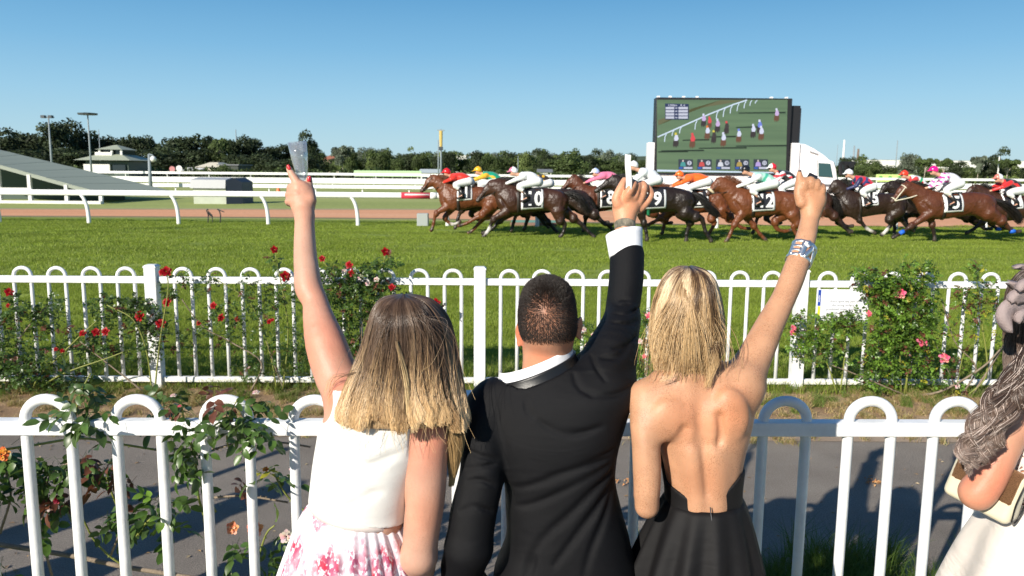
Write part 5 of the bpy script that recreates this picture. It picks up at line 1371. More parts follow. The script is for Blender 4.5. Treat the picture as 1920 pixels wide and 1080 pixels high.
    MB().tube([(a2-a), (b2-a)], .0095, 14).build('case', mat('gunmetal', (.05, .05, .055), .25, metal=.7), TB, smooth=False)
    MB().tube([(b2-a), (b2-a)+(b2-a2)*.18], .0088, 14).build('cap', mat('dark_cap', (.015, .015, .018), .3), TB, smooth=False)
    return W
W2 = woman_black()
# ================================================================== woman at the right edge
def woman_lace():
    Yb = 2.02
    org = np.array([at(1960, 980, Yb)[0], Yb, 0])
    W = empty('person', org, 'woman in white lace top and champagne skirt with long curled ash-brown hair, right edge', 'person')
    sk = skin_mat('skin_sunburnt', (.54, .27, .17), .2, (.3, .12, .06), 200, .42, .1)
    lo = at(1780, 950, 1.9)[0]-.03; hi = at(2120, 800, 2.0)[0]+.05
    f = SDF(np.arange(lo, hi, .005), np.arange(1.80, 2.42, .005), zgrid((0, .8, .016), (.8, 1.80, .0052)))
    rows = [(745, 1895, 2060, .07), (790, 1885, 2075, .10), (850, 1890, 2070, .115), (910, 1895, 2060, .11), (960, 1895, 2055, .105), (1010, 1880, 2075, .12), (1075, 1865, 2085, .13)]
    secs = pxloft(rows, Yb, .1); zh = at(1960, 1075, Yb)[2]; cx = at(1975, 1075, Yb)[0]
    secs += [(zh-.09, cx, Yb, .155, .13), (zh-.17, cx, Yb, .15, .12)]
    f.loft(secs, .02, 2.3)
    hc = at(1985, 615, 2.04); f.ell(hc, (.074, .093, .105), .02); f.ell(hc+np.array([0, .025, -.06]), (.052, .062, .06), .03); T = face(f, hc)
    f.cap(at(1980, 670, 2.05), at(1975, 760, 2.04), .05, .06, .04)
    pxchain(f, [(1905, 775, 2.0, 38), (1886, 815, 1.97, 36), (1868, 860, 1.95, 34), (1848, 905, 1.94, 33), (1832, 926, 1.94, 30)], .02)
    e0 = at(1831, 922, 1.945); pxchain(f, [(1831, 922, 1.945, 30), (1850, 905, 2.04, 28), (1890, 880, 2.13, 20)], .02)
    wr = at(1890, 880, 2.13); f.cap(wr, wr+np.array([.07, .05, .01]), .026, .025, .012, (1, 1, .8))
    for i in range(4): f.chain([wr+np.array([.07, .05, .03-.016*i]), wr+np.array([.10, .03, .03-.017*i]), wr+np.array([.11, .0, .03-.017*i])], [.009, .008, .007], .003)
    legs(f, cx, Yb, zh-.12)
    v, q = f.mesh(1)
    col = blend_cols(v, (1, 1, 1), [(at(1850, 900, 1.9), .12, (1.15, .8, .75))])
    link('body', mesh_data('body', v-org, q, [sk], True, col), W); eyes(T, W, org)
    # lace bodice: a net of round openings over the skin
    lm = bpy.data.materials.new('lace'); lm.use_nodes = True; N, L = lm.node_tree.nodes, lm.node_tree.links; b = N['Principled BSDF']
    b.inputs['Base Color'].default_value = (.78, .72, .68, 1); b.inputs['Roughness'].default_value = .8
    tc = N.new('ShaderNodeTexCoord'); vo = N.new('ShaderNodeTexVoronoi'); vo.feature = 'DISTANCE_TO_EDGE'; vo.inputs['Scale'].default_value = 85; L.new(tc.outputs['Object'], vo.inputs['Vector'])
    v2 = N.new('ShaderNodeTexVoronoi'); v2.feature = 'DISTANCE_TO_EDGE'; v2.inputs['Scale'].default_value = 32; L.new(tc.outputs['Object'], v2.inputs['Vector'])
    c1 = N.new('ShaderNodeMath'); c1.operation = 'LESS_THAN'; c1.inputs[1].default_value = .16; L.new(vo.outputs[0], c1.inputs[0])
    c2 = N.new('ShaderNodeMath'); c2.operation = 'LESS_THAN'; c2.inputs[1].default_value = .12; L.new(v2.outputs[0], c2.inputs[0])
    mx = N.new('ShaderNodeMath'); mx.operation = 'MAXIMUM'; L.new(c1.outputs[0], mx.inputs[0]); L.new(c2.outputs[0], mx.inputs[1]); L.new(mx.outputs[0], b.inputs['Alpha'])
    _mats['lace'] = lm
    g = SDF.cube((at(1870, 800, Yb)[0]-.03, 1.86, at(1960, 990, Yb)[2]-.02), (hi, 2.2, at(1960, 735, Yb)[2]), .0055)
    g.loft(secs, .02, 2.3, grow=.008)
    z1 = at(1960, 975, Yb-.1)[2]; g.clip(lambda X, Y, Z: z1-Z+0*X+0*Y)
    ra = at(1872, 800, 1.98); g.cap(ra+np.array([-.02, -.2, 0]), ra+np.array([-.02, .2, 0]), .052, .052, .005, (1, 1, 1.6), mode='sub')
    g.obj('lace_top', lm, W, org, 1)
    sat = cloth_mat('champagne_satin', (.62, .56, .50), .36, .1, 400, .1, spec=.5, fold=.5)
    zw = at(1960, 975, Yb-.1)[2]
    pleats('skirt', zw+.01, .25, (at(1975, 970, Yb)[0], Yb), (at(1975, 970, Yb)[0]-.0, Yb+.02), (.125, .118), (.37, .36), 9, .018, sat, W, org, 50, 24, 0, .60, 5, top_amp=.1)
    for s_ in (-1, 1):
        mb = MB(); mb.lathe([(.001, 0), (.038, .0), (.04, .03), (.033, .06), (.001, .07)], (0, 0, 0), 14)
        o = mb.build('shoe', _mats['nude_leather'], W, (cx+s_*.095-org[0], .05, 0), True); o.scale = (1, 2.3, 1)
    # hair: smooth crown, thick ringlets drawn forward over the shoulder
    H = empty('hair', (0, 0, 0)); H.parent = W
    hm = hair_mat('hair_ash', [(0, (.03, .018, .013)), (.3, (.055, .034, .026)), (.65, (.11, .075, .06)), (1, (.2, .15, .12))], .45, .3, (.3, .23, .2), .1)
    rows_h = [(496, 1985, 1991, 2.03, .005), (503, 1970, 2006, 1.985, .05), (520, 1935, 2040, 1.95, .09), (570, 1912, 2062, 1.92, .12), (620, 1908, 2066, 1.91, .125), (670, 1908, 2066, 1.915, .12), (720, 1905, 2060, 1.90, .10), (780, 1905, 2065, 1.885, .08)]
    hair_hull('hair_mass', rows_h, mat('hair_base_ash', (.06, .04, .03), .5), H, org, .012, lambda X, Y, Z: np.where(Z > 1.5, Y-(2.10+.9*np.maximum(0, Z-1.60)), Y-2.03)+0*X, .008)
    P = hair_fall(rows_h, 6000, 18, (-205, 25), .18, 31, 120, (.9, 1.0), .010); strands('strands', P, .0005, .0003, hm, H, org)
    r = np.random.default_rng(14)
    AL = []
    for i in range(38):
        s0 = r.uniform(-1, 1); st = r.uniform(0, .55)
        C = bez([at(1935+s0*10, 640, 1.93), at(1912+s0*14, 690, 1.915), at(1882+s0*22, 740, 1.90), at(1855+s0*26, 790, 1.885), at(1832+s0*24, 835, 1.88), at(1815+s0*14+r.normal(0, 4), 878-abs(s0)*26+r.normal(0, 6), 1.88)], 10)
        C = C[int(st*20):]; C = C[np.linspace(0, len(C)-1, 44).astype(int)]
        k = len(C); tt = np.linspace(0, 1, k); turns = r.uniform(2.0, 3.2); ph = r.uniform(0, 6.28); R_ = r.uniform(.010, .021)*np.clip(tt*2.5, .1, 1); dz = r.choice([-1, 1])
        hx = C + np.stack([R_*np.cos(ph+tt*turns*6.28*dz), R_*np.sin(ph+tt*turns*6.28*dz)*.8 - .012*r.random(), .35*R_*np.sin(ph+tt*turns*6.28)], 1)
        n = 110; off = r.normal(0, .0040, (n, 1, 3)); ex = np.cumsum(r.normal(0, .0003, (n, k, 3)), axis=1)
        AL.append(hx[None]+off*(1-.5*tt[None, :, None]) + ex)
    strands('ringlets', np.concatenate(AL), .00055, .0003, hair_mat('hair_ash_tips', [(0, (.04, .025, .019)), (.4, (.10, .066, .051)), (1, (.24, .175, .145))], .55, .24, (.50, .41, .36), .2), H, org)
    # fascinator: folded petals of stiff mesh
    FM = mat('sinamay', (.33, .26, .25), .6, noise=.15, nscale=60, bump=.5, bscale=500)
    FA = empty('fascinator', at(1912, 570, 1.93)-org); FA.parent = W
    fo = at(1912, 570, 1.93)
    def petal(pts, wd, name='petal'):
        C = bez([at(*p) for p in pts], 5); n = len(C); V = []; F = []
        t_ = np.gradient(C, axis=0); 
        for i in range(n):
            tt = i/(n-1); w = wd*math.sin(math.pi*(.08+.84*tt))**.7; s_ = np.cross(t_[i], [0, -1, 0]); s_ /= np.linalg.norm(s_)+1e-9
            for j in range(5): q = (j-2)/2; V.append(C[i]+s_*w*q+np.array([0, -.010*(1-q*q)+.004*math.sin(5*tt+q*3), 0])-fo)
        for i in range(n-1):
            for j in range(4): F.append((i*5+j, i*5+j+1, i*5+j+6, i*5+j+5))
        o = link(name, mesh_data(name, V, F, [FM], True), FA); s2 = o.modifiers.new('s', 'SOLIDIFY'); s2.thickness = .0015
    petal([(1935, 560, 1.92), (1910, 540, 1.905), (1888, 528, 1.90)], .012); petal([(1930, 590, 1.92), (1902, 575, 1.90), (1885, 590, 1.89), (1892, 622, 1.885)], .026)
    petal([(1930, 560, 1.91), (1908, 556, 1.89), (1890, 566, 1.89)], .020); petal([(1935, 505, 1.93), (1915, 500, 1.92), (1898, 502, 1.92)], .008)
    petal([(1940, 600, 1.91), (1918, 592, 1.88), (1905, 605, 1.88)], .018); petal([(1950, 550, 1.91), (1925, 535, 1.88), (1905, 545, 1.88)], .018)
    # clutch bag
    BG = empty('handbag', at(1860, 955, 1.98), 'cream clutch bag with a copper glitter flap under the arm of the woman in lace', 'handbag')
    bo = at(1860, 955, 1.98)
    bl = mat('cream_leather', (.64, .58, .42), .35, noise=.04, bump=.1, bscale=300, coat=.2)
    b_ = SDF.cube(at(1775, 980, 1.98)-np.array([.02, .14, .02]), at(1925, 820, 1.98)+np.array([.05, .16, .06]), .004)
    A, B = at(1800, 905, 2.03), at(1895, 905, 1.93)
    R = Matrix.Rotation(math.atan2(B[1]-A[1], B[0]-A[0]), 3, 'Z') @ Matrix.Rotation(rad(12), 3, 'Y')
    c_ = (A+B)/2 + np.array([.005, .0, -.004])
    Rm = np.array(R); hx, hy, hz = .088, .026, .070
    X, Y, Z = b_._g((slice(None),)*3); x, y, z = X-c_[0], Y-c_[1], Z-c_[2]
    lx, ly, lz = (Rm[0, i]*x+Rm[1, i]*y+Rm[2, i]*z for i in range(3))
    hyv = hy*np.clip(1.0-.45*(lz/hz), .35, 1.5)
    dd = np.sqrt(np.maximum(np.abs(lx)-hx+.02, 0)**2+np.maximum(np.abs(ly)-hyv+.018, 0)**2+np.maximum(np.abs(lz)-hz+.02, 0)**2)-.018
    b_.d = np.minimum(b_.d, dd).astype(np.float32); b_.obj('bag_body', bl, BG, bo, 1)
    fl = SDF.cube(at(1775, 980, 1.98)-np.array([.02, .14, .02]), at(1925, 820, 1.98)+np.array([.05, .16, .06]), .004)
    fl.d = np.minimum(fl.d, np.maximum(dd-.0035, np.maximum(-(lz+.012+.0*lx), np.abs(lx)-hx+.012))).astype(np.float32)
    gm = mat('copper_glitter', (.45, .24, .12), .35, metal=.6, noise=.5, nscale=420, bump=1, bscale=600, rvar=.3); fl.obj('flap', gm, BG, bo, 0)
    P0 = [c_ + Rm @ np.array([hx*1.0, sy, sz]) for sy, sz in ((-.02, -.05), (-.03, 0), (-.018, .05), (0, .066), (.018, .05), (.03, 0), (.02, -.05), (0, -.064), (-.02, -.05))]
    MB().tube(bez(P0, 5)-bo, .0022, 6).build('piping', mat('black_piping', (.01, .01, .01), .4), BG, smooth=True)
    return W
W3 = woman_lace()
# ================================================================== race horses and jockeys
M_coat = mat('horse_coat', (1, 1, 1), .40, noise=.30, nscale=5, bump=.9, bscale=7, spec=.42, vcol=True, rvar=.12)
[n for n in M_coat.node_tree.nodes if n.type == 'BUMP'][0].inputs['Distance'].default_value = .045
M_leather = mat('tack_leather', (.02, .014, .01), .5)
M_cloth = mat('saddle_cloth_black', (.010, .011, .018), .6)
M_whitecl = mat('number_white', (.80, .80, .80), .6)
M_silk = mat('racing_silk', (1, 1, 1), .42, vcol=True, noise=.05, nscale=12, sheen=.2, bump=.35, bscale=14)
M_face = mat('jockey_skin', (.55, .30, .20), .5)
M_helm = mat('helmet_shell', (1, 1, 1), .25, vcol=True)
M_breech = mat('breeches_white', (.78, .78, .76), .6, noise=.05, bump=.3, bscale=14)
M_boot = mat('riding_boot', (.014, .012, .012), .3)

BAY = dict(c=(.088, .027, .011), leg=(.02, .012, .010), hi=.62, mane=(.012, .008, .006))
DBAY = dict(c=(.044, .017, .009), leg=(.014, .010, .008), hi=.65, mane=(.008, .006, .005))
BROWN = dict(c=(.026, .014, .009), leg=(.012, .009, .008), hi=.65, mane=(.007, .006, .005))
CHEST = dict(c=(.13, .040, .014), leg=(.14, .045, .016), hi=.35, mane=(.13, .045, .018))
BLACK = dict(c=(.017, .010, .007), leg=(.012, .009, .008), hi=.6, mane=(.007, .006, .005))

def horse(Y, P, coat, label, cloth=None, tack=None, wraps=(), socks=(), girth=None, noseband=None, jockey=None, tail=None, seed=0):
    """P: photo-pixel skeleton (x, y, half thickness) seen from the rail side, horse galloping to the left"""
    k = Y/FPX
    def w(p, dy=0.0): q = at(p[0], p[1], Y); q = q.copy(); q[1] += dy; return q
    allp = P['trunk']+P['neck']+P['head']+[q for l in P['fore']+P['hind'] for q in l]
    xs = [w(p)[0] for p in allp]; zs = [w(p)[2] for p in allp]
    f = SDF.cube((min(xs)-.3, Y-.45, -.02), (max(xs)+.4, Y+.45, max(zs)+.45), .021)
    sc = (1, .70, 1)
    def ch(pts, dy=0, kk=.05, s_=None, q=1.0): f.chain([w(p, dy) for p in pts], [p[2]*k*q for p in pts], kk, s_)
    ch(P['trunk'], 0, .05, sc, .94)
    tr = P['trunk']
    # haunch and shoulder muscle
    hx, hy = tr[-1][0], tr[-1][1]
    for s_ in (-1, 1):
        f.ell(w((hx-2, hy+1), s_*.12), (.27, .15, .33), .05); f.ell(w((tr[0][0]+2, tr[0][1]+3), s_*.13), (.19, .13, .30), .05, Matrix.Rotation(-.35, 3, 'Y'))
    ch(P['neck'], 0, .07, (1, .55, 1))
    sx_, sy_ = tr[0][0], tr[0][1]
    for s_ in (-1, 1):     # grooves: shoulder, elbow, flank, thigh
        f.chain([w((sx_+12, sy_-14), s_*.27), w((sx_+15, sy_+2), s_*.30), w((sx_+10, sy_+16), s_*.27)], [.03, .045, .03], .05, None, 'sub')
        f.chain([w((sx_-18, sy_-6), s_*.20), w((sx_-8, sy_+8), s_*.24), w((sx_-8, sy_+18), s_*.22)], [.025, .04, .025], .05, None, 'sub')
        f.chain([w((hx-18, hy-12), s_*.27), w((hx-22, hy+4), s_*.28), w((hx-20, hy+18), s_*.26)], [.035, .055, .04], .06, None, 'sub')
        f.chain([w((hx+10, hy-4), s_*.25), w((hx+8, hy+12), s_*.25), w((hx+4, hy+24), s_*.22)], [.02, .035, .02], .04, None, 'sub')
    hd = P['head']                       # poll, cheek, nose bridge, muzzle
    f.cap(w(hd[0]), w(hd[1]), .105, .125, .06, (1, .62, 1)); f.cap(w(hd[1]), w(hd[2]), .115, .075, .05, (1, .62, 1)); f.cap(w(hd[2]), w(hd[3]), .072, .070, .03, (1, .75, 1))
    a, b = w(hd[0]), w(hd[3]); dn = (b-a)/np.linalg.norm(b-a)
    up = np.array([-dn[2], 0, dn[0]]); up = up if up[2] > 0 else -up
    for s_ in (-1, 1):
        e0 = a + up*.07 + np.array([0, s_*.055, 0]) + dn*.01; ed = up*.8 + np.array([.45, s_*.15, .1])
        f.cap(e0, e0+ed*.14, .034, .010, .015, (1, .7, 1))
        f.ell(a+dn*.20+up*.055+np.array([0, s_*.058, 0]), (.03, .018, .022), .015)
        f.ell(b-dn*.015+up*.02+np.array([0, s_*.042, 0]), (.02, .014, .014), .01, mode='sub')
    for i, lg in enumerate(P['fore'] + P['hind']):
        fore = i < len(P['fore']); near = (i % 2 == 0); dy = -.13 if near else .13
        ch(lg, dy, .035, (1, .8, 1), .86); h0 = w(lg[-1], dy); pr = w(lg[-2], dy)
        d_ = (h0-pr)/(np.linalg.norm(h0-pr)+1e-6); f.cap(h0-d_*.01, h0+d_*.035+np.array([-.02, 0, 0]), .048, .062, .012, (1, .85, 1))
        f.cap(w(lg[1], dy)+np.array([0, -.0, -.02]), w(lg[1], dy)+np.array([0, 0, .03]), lg[1][2]*k*1.12, lg[1][2]*k*1.08, .03)
        f.ell(w(lg[-2], dy), (.052, .045, .055), .03)
    v, q = f.mesh(1); lo = v[:, 2].min()
    base = np.array(coat['c']); lc = np.array(coat['leg']); C = np.tile(base, (len(v), 1))
    t = np.clip((coat['hi']-v[:, 2])/.25, 0, 1)[:, None]; C = C*(1-t)+lc*t
    belly = np.clip((np.abs(v[:, 2]-.95)/.5), 0, 1)[:, None]
    for c_, r_, cc in ((w(hd[3]), .17, (.02, .016, .014)),):
        wt = np.clip(1-np.linalg.norm(v-c_, axis=1)/r_, 0, 1)[:, None]**.7*.85; C = C*(1-wt)+np.array(cc)*wt
    for i, lg in enumerate(P['fore'] + P['hind']):
        dy = -.13 if i % 2 == 0 else .13; h0 = w(lg[-1], dy)
        dd = np.linalg.norm(v-h0, axis=1)[:, None]; wt = np.clip(1.6-dd/.075, 0, 1); C = C*(1-wt)+np.array((.05, .04, .03))*wt
        if i in socks:
            c2 = w(lg[-2], dy)*.75+h0*.25; wt = np.clip(2-np.linalg.norm(v-c2, axis=1)[:, None]/.085, 0, 1); C = C*(1-wt)+np.array((.55, .52, .48))*wt
    org = w(tr[len(tr)//2]); org = np.array([org[0], Y, 0])
    Hh = empty('horse', org, label, 'horse')
    link('body', mesh_data('body', v-org, q, [M_coat], True, C), Hh)
    def surf(x, z, pad):
        i, kz = np.clip(np.searchsorted(f.x, x), 1, len(f.x)-2), np.clip(np.searchsorted(f.z, z), 1, len(f.z)-2)
        col = f.d[i, :, kz]; j = np.nonzero(col < 0)[0]
        if not len(j): return Y-.18
        j = j[0]; t_ = col[j-1]/(col[j-1]-col[j]) if j > 0 else 0
        return f.y[j-1]+(f.y[j]-f.y[j-1])*t_-pad
    r = np.random.default_rng(seed+40)
    # mane
    nk = P['neck']; crest = bez([w(p)+np.array([.25, 0, .95])*p[2]*k*.93 for p in nk[::-1]], 8)
    n = 260; ii = r.integers(0, len(crest)-3, n); root = crest[ii]+r.normal(0, .012, (n, 3)); L_ = r.uniform(.10, .24, n)[:, None]
    d = np.array([1, 0, .15])+r.normal(0, .2, (n, 3)); P_ = np.stack([root, root+d*L_*.4+[0, -.02, .02], root+d*L_*.75+[0, -.03, -.01], root+d*L_+[0, -.03, -.07]], 1)
    mm = mat('mane_%d' % int(coat['mane'][0]*1000), coat['mane'], .5)
    strands('mane', P_, .007, .003, mm, Hh, org)
    tl = tail or [(hx+14, hy-16), (hx+32, hy-10), (hx+52, hy+8), (hx+62, hy+28)]
    C_ = bez([w(p) for p in tl], 4); kk = len(C_); n = 240; tt = np.linspace(0, 1, kk)
    off = r.normal(0, 1, (n, 1, 3))*np.array([.035, .05, .045]); P_ = C_[None]+off*(.25+1.1*np.sin(tt*2.4))[None, :, None]+np.cumsum(r.normal(0, .006, (n, kk, 3)), axis=1)
    strands('tail', P_, .008, .003, mm, Hh, org)
    # saddle cloth with its number
    if cloth:
        x0, x1, y0, y1, num, lead = cloth
        nu, nv = 12, 12; V = []; F = []
        for j in range(nv+1):
            for i in range(nu+1):
                p = w((x0+(x1-x0)*i/nu - (y1-y0)*.10*(1-j/nv)*0, y0+(y1-y0)*j/nv + (i/nu)*(-2))); V.append((p[0], surf(p[0], p[2], .018), p[2]))
        V = np.array(V)
        for j in range(nv):
            for i in range(nu): F.append((j*(nu+1)+i, (j+1)*(nu+1)+i, (j+1)*(nu+1)+i+1, j*(nu+1)+i+1))
        ms = [M_cloth, M_whitecl]; fm = []
        for j in range(nv):
            for i in range(nu): fm.append(1 if (i < lead or i == nu-1 and j > 0 or j == nv-1) else 0)
        o = link('saddle_cloth', mesh_data('saddle_cloth', V-org, F, ms, True, None, fm), Hh); s2 = o.modifiers.new('s', 'SOLIDIFY'); s2.thickness = .012; s2.offset = -1 
        gv, gf = GL[num]; cxp, cyp = x0+(x1-x0)*(.60 if len(num) == 1 else .60), y0+(y1-y0)*.50; c = w((cxp, cyp)); sz = (y1-y0)*k*.88
        X = c[0]+gv[:, 0]*sz*.92; Z = c[2]+gv[:, 1]*sz
        Yv = np.array([surf(x, z, .034) for x, z in zip(X, Z)]); Yv = np.minimum(Yv, np.median(Yv)+.03)
        o = link('number', mesh_data('number', np.stack([X, Yv, Z], 1)-org, gf, [M_whitecl], False), Hh); s2 = o.modifiers.new('s', 'SOLIDIFY'); s2.thickness = .012
    # girth strap
    gx = tr[1][0]-2 if not girth else girth[0]
    gp = [w((gx, y_)) for y_ in np.linspace(tr[1][1]-tr[1][2]*.8, tr[1][1]+tr[1][2]*.97, 10)]
    V = []
    for p in gp:
        for s_ in (-.045, .045): V.append((p[0]+s_, surf(p[0], p[2], .012), p[2]))
    F = [(2*i, 2*i+2, 2*i+3, 2*i+1) for i in range(9)]
    o = link('girth', mesh_data('girth', np.array(V)-org, F, [mat('girth_green', (.01, .16, .07), .6) if girth and girth[1] == 'g' else M_leather], True), Hh); s2 = o.modifiers.new('s', 'SOLIDIFY'); s2.thickness = .01
    # bridle and reins
    bm = mat('tack_white', (.68, .62, .48), .6) if tack == 'white' else M_leather; rr = .016 if tack == 'white' else .010
    mb = MB()
    def loop(c, ax, ra, rb):
        u = np.array([0, 1, 0]); v_ = np.cross(ax, u); return [c+u*ra*math.cos(t)+v_*rb*math.sin(t) for t in np.linspace(0, 2*math.pi, 15)]
    nb = w(hd[2])*.55+w(hd[3])*.45; mb.tube(loop(nb, dn, .072, .09), rr, 5)
    ck = w(hd[0])*.8+w(hd[1])*.2; mb.tube(loop(ck, dn, .085, .12), rr, 5)
    bit = nb+dn*.02; 
    for s_ in (-1, 1): mb.tube([bit+[0, s_*.075, -.02], w(hd[1])+[0, s_*.085, .02], w(hd[0])+[0, s_*.07, .05]], rr, 5)
    hand = w(jockey['hand']) if jockey and 'hand' in jockey else w((tr[0][0]-8, tr[0][1]-28))
    for s_ in (-1, 1): mb.tube(bez([bit+[0, s_*.08, -.02], (bit+hand)/2+[0, s_*.14, -.04], hand+[0, s_*.05, 0]], 5), rr, 5)
    mb.build('bridle', bm, Hh, org=org, smooth=True)
    if noseband:
        MB().tube(loop(w(hd[2]), dn, .085, .10), .035, 8).build('sheepskin_noseband', mat('sheepskin', (.62, .52, .34), .9, bump=1, bscale=60), Hh, org=org, smooth=True)
    for i, cc in wraps:
        lg = (P['fore']+P['hind'])[i]; dy = -.13 if i % 2 == 0 else .13
        a, b = w(lg[-2], dy), w(lg[-3] if False else lg[-2], dy); d_ = (w(lg[-1], dy)-w(lg[-2], dy)); d_ /= np.linalg.norm(d_)+1e-6
        MB().tube([a-d_*.07, a, a+d_*.075], [.058, .066, .060], 10).build('leg_bandage', mat('bandage_%s' % cc[0], cc[1], .6), Hh, org=org, smooth=True)
    if jockey: rider(Y, jockey, k, (tr[0], tr[1]), seed)
    return Hh

def rider(Y, J, k, tr, seed):
    """crouched jockey; J['at'] = withers in photo pixels"""
    x0, y0 = J['at']; s_ = J.get('s', 1.0); lean = J.get('lean', 0)
    def w(dx, dy, oy=0.0): q = at(x0+dx*s_, y0+dy*s_, Y).copy(); q[1] += oy; return q
    hel, sho, hip, kne, ank, toe, elb, hnd = ((-9, -36+lean), (9, -24+lean*.6), (35, -13), (4, -1), (19, 18), (10, 25), (-6, -12+lean*.3), (-25, -4))
    if 'hel' in J: hel = J['hel']
    if 'sho' in J: sho = J['sho']
    if 'hip' in J: hip = J['hip']
    org = w(10, -10); org = np.array([org[0], Y, w(10, 0)[2]])
    R = empty('person', org, J['label'], 'person', 'jockeys riding in the race')
    x1, x2 = w(-45, 0)[0]-.15, w(60, 0)[0]+.15; z1, z2 = w(0, 40)[2]-.1, w(0, -60)[2]+.15
    lo, hi = (x1, Y-.42, z1), (x2, Y+.42, z2); h = .019
    def F_(): return SDF.cube(lo, hi, h)
    hc, sc_, hp = w(*hel), w(*sho), w(*hip)
    # body (skin): head, neck, torso core, arms, hands, legs
    f = F_(); f.ell(hc+[.0, 0, -.03], (.095, .075, .11), .02); f.cap(hc+[.02, 0, -.08], sc_, .055, .07, .03)
    f.ell(hc+[-.095, 0, -.055], (.018, .012, .02), .02); f.ell(hc+[-.065, 0, -.11], (.03, .03, .025), .03)
    f.cap(sc_, hp, .10, .12, .04)
    for q in (-1, 1):
        a = sc_+[0, q*.17, -.01]; e = w(*elb, q*.22); hd = w(*hnd, q*.07)
        f.chain([sc_+[0, q*.08, 0], a, e, hd], [.06, .05, .035, .03], .03); f.ell(hd, (.05, .035, .04), .01)
        f.chain([hp+[0, q*.1, 0], w(*kne, q*.30), w(*ank, q*.31), w(*toe, q*.33)], [.10, .06, .04, .035], .03)
    v, qd = f.mesh(1); link('body', mesh_data('body', v-org, qd, [M_face], True), R)
    # silks
    f = F_(); mid = (sc_+hp)/2+[0, 0, .045]
    f.chain([sc_+[-.03, 0, .0], mid, hp+[-.03, 0, .03]], [.125, .155, .135], .04, (1, 1.25, 1))
    for q in (-1, 1):
        a = sc_+[0, q*.17, -.01]; e = w(*elb, q*.22); hd = w(*hnd, q*.07)
        f.chain([sc_+[.02, q*.08, 0], a, e], [.09, .082, .062], .035); f.cap(e, e*.25+hd*.75, .060, .045, .02)
    tor, slv, pat = J['silk'], J.get('sleeve', J['silk']), J.get('pat')
    def colf(v):
        C = np.tile(np.array(tor, float), (len(v), 1)); arm = (np.abs(v[:, 1]-Y) > .185) | (v[:, 0] < sc_[0]-.10); C[arm] = slv
        if pat == 'hoops':
            m = (np.floor((v[:, 2]-v[:, 0]*.3)/.075).astype(int) % 2 == 0) & arm; C[m] = (.75, .02, .04)
        elif pat == 'stars':
            m = (np.sin(v[:, 0]*34)+np.sin(v[:, 2]*38+1) > 1.0); C[m] = J['p2']
        elif pat == 'yoke':
            m = v[:, 0] < sc_[0]+.10; C[m] = J['p2']
            m = m & (np.sin(v[:, 0]*45+v[:, 2]*20)+np.sin(v[:, 2]*50) > .5); C[m] = J.get('p3', J['p2'])
        elif pat == 'sash':
            m = np.abs(v[:, 0]-sc_[0]-.22-(v[:, 2]-sc_[2])*.6) < .05; C[m] = J['p2']
        return C
    f.obj('silks', M_silk, R, org, 1, colf)
    # breeches
    f = F_(); f.ell(hp+[.02, 0, -.02], (.16, .17, .145), .03)
    for q in (-1, 1): f.chain([hp+[0, q*.10, -.01], w(*kne, q*.30), w(*kne, q*.30)*.55+w(*ank, q*.31)*.45], [.135, .092, .060], .04)
    f.obj('breeches', M_breech, R, org, 1)
    for q in (-1, 1):
        mb = MB(); kp = w(*kne, q*.30)*.6+w(*ank, q*.31)*.4; mb.tube([kp, w(*ank, q*.31), w(*ank, q*.31)+[0, 0, -.04]], [.066, .055, .05], 9); mb.tube([w(*ank, q*.31)+[.03, 0, -.05], w(*toe, q*.33)+[0, 0, -.02], w(*toe, q*.33)+[-.05, 0, -.02]], [.045, .045, .03], 8)
        mb.build('boot', M_boot, R, org=org, smooth=True)
    # helmet with peak, goggles
    hcol = J['cap']; pk = J.get('cap2', hcol)
    f = SDF.cube(hc-.25, hc+.25, .016); f.ell(hc+[.005, 0, .01], (.132, .108, .118), .01); f.clip(lambda X, Y_, Z: (hc[2]-.035)-Z+(X-hc[0])*-.25+0*Y_, .01)
    f.cap(hc+[-.11, 0, -.005], hc+[-.17, 0, -.025], .05, .035, .01, (1, 1, .3)); f.ell(hc+[.005, 0, .128], (.024, .024, .018), .01)
    def hcf(v):
        C = np.tile(np.array(hcol, float), (len(v), 1)); C[(v[:, 0] < hc[0]-.02)] = pk; return C
    f.obj('helmet', M_helm, R, org, 1, hcf)
    MB().tube([hc+[-.085, -.06, -.04], hc+[-.105, 0, -.04], hc+[-.085, .06, -.04]], .022, 6).build('goggles', mat('goggle_dark', (.03, .03, .035), .1), R, org=org, smooth=True)
    MB().tube([w(*hnd, -.07), w(*hnd, -.07)+[.35, -.05, .12]], .008, 5).build('whip', M_boot, R, org=org)

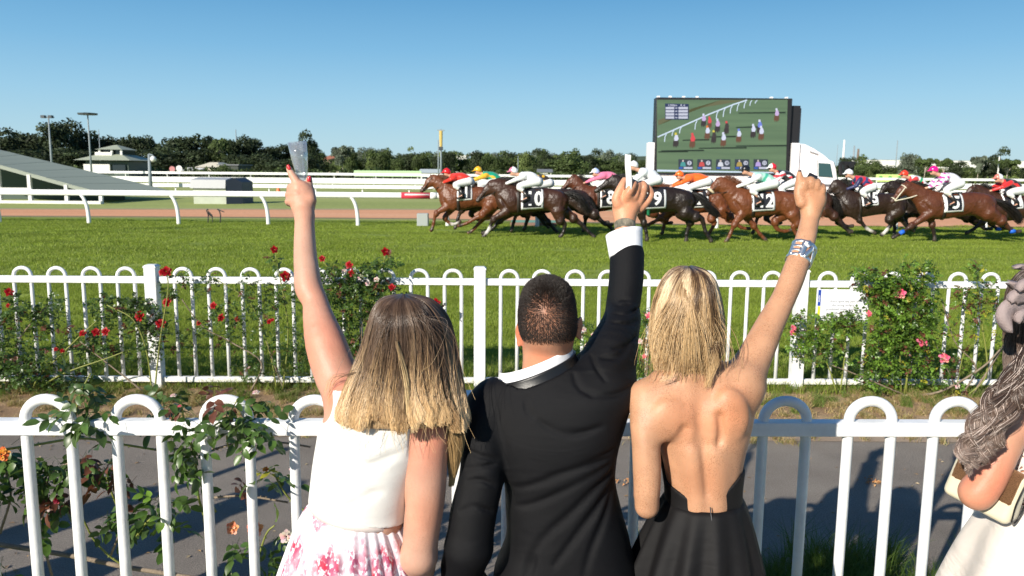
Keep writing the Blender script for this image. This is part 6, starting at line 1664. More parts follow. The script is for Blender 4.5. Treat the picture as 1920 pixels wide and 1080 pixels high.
# gallop template in pixels relative to the withers
def tmpl(x, y, s=1.0, head=(0, 0), fore=0, hind=0, L=0):
    def A(l): return [(x+p[0]*s, y+p[1]*s, p[2]*s) for p in l]
    FS = [[(-20, 42, 11), (-55, 66, 5.2), (-73, 78, 3.6), (-86, 86, 4)], [(-12, 46, 10), (-8, 65, 5.5), (-5, 80, 3.8), (-3, 92, 4.4)],
          [(-18, 42, 11), (-42, 52, 5.4), (-50, 70, 3.8), (-54, 86, 4.2)], [(-10, 46, 10), (-24, 60, 5.2), (-10, 72, 3.6), (4, 70, 4.2)],
          [(-16, 44, 11), (-26, 64, 5.4), (-35, 82, 3.8), (-39, 94, 4.4)], [(0, 48, 9), (20, 72, 5), (32, 86, 3.6), (40, 94, 4.2)]]
    HS = [[(90, 42, 18), (112, 56, 9), (120, 63, 6), (133, 76, 3.8), (146, 76, 4.2)], [(86, 42, 16), (108, 56, 8), (114, 60, 5.8), (128, 71, 3.8), (140, 72, 4)],
          [(78, 42, 18), (84, 56, 9), (92, 64, 6.2), (88, 80, 3.8), (86, 88, 4.4)], [(84, 42, 16), (104, 56, 8), (112, 62, 5.8), (124, 78, 3.8), (134, 86, 4.2)],
          [(60, 46, 15), (52, 58, 8), (62, 68, 5.8), (48, 80, 3.8), (40, 86, 4.2)], [(70, 44, 15), (64, 60, 7.5), (56, 70, 5.4), (38, 78, 3.6), (28, 80, 4.2)]]
    hx, hy = head
    d = dict(trunk=A([(-16, 29, 25), (5, 29, 27), (35+L/2, 27, 24), (62+L, 26, 22.5), (82+L, 29, 23.5)]),
             neck=A([(-18, 22, 23), (-38+hx*.4, 8+hy*.4, 17), (-58+hx*.9, -5+hy*.9, 12.5)]),
             head=A([(-62+hx, -8+hy, 9), (-72+hx, 2+hy, 9), (-84+hx, 16+hy, 6), (-89+hx, 22+hy, 5)]))
    d['fore'] = [A(FS[i]) for i in ((0, 1), (2, 3), (4, 5), (2, 5), (0, 3))[fore]]
    d['hind'] = [A(HS[i]) for i in ((0, 1), (2, 3), (4, 5), (3, 0), (2, 5))[hind]]
    return d
def put(d, **kw): d.update(kw); return d
WH = (.78, .78, .78); RED = (.62, .015, .02); NAVY = (.015, .02, .09); YEL = (.75, .42, .02); GRN = (.0, .22, .11)

# lead horse, chestnut
horse(25.0, put(tmpl(856, 346), trunk=[(845, 374, 22), (862, 372, 23.5), (890, 369, 20.5), (912, 370, 20), (930, 373, 21)],
      neck=[(846, 366, 20), (832, 352, 15), (818, 340, 11)], head=[(812, 334), (805, 342), (797, 352), (791, 357)],
      fore=[[(838, 388, 9), (819, 400, 4.6), (814, 417, 3.3), (811, 429, 4)], [(848, 390, 8.5), (834, 409, 4.8), (848, 421, 3.2), (861, 417, 3.8)]],
      hind=[[(918, 386, 14), (905, 402, 7), (893, 408, 5), (876, 418, 3.4), (864, 422, 3.8)], [(924, 386, 14), (915, 404, 7), (905, 412, 5), (890, 428, 3.4), (881, 436, 3.8)]]),
      CHEST, 'chestnut horse leading the field, ridden by the jockey in red', (858, 886, 346, 376, '1', 1), socks=(1,), seed=1,
      jockey=dict(at=(852, 347), s=.92, hel=(-16, -26), sho=(0, -16), hip=(30, -8), cap=RED, silk=(.70, .03, .015), label='jockey in red cap and red silks on the leading chestnut horse'))
# green and yellow behind
horse(26.2, tmpl(905, 346, .92, (4, 4), 1, 1), BROWN, 'dark horse half hidden behind the leading chestnut, ridden in green and yellow', (900, 930, 347, 376, '4', 1), seed=2,
      jockey=dict(at=(898, 347), s=.92, hel=(-2, -30), sho=(14, -20), hip=(42, -8), cap=YEL, silk=(.0, .30, .17), sleeve=YEL, label='jockey in yellow cap, green silks and yellow sleeves behind the leader'))
# number 10
horse(24.1, put(tmpl(963, 347), trunk=[(955, 376, 26), (974, 376, 27), (1003, 374, 23.5), (1028, 374, 22.5), (1046, 378, 22)],
      neck=[(954, 366, 22), (940, 354, 19), (926, 350, 14)], head=[(922, 349), (914, 357), (902, 369), (896, 376)],
      fore=[[(950, 396, 10), (926, 411, 5.4), (918, 428, 3.8), (909, 441, 4.2)], [(960, 398, 10), (938, 414, 5.2), (922, 430, 3.6), (908, 437, 4.2)]],
      hind=[[(1046, 396, 16), (1050, 412, 8), (1058, 420, 5.6), (1056, 434, 3.6), (1052, 441, 4.4)], [(1054, 394, 16), (1076, 410, 7.5), (1088, 419, 5.4), (1104, 435, 3.6), (1114, 444, 4.2)]]),
      DBAY, 'dark bay horse with number 10 cloth, ridden by the jockey in all white silks', (977, 1018, 353, 393, '10', 1), socks=(0,), seed=3, tail=[(1058, 362), (1078, 366), (1092, 378), (1104, 396)],
      jockey=dict(at=(970, 350), s=1.0, hel=(-8, -29), sho=(12, -20), hip=(38, -10), cap=WH, cap2=(.65, .2, .3), silk=WH, sleeve=WH, label='jockey in all white silks and white cap on the number 10 horse'))
# yellow and dark silks behind number 10
horse(25.9, tmpl(1010, 350, .93, (8, 6), 3, 0), BROWN, 'dark horse hidden behind number 10, ridden in yellow and dark silks', None, seed=4, tail=[(1085, 368), (1100, 376), (1112, 392), (1118, 410)],
      jockey=dict(at=(998, 352), s=.93, hel=(-10, -24), sho=(8, -18), hip=(34, -10), cap=(.6, .35, .02), silk=(.03, .02, .015), pat='stars', p2=YEL, label='jockey in dark silks with yellow spots behind the white-clad rider'))
# bay with pink rider
horse(26.4, put(tmpl(1118, 345, .95), neck=[(1098, 368, 19), (1088, 354, 15), (1080, 342, 11.5)], head=[(1077, 333), (1069, 343), (1058, 352), (1052, 358)],
      fore=[[(1102, 392, 10), (1098, 405, 5), (1096, 420, 3.6), (1094, 430, 4)], [(1112, 392, 9.5), (1118, 405, 5), (1134, 418, 3.6), (1147, 428, 4)]]),
      BAY, 'bay horse with raised head, ridden in pink silks, left of the raised ticket', (1124, 1156, 352, 390, '8', 1), seed=5,
      jockey=dict(at=(1118, 347), s=.93, hel=(-2, -26), sho=(14, -19), hip=(42, -10), cap=(.45, .55, .8), cap2=WH, silk=(.75, .18, .30), label='jockey in pink silks and pale blue cap beside the raised ticket'))
# number 9
horse(22.9, put(tmpl(1195, 346), trunk=[(1184, 375, 26), (1205, 376, 28), (1236, 374, 25.5), (1264, 374, 23.5), (1283, 378, 23)],
      neck=[(1184, 368, 22), (1168, 352, 18), (1156, 342, 13.5)], head=[(1151, 336), (1141, 344), (1126, 353), (1118, 358)],
      fore=[[(1200, 398, 11), (1206, 418, 5.4), (1210, 434, 3.8), (1212, 447, 4.6)], [(1180, 398, 10), (1160, 412, 5.2), (1176, 428, 3.6), (1188, 430, 4)]],
      hind=[[(1284, 398, 16), (1302, 406, 8.5), (1314, 410, 6), (1321, 434, 4), (1331, 450, 4.6)], [(1280, 400, 15), (1296, 416, 7.5), (1294, 424, 5.6), (1289, 440, 3.8), (1289, 451, 4.6)]]),
      BLACK, 'black-brown horse with number 9 cloth and green girth behind the raised ticket', (1205, 1246, 354, 392, '9', 0), girth=(1214, 'g'), seed=6, tail=[(1298, 362), (1316, 372), (1330, 388), (1346, 402)],
      jockey=dict(at=(1196, 349), s=1.05, hel=(-8, -37), sho=(10, -25), hip=(34, -12), cap=WH, silk=(.70, .72, .74), label='jockey in white cap and grey-white silks on the number 9 horse'))
# number 2, orange rider
horse(24.7, put(tmpl(1268, 352, .98, (6, 8)), fore=[[(1256, 394, 10), (1238, 408, 5.4), (1222, 417, 3.8), (1212, 422, 4)], [(1262, 396, 10), (1250, 412, 5), (1246, 426, 3.6), (1244, 436, 4)]],
      hind=[[(1352, 394, 16), (1366, 408, 8), (1374, 414, 5.6), (1388, 426, 3.6), (1402, 428, 4)], [(1344, 396, 15), (1336, 410, 7.5), (1342, 418, 5.4), (1334, 434, 3.6), (1330, 442, 4)]]),
      CHEST, 'pale chestnut horse with number 2 cloth, ridden in orange silks before the screen', (1288, 1325, 356, 390, '2', 0), seed=7, tail=[(1368, 366), (1384, 376), (1398, 394), (1404, 412)],
      jockey=dict(at=(1282, 354), s=1.0, hel=(-8, -26), sho=(10, -20), hip=(44, -14), cap=(.85, .16, .02), silk=(.85, .13, .01), label='jockey in orange cap and orange silks in front of the screen'))
# number 12
horse(23.2, put(tmpl(1398, 353), trunk=[(1392, 382, 26), (1410, 383, 27.5), (1438, 381, 24.5), (1464, 380, 23.5), (1482, 384, 23)],
      neck=[(1388, 374, 23), (1370, 358, 18), (1354, 346, 13.5)], head=[(1349, 340), (1342, 350), (1333, 358), (1328, 364)],
      fore=[[(1388, 402, 11), (1375, 420, 5.6), (1367, 438, 3.8), (1361, 450, 4.6)], [(1400, 404, 10), (1416, 424, 5.4), (1428, 440, 3.8), (1438, 450, 4.4)]],
      hind=[[(1484, 402, 16), (1492, 418, 8), (1484, 424, 5.6), (1490, 438, 3.8), (1497, 446, 4.4)], [(1470, 404, 14), (1456, 416, 7), (1460, 430, 5), (1474, 434, 3.6), (1486, 432, 4.2)]]),
      CHEST, 'bright chestnut horse with number 12 cloth and sheepskin noseband', (1405, 1448, 358, 396, '12', 1), noseband=True, seed=8, tail=[(1498, 366), (1516, 374), (1530, 388), (1540, 404)],
      jockey=dict(at=(1402, 356), s=1.05, hel=(-4, -36), sho=(16, -24), hip=(46, -12), cap=(.012, .012, .015), silk=(.35, .62, .50), sleeve=(.74, .76, .76), pat='sash', p2=(.05, .35, .25), hnd=(1375, 344), label='jockey in black cap and mint silks with white sleeves on number 12'))
# red and white hoops behind number 12
horse(25.2, tmpl(1462, 352, .95, (8, 8), 1, 3), DBAY, 'dark horse hidden behind number 12, ridden in red and white sleeves', None, seed=9, tail=[(1548, 366), (1560, 372), (1570, 386), (1576, 400)],
      jockey=dict(at=(1455, 354), s=1.0, hel=(-7, -40), sho=(8, -28), hip=(34, -14), cap=(.65, .02, .04), cap2=WH, silk=(.012, .012, .015), sleeve=WH, pat='hoops', label='jockey in red and white cap with red hooped sleeves left of the truck cab'))
# number 15
horse(25.3, put(tmpl(1605, 358, .92), neck=[(1592, 378, 20), (1580, 362, 16), (1571, 350, 12.5)], head=[(1568, 344), (1563, 352), (1556, 358), (1552, 362)],
      fore=[[(1594, 398, 10), (1608, 412, 5), (1622, 428, 3.6), (1636, 435, 4)], [(1588, 398, 9.5), (1574, 416, 5), (1592, 430, 3.4), (1600, 434, 4)]],
      hind=[[(1680, 396, 15), (1664, 410, 7.5), (1668, 418, 5.4), (1658, 432, 3.6), (1652, 438, 4)], [(1676, 396, 14), (1690, 408, 7), (1696, 414, 5.4), (1706, 428, 3.6), (1716, 432, 4)]]),
      BROWN, 'dark brown horse with number 15 cloth right of the truck, ridden in a white cap', (1610, 1641, 356, 386, '15', 1), socks=(0, 2), seed=10,
      jockey=dict(at=(1606, 360), s=.98, hel=(-15, -36), sho=(2, -24), hip=(28, -10), cap=(.8, .8, .8), silk=(.60, .015, .03), sleeve=NAVY, pat='sash', p2=(.03, .04, .16), label='jockey in white cap, red silks and navy sleeves on number 15'))
# behind number 5
horse(26.5, put(tmpl(1715, 356, .95, (4, 6)), head=[(1668, 348), (1660, 352), (1654, 360), (1650, 366)], neck=[(1698, 376, 20), (1685, 360, 16), (1674, 351, 12.5)],
      fore=[[(1700, 400, 10), (1676, 412, 5), (1674, 428, 3.6), (1673, 440, 4)], [(1706, 398, 9.5), (1700, 414, 5), (1712, 426, 3.4), (1720, 426, 4)]]), BLACK, 'black horse behind number 5, ridden in a red cap and white silks', None, seed=11,
      jockey=dict(at=(1704, 358), s=.95, hel=(-9, -33), sho=(8, -24), hip=(30, -8), cap=(.72, .05, .02), silk=(.74, .76, .74), sleeve=(.6, .04, .04), pat='sash', p2=(.02, .3, .12), label='jockey in red cap and white silks with a green band, left of the pink cap'))
# number 5
horse(23.6, put(tmpl(1760, 357), trunk=[(1744, 386, 25), (1765, 386, 27), (1796, 384, 24), (1824, 382, 23), (1845, 386, 24)],
      neck=[(1742, 379, 23), (1722, 364, 17), (1704, 353, 12.5)], head=[(1698, 350), (1690, 359), (1679, 371), (1673, 378)]),
      DBAY if False else BAY, 'bay horse with number 5 cloth, white bridle and blue leg bandages', (1761, 1798, 362, 398, '5', 2), tack='white', wraps=((0, ('blue', (.01, .12, .62))), (2, ('blue', (.01, .12, .62)))), seed=12, tail=[(1862, 374), (1884, 384), (1900, 398), (1912, 415)],
      jockey=dict(at=(1760, 357), s=1.05, cap=(.80, .01, .22), silk=(.72, .70, .76), sleeve=(.55, .55, .8), pat='yoke', p2=(.75, .72, .8), p3=(.5, .02, .3), label='jockey in bright pink cap with pink and white silks on number 5'))
# number 14
horse(24.9, put(tmpl(1878, 362, .98), neck=[(1866, 380, 19), (1848, 368, 15), (1834, 358, 11)], head=[(1829, 352), (1822, 357), (1813, 364), (1808, 369)],
      fore=[[(1860, 400, 10), (1838, 416, 5), (1822, 428, 3.6), (1811, 435, 4.2)], [(1868, 402, 9.5), (1862, 418, 5), (1876, 430, 3.4), (1884, 430, 4)]]), DBAY, 'dark horse with number 14 cloth, last in the field at the edge', (1873, 1909, 362, 392, '14', 1), seed=13, wraps=((1, ('bluetwo', (.01, .12, .62))),),
      jockey=dict(at=(1878, 362), s=.98, hel=(-6, -29), sho=(10, -20), hip=(34, -6), cap=(.8, .8, .8), cap2=(.75, .2, .15), silk=(.015, .015, .015), sleeve=(.65, .02, .02), label='jockey in white cap and black silks with red sleeves, last in the field'))
# ================================================================== far side of the course
def V3(*a): return np.array(a, float)
M_roof = mat('grey_green_metal', (.33, .36, .27), .65, noise=.06, nscale=1.2, aniso=(1, 8, 1))
M_roofd = mat('dark_green_wall', (.045, .075, .06), .5, noise=.1)
M_cream = mat('cream_wall', (.62, .57, .44), .7, noise=.06, nscale=2)
M_wallw = mat('white_wall', (.66, .65, .62), .7, noise=.06, nscale=2)
M_glassd = mat('dark_glass', (.02, .03, .035), .08)
M_trunk = mat('tree_bark', (.16, .12, .09), .9, noise=.25, nscale=3, aniso=(1, 1, .2))
M_trunkp = mat('pale_bark', (.42, .36, .30), .9, noise=.2, nscale=3, aniso=(1, 1, .2))
M_pole = mat('pole_grey', (.22, .26, .28), .6)

def far_rail(label, Y, z, th, uu, vs, post=3.2):
    """long low rail with posts; vs = photo row of the rail top at u=300 and u=1800"""
    a, b = at(300, vs[0], Y), at(1800, vs[1], Y)
    zc = z; F = empty('running_rail', (0, Y, 0), label, 'railing')
    x0, x1 = at(uu[0], 330, Y)[0], at(uu[1], 330, Y)[0]
    MB().box((x0, -.07, zc-th), (x1, .07, zc)).build('rail', M_white, F)
    pm = None
    n = int((x1-x0)/post)
    mb = MB(); mb.box((-.045, .0, 0), (.045, .09, zc-th/2)); me = None
    for i in range(n):
        if me is None: o = mb.build('rail_post', M_white, F, (x0+post*i+.5, .08, 0)); me = o.data
        else: link('rail_post', me, F, (x0+post*i+.5, .08, 0))
    return F
far_rail('white rail across the infield, the nearest of three beyond the red track', 62, .80, .27, (-300, 2300), (344, 353), 3.6)
far_rail('white rail across the infield, in the middle of the three far ones', 88, 1.02, .58, (150, 2500), (331, 340), 4.5)
far_rail('white rail across the infield, the farthest and highest of three', 116, 1.45, .34, (150, 2500), (325, 334), 6)
for (u0, u1, Y, n) in ((640, 1230, 74, 26), (1560, 2100, 80, 18)):   # small white markers between the rails
    pass

# sloping grey-green roof of the crossing, left
SR = empty('sloping_roof', (at(0, 370, 46)[0], 46, 0), 'long grey-green metal roof sloping down to the right at the left edge', 'roof')
so = V3(at(0, 370, 46)[0], 46, 0)
n0, n1, f0, f1 = at(-300, 226, 44), at(172, 357, 44), at(-300, 209, 52), at(318, 357, 52)
nn = np.cross(n1-n0, f0-n0); nn /= np.linalg.norm(nn); nn = nn if nn[2] > 0 else -nn
P = [n0, n1, f1, f0]; Q = [p-nn*.22 for p in P]
NP = 22; pm_ = []
for i in range(NP):      # roof sheets, each a panel
    t0, t1 = i/NP, (i+1)/NP-.0012
    a, b, c, d = n0+(n1-n0)*t0, n0+(n1-n0)*t1, f0+(f1-f0)*t1, f0+(f1-f0)*t0
    e = nn*(.006 if i % 2 else .0)
    MB().add([p+e for p in (a, b, c, d)]+[p-nn*.12 for p in (a, b, c, d)], [(0, 1, 2, 3), (7, 6, 5, 4), (0, 4, 5, 1), (1, 5, 6, 2), (2, 6, 7, 3), (3, 7, 4, 0)]).build('roof_sheet', M_roof, SR, org=so)
MB().beam(n0-nn*.10+V3(0, -.06, 0), n1-nn*.10+V3(0, -.06, 0), .06, .16).build('fascia', mat('fascia_pale', (.26, .29, .24), .6), SR, org=so)
wl, wr = at(-300, 372, 47)[0], at(165, 372, 47)[0]
MB().add([V3(wl, 49, 0), V3(wr+1.2, 49, 0), V3(wr+1.2, 49, .25), V3(wl, 49, 5.5)], [(0, 1, 2, 3)]).build('back_wall', M_roofd, SR, org=so)
MB().box((wl, 43.6, 0), (at(188, 372, 43.6)[0], 43.9, .16)).build('kerb_wall', M_wallw, SR, org=so)
MB().box((wl, 43.7, .75), (at(60, 372, 43.7)[0], 43.8, .85)).build('hand_rail', M_wallw, SR, org=so)
for u in (-150, 0, 57, 125, 189):
    zt_ = max(.7, at(u, 310+max(0, u)*.28-2 if u >= 0 else 300, 44)[2]-.1) if u < 150 else .62
    x = at(u, 372, 43.9)[0]; MB().box((x-.09, 43.85, 0), (x+.09, 44.03, zt_)).build('post', M_wallw, SR, org=so)

# two-tier judges' pavilion
def hip_roof(mb, cx, cy, w, d, z, h, top=.15):
    mb.add([(cx-w, cy-d, z), (cx+w, cy-d, z), (cx+w, cy+d, z), (cx-w, cy+d, z), (cx-w*top, cy-d*top, z+h), (cx+w*top, cy-d*top, z+h), (cx+w*top, cy+d*top, z+h), (cx-w*top, cy+d*top, z+h)],
           [(0, 3, 2, 1), (0, 1, 5, 4), (1, 2, 6, 5), (2, 3, 7, 6), (3, 0, 4, 7), (4, 5, 6, 7)])
Yp = 120; pc = at(198, 322, Yp); pz = lambda v, u=198: at(u, v, Yp)[2]; px = lambda u: at(u, 300, Yp)[0]
PV = empty('pavilion', (pc[0], Yp+3, 0), 'two-storey white pavilion with stacked grey-green hip roofs in front of dark trees', 'building')
po = V3(pc[0], Yp+3, 0)
MB().box((px(160), Yp, 0), (px(240), Yp+7, pz(302))).build('lower_wall', M_roofd, PV, org=po)
MB().box((px(159), Yp-.5, pz(323)), (px(208), Yp-.1, pz(308))).build('white_balcony', M_wallw, PV, org=po)
MB().box((px(212), Yp-.3, pz(321)), (px(236), Yp-.05, pz(309))).build('window', M_glassd, PV, org=po)
mb = MB(); hip_roof(mb, px(198), Yp+3.4, (px(252)-px(145))/2, 4.6, pz(300.5), pz(289)-pz(300.5), .42); mb.build('lower_roof', M_roof, PV, org=po)
MB().box((px(177), Yp+1.6, pz(292)), (px(221), Yp+5.5, pz(280))).build('upper_room', M_glassd, PV, org=po)
MB().box((px(172), Yp+1.0, pz(292)), (px(204), Yp+1.4, pz(285))).build('upper_balcony', M_wallw, PV, org=po)
for u in (180, 203, 221): MB().box((px(u)-.15, Yp+1.1, pz(290)), (px(u)+.15, Yp+1.3, pz(280))).build('post', M_wallw, PV, org=po)
mb = MB(); hip_roof(mb, px(199), Yp+3.4, (px(227)-px(176))/2, 2.6, pz(280), pz(270.5)-pz(280), .08); mb.build('upper_roof', M_roof, PV, org=po)

# grey shed behind the running rail
Ys = 45; sx = lambda u: at(u, 350, Ys)[0]; sz = lambda v, u=400: at(u, v, Ys)[2]
SH = empty('shed', (sx(402), Ys+1, 0), 'small pale grey shed behind the rail, right end wall coloured dark as shade', 'shed'); so2 = V3(sx(402), Ys+1, 0)
MB().box((sx(362), Ys, 0), (sx(423), Ys+2.2, sz(352))).build('wall', mat('shed_wall', (.42, .45, .36), .7, noise=.1, nscale=3), SH, org=so2)
mb = MB(); z0, z1 = sz(353), sz(333); mb.add([(sx(358), Ys-.15, z0), (sx(424), Ys-.15, z0), (sx(424), Ys-.05, z1-.12), (sx(358), Ys-.05, z1-.12), (sx(358), Ys+1.1, z1), (sx(424), Ys+1.1, z1), (sx(358), Ys+2.4, z0), (sx(424), Ys+2.4, z0)],
       [(0, 1, 2, 3), (3, 2, 5, 4), (4, 5, 7, 6), (0, 3, 4, 6), (1, 7, 5, 2)]); mb.build('roof', mat('shed_roof', (.36, .37, .38), .5, noise=.05), SH, org=so2)
mb = MB(); xe = sx(424.5); mb.add([(xe, Ys-.1, 0), (sx(448), Ys+.5, 0), (sx(448), Ys+.5, z1-.25), (sx(436), Ys+.2, z1), (xe, Ys-.1, z1-.2), (xe, Ys+2.2, 0), (sx(448), Ys+2.4, 0), (sx(448), Ys+2.4, z1-.25), (sx(436), Ys+2.2, z1), (xe, Ys+2.2, z1-.2)],
       [(0, 1, 2, 3, 4), (9, 8, 7, 6, 5), (1, 6, 7, 2), (2, 7, 8, 3), (3, 8, 9, 4), (4, 9, 5, 0)]); mb.build('end_wall', mat('shed_end_shade', (.035, .045, .07), .6), SH, org=so2)  # shade on the end wall is put into its dark colour

# cream shed and marquees in front of the trees
def block(name, label, cat, u0, u1, v0, v1, Y, d, wm, rm, roof='flat', wins=0, grp=None):
    x0, x1 = at(u0, v1, Y)[0], at(u1, v1, Y)[0]; um = (u0+u1)/2; zt_, zb = at(um, v0, Y)[2], 0
    o = V3((x0+x1)/2, Y+d/2, 0); B = empty(name, o, label, cat, grp)
    wt = zt_ - ((zt_-zb)*.28 if roof != 'flat' else .2); MB().box((x0, Y, zb), (x1, Y+d, wt)).build('wall', wm, B, org=o)
    if roof == 'gable':
        mb = MB(); e = .3; mb.add([(x0-e, Y-e, wt), (x1+e, Y-e, wt), (x1+e, Y+d+e, wt), (x0-e, Y+d+e, wt), (x0-e, Y+d/2, zt_), (x1+e, Y+d/2, zt_)], [(0, 1, 5, 4), (2, 3, 4, 5), (0, 4, 3), (1, 2, 5), (3, 2, 1, 0)]); mb.build('roof', rm, B, org=o)
    elif roof == 'hip':
        mb = MB(); hip_roof(mb, (x0+x1)/2, Y+d/2, (x1-x0)/2+.3, d/2+.3, wt, zt_-wt, .3); mb.build('roof', rm, B, org=o)
    else: MB().box((x0-.2, Y-.2, wt+.003), (x1+.2, Y+d+.2, zt_)).build('roof', rm, B, org=o)
    rows = 1 if wins < 5 else 2
    for i in range(wins):
        c = x0+(x1-x0)*(i % math.ceil(wins/rows)+.5)/math.ceil(wins/rows); zr = wt*(.5 if rows == 1 else (.72 if i < wins/rows else .4)); w = (x1-x0)/wins*.28*rows
        MB().box((c-w, Y-.08, zr-(zt_*.07)), (c+w, Y-.02, zr+(zt_*.07))).build('window', M_glassd, B, org=o)
    return B
M_rt, M_rg, M_pink = mat('terracotta_roof', (.30, .12, .07), .8, noise=.1), mat('slate_roof', (.16, .17, .18), .7), mat('pink_wall', (.50, .34, .27), .8)
block('cream_shed', 'low cream shed with a grey lean-to roof and round bush in front', 'shed', 370, 412, 304, 330, 135, 8, M_cream, M_cream, 'hip', 0)
block('open_shed', 'dark open-fronted shed with pale flat roof right of the cream shed', 'shed', 410, 447, 308, 330, 136, 7, mat('shade_green', (.05, .06, .05), .8), M_rg, 'flat', 0)
block('marquee', 'white marquee among parked shapes left of the cream shed', 'marquee', 342, 368, 314, 331, 132, 6, M_wallw, M_wallw, 'gable', 0)
block('house', 'pink-walled house with terracotta roof on the hill left of the tall gum tree', 'house', 603, 632, 291, 331, 420, 18, M_pink, M_rt, 'hip', 4)
block('house', 'small cream house with dark roof below the pink-walled house', 'house', 618, 636, 303, 331, 330, 10, M_cream, M_rg, 'gable', 2)
block('apartment_block', 'pale grey flat-roofed building right of the tall gum tree', 'building', 655, 682, 298, 331, 380, 20, M_wallw, M_rg, 'flat', 6)
block('house', 'terracotta-roofed house above the green banner', 'house', 664, 694, 301, 331, 420, 16, M_cream, M_rt, 'gable', 3)
block('office_building', 'white building with dark right side, right of the two light poles', 'building', 846, 875, 291, 331, 430, 30, M_wallw, M_wallw, 'flat', 8)
block('tower_block', 'narrow white tower block above the white-clad jockey', 'building', 884, 896, 286, 331, 450, 14, M_wallw, M_wallw, 'flat', 6)
block('warehouse', 'long low white warehouse right of the tower block', 'building', 895, 932, 299, 331, 410, 22, M_wallw, M_wallw, 'gable', 0)
block('house', 'white house among trees above the number 10 horse', 'house', 945, 962, 301, 331, 440, 14, M_wallw, M_rg, 'gable', 2)
block('low_hut', 'low white hut with grey roof behind the lead jockey', 'hut', 788, 822, 317, 334, 125, 5, M_wallw, mat('pale_roof', (.45, .5, .5), .6), 'gable', 2)
block('low_hut', 'low white kiosk behind the bay horse with raised head', 'hut', 1010, 1034, 317, 334, 170, 5, M_wallw, M_rg, 'gable', 2)
block('factory', 'very long white factory with flat roof behind the trees at far right', 'building', 1622, 2300, 302, 338, 520, 40, M_wallw, mat('factory_roof', (.34, .36, .38), .6), 'flat', 0)
block('factory', 'short white factory end between truck cab and grey tower', 'building', 1112, 1210, 306, 334, 640, 30, M_wallw, M_rg, 'flat', 5)

def banner(label, u0, u1, v0, v1, Y, c, logos=0):
    x0, x1 = at(u0, v1, Y)[0], at(u1, v1, Y)[0]; zt_, zb = at((u0+u1)/2, v0, Y)[2], at((u0+u1)/2, v1, Y)[2]; o = V3((x0+x1)/2, Y, 0)
    B = empty('banner', o, label, 'banner'); MB().box((x0, Y, zb), (x1, Y+.06, zt_)).build('cloth', mat('banner_%d' % u0, c, .6), B, org=o)
    for i in range(8): x = x0+.1+(x1-x0-.2)*i/7; MB().box((x-.04, Y+.07, 0), (x+.04, Y+.14, zt_)).build('post', M_pole, B, org=o)
    for i in range(logos):
        x = x0+(x1-x0)*(i+.5)/logos; s_ = (zt_-zb)*.30; MB().lathe([(s_*.9, 0), (s_, .01), (s_*.6, .012), (.001, .012)], (0, 0, 0), 12).build('logo', mat('banner_logo', (.10, .32, .07), .6), B, (x-o[0], -.01, (zt_+zb)/2)).rotation_euler = (rad(90), 0, 0)
banner('long pale green banner fence left of the lead horse', 664, 790, 320, 331, 118, (.42, .62, .33))
banner('yellow-green banner with round logos behind the red-capped jockey', 1642, 1712, 327, 341, 118, (.52, .66, .22), 4)

# poles and masts
def pole(u, v0, v1, Y, r, label, cat='light pole', name='light_pole', head=None, m=None):
    b = at(u, v1, Y); t = at(u, v0, Y); P_ = empty(name, (b[0], Y, 0), label, cat)
    MB().tube([(0, 0, 0), (0, 0, t[2]*.5), (0, 0, t[2])], [r*1.25, r, r*.7], 8).build('shaft', m or M_pole, P_, smooth=True); z = t[2]
    if head == 'flood':
        MB().box((-.5, -.06, z-.1), (.5, .06, z)).build('crossbar', M_pole, P_)
        for x in (-.42, .22): MB().box((x-.14, -.25, z-.12), (x+.18, .12, z+.12)).build('floodlight', mat('lamp_dark', (.05, .06, .07), .4), P_)
    elif head == 'flat':
        MB().lathe([(.2, -.15), (1.2, -.1), (1.25, .12), (.3, .2)], (0, 0, z), 12).build('lamp_ring', mat('lamp_dark', (.05, .06, .07), .4), P_)
    elif head == 'globe':
        MB().lathe([(.02, -.22), (.16, -.16), (.22, 0), (.16, .16), (.02, .22)], (.30, 0, z-.35), 12).build('globe', mat('globe_white', (.75, .75, .72), .4), P_, smooth=True)
        MB().tube([(0, 0, z), (.30, 0, z-.1)], .06, 6).build('arm', M_pole, P_)
    elif head == 'beacon':
        hgt = z-at(u, v0+33, Y)[2]; MB().tube([(0, 0, z-hgt), (0, 0, z-hgt*.1)], [.22, .26], 10).build('yellow_head', mat('beacon_yellow', (.55, .40, .12), .5), P_)
        MB().box((-.5, -.1, z-.25), (.5, .1, z-.1)).build('crossbar', M_pole, P_); MB().box((-.28, -.28, z-hgt-.5), (.28, .28, z-hgt-.02)).build('collar', mat('lamp_dark', (.05, .06, .07), .4), P_)
    return P_
pole(97, 219, 306, 72, .09, 'tall pole with two floodlights, leftmost on the skyline', head='flood')
pole(170, 214, 300, 110, .12, 'tall slim pole with a flat dark lamp ring behind the pavilion', head='flat')
pole(187, 243, 276, 150, .08, 'thin mast just above the pavilion roof', 'mast', 'mast')
pole(443, 243, 268, 200, .15, 'thin mast above the trees left of the raised glass', 'mast', 'mast')
pole(283, 289, 358, 60, .13, 'short lamp pole with a white globe right of the sloping roof', head='globe')
pole(827, 242, 323, 118, .14, 'tall pole with a yellow head left of the green-capped riders', head='beacon', m=M_pole)
pole(822, 262, 323, 116, .09, 'slim grey pole standing close beside the yellow-headed pole', 'pole', 'pole')
pole(971, 292, 330, 150, .07, 'thin pole above the yellow-spotted jockey', 'pole', 'pole')
pole(1580, 262, 312, 600, .9, 'white chimney on the skyline right of the truck cab', 'chimney', 'chimney', m=M_wallw)
pole(1569, 271, 300, 600, .25, 'hair-thin mast left of the white chimney', 'mast', 'mast')
pole(1600, 273, 302, 600, .8, 'grey lattice-like tower right of the white chimney', 'tower', 'tower')
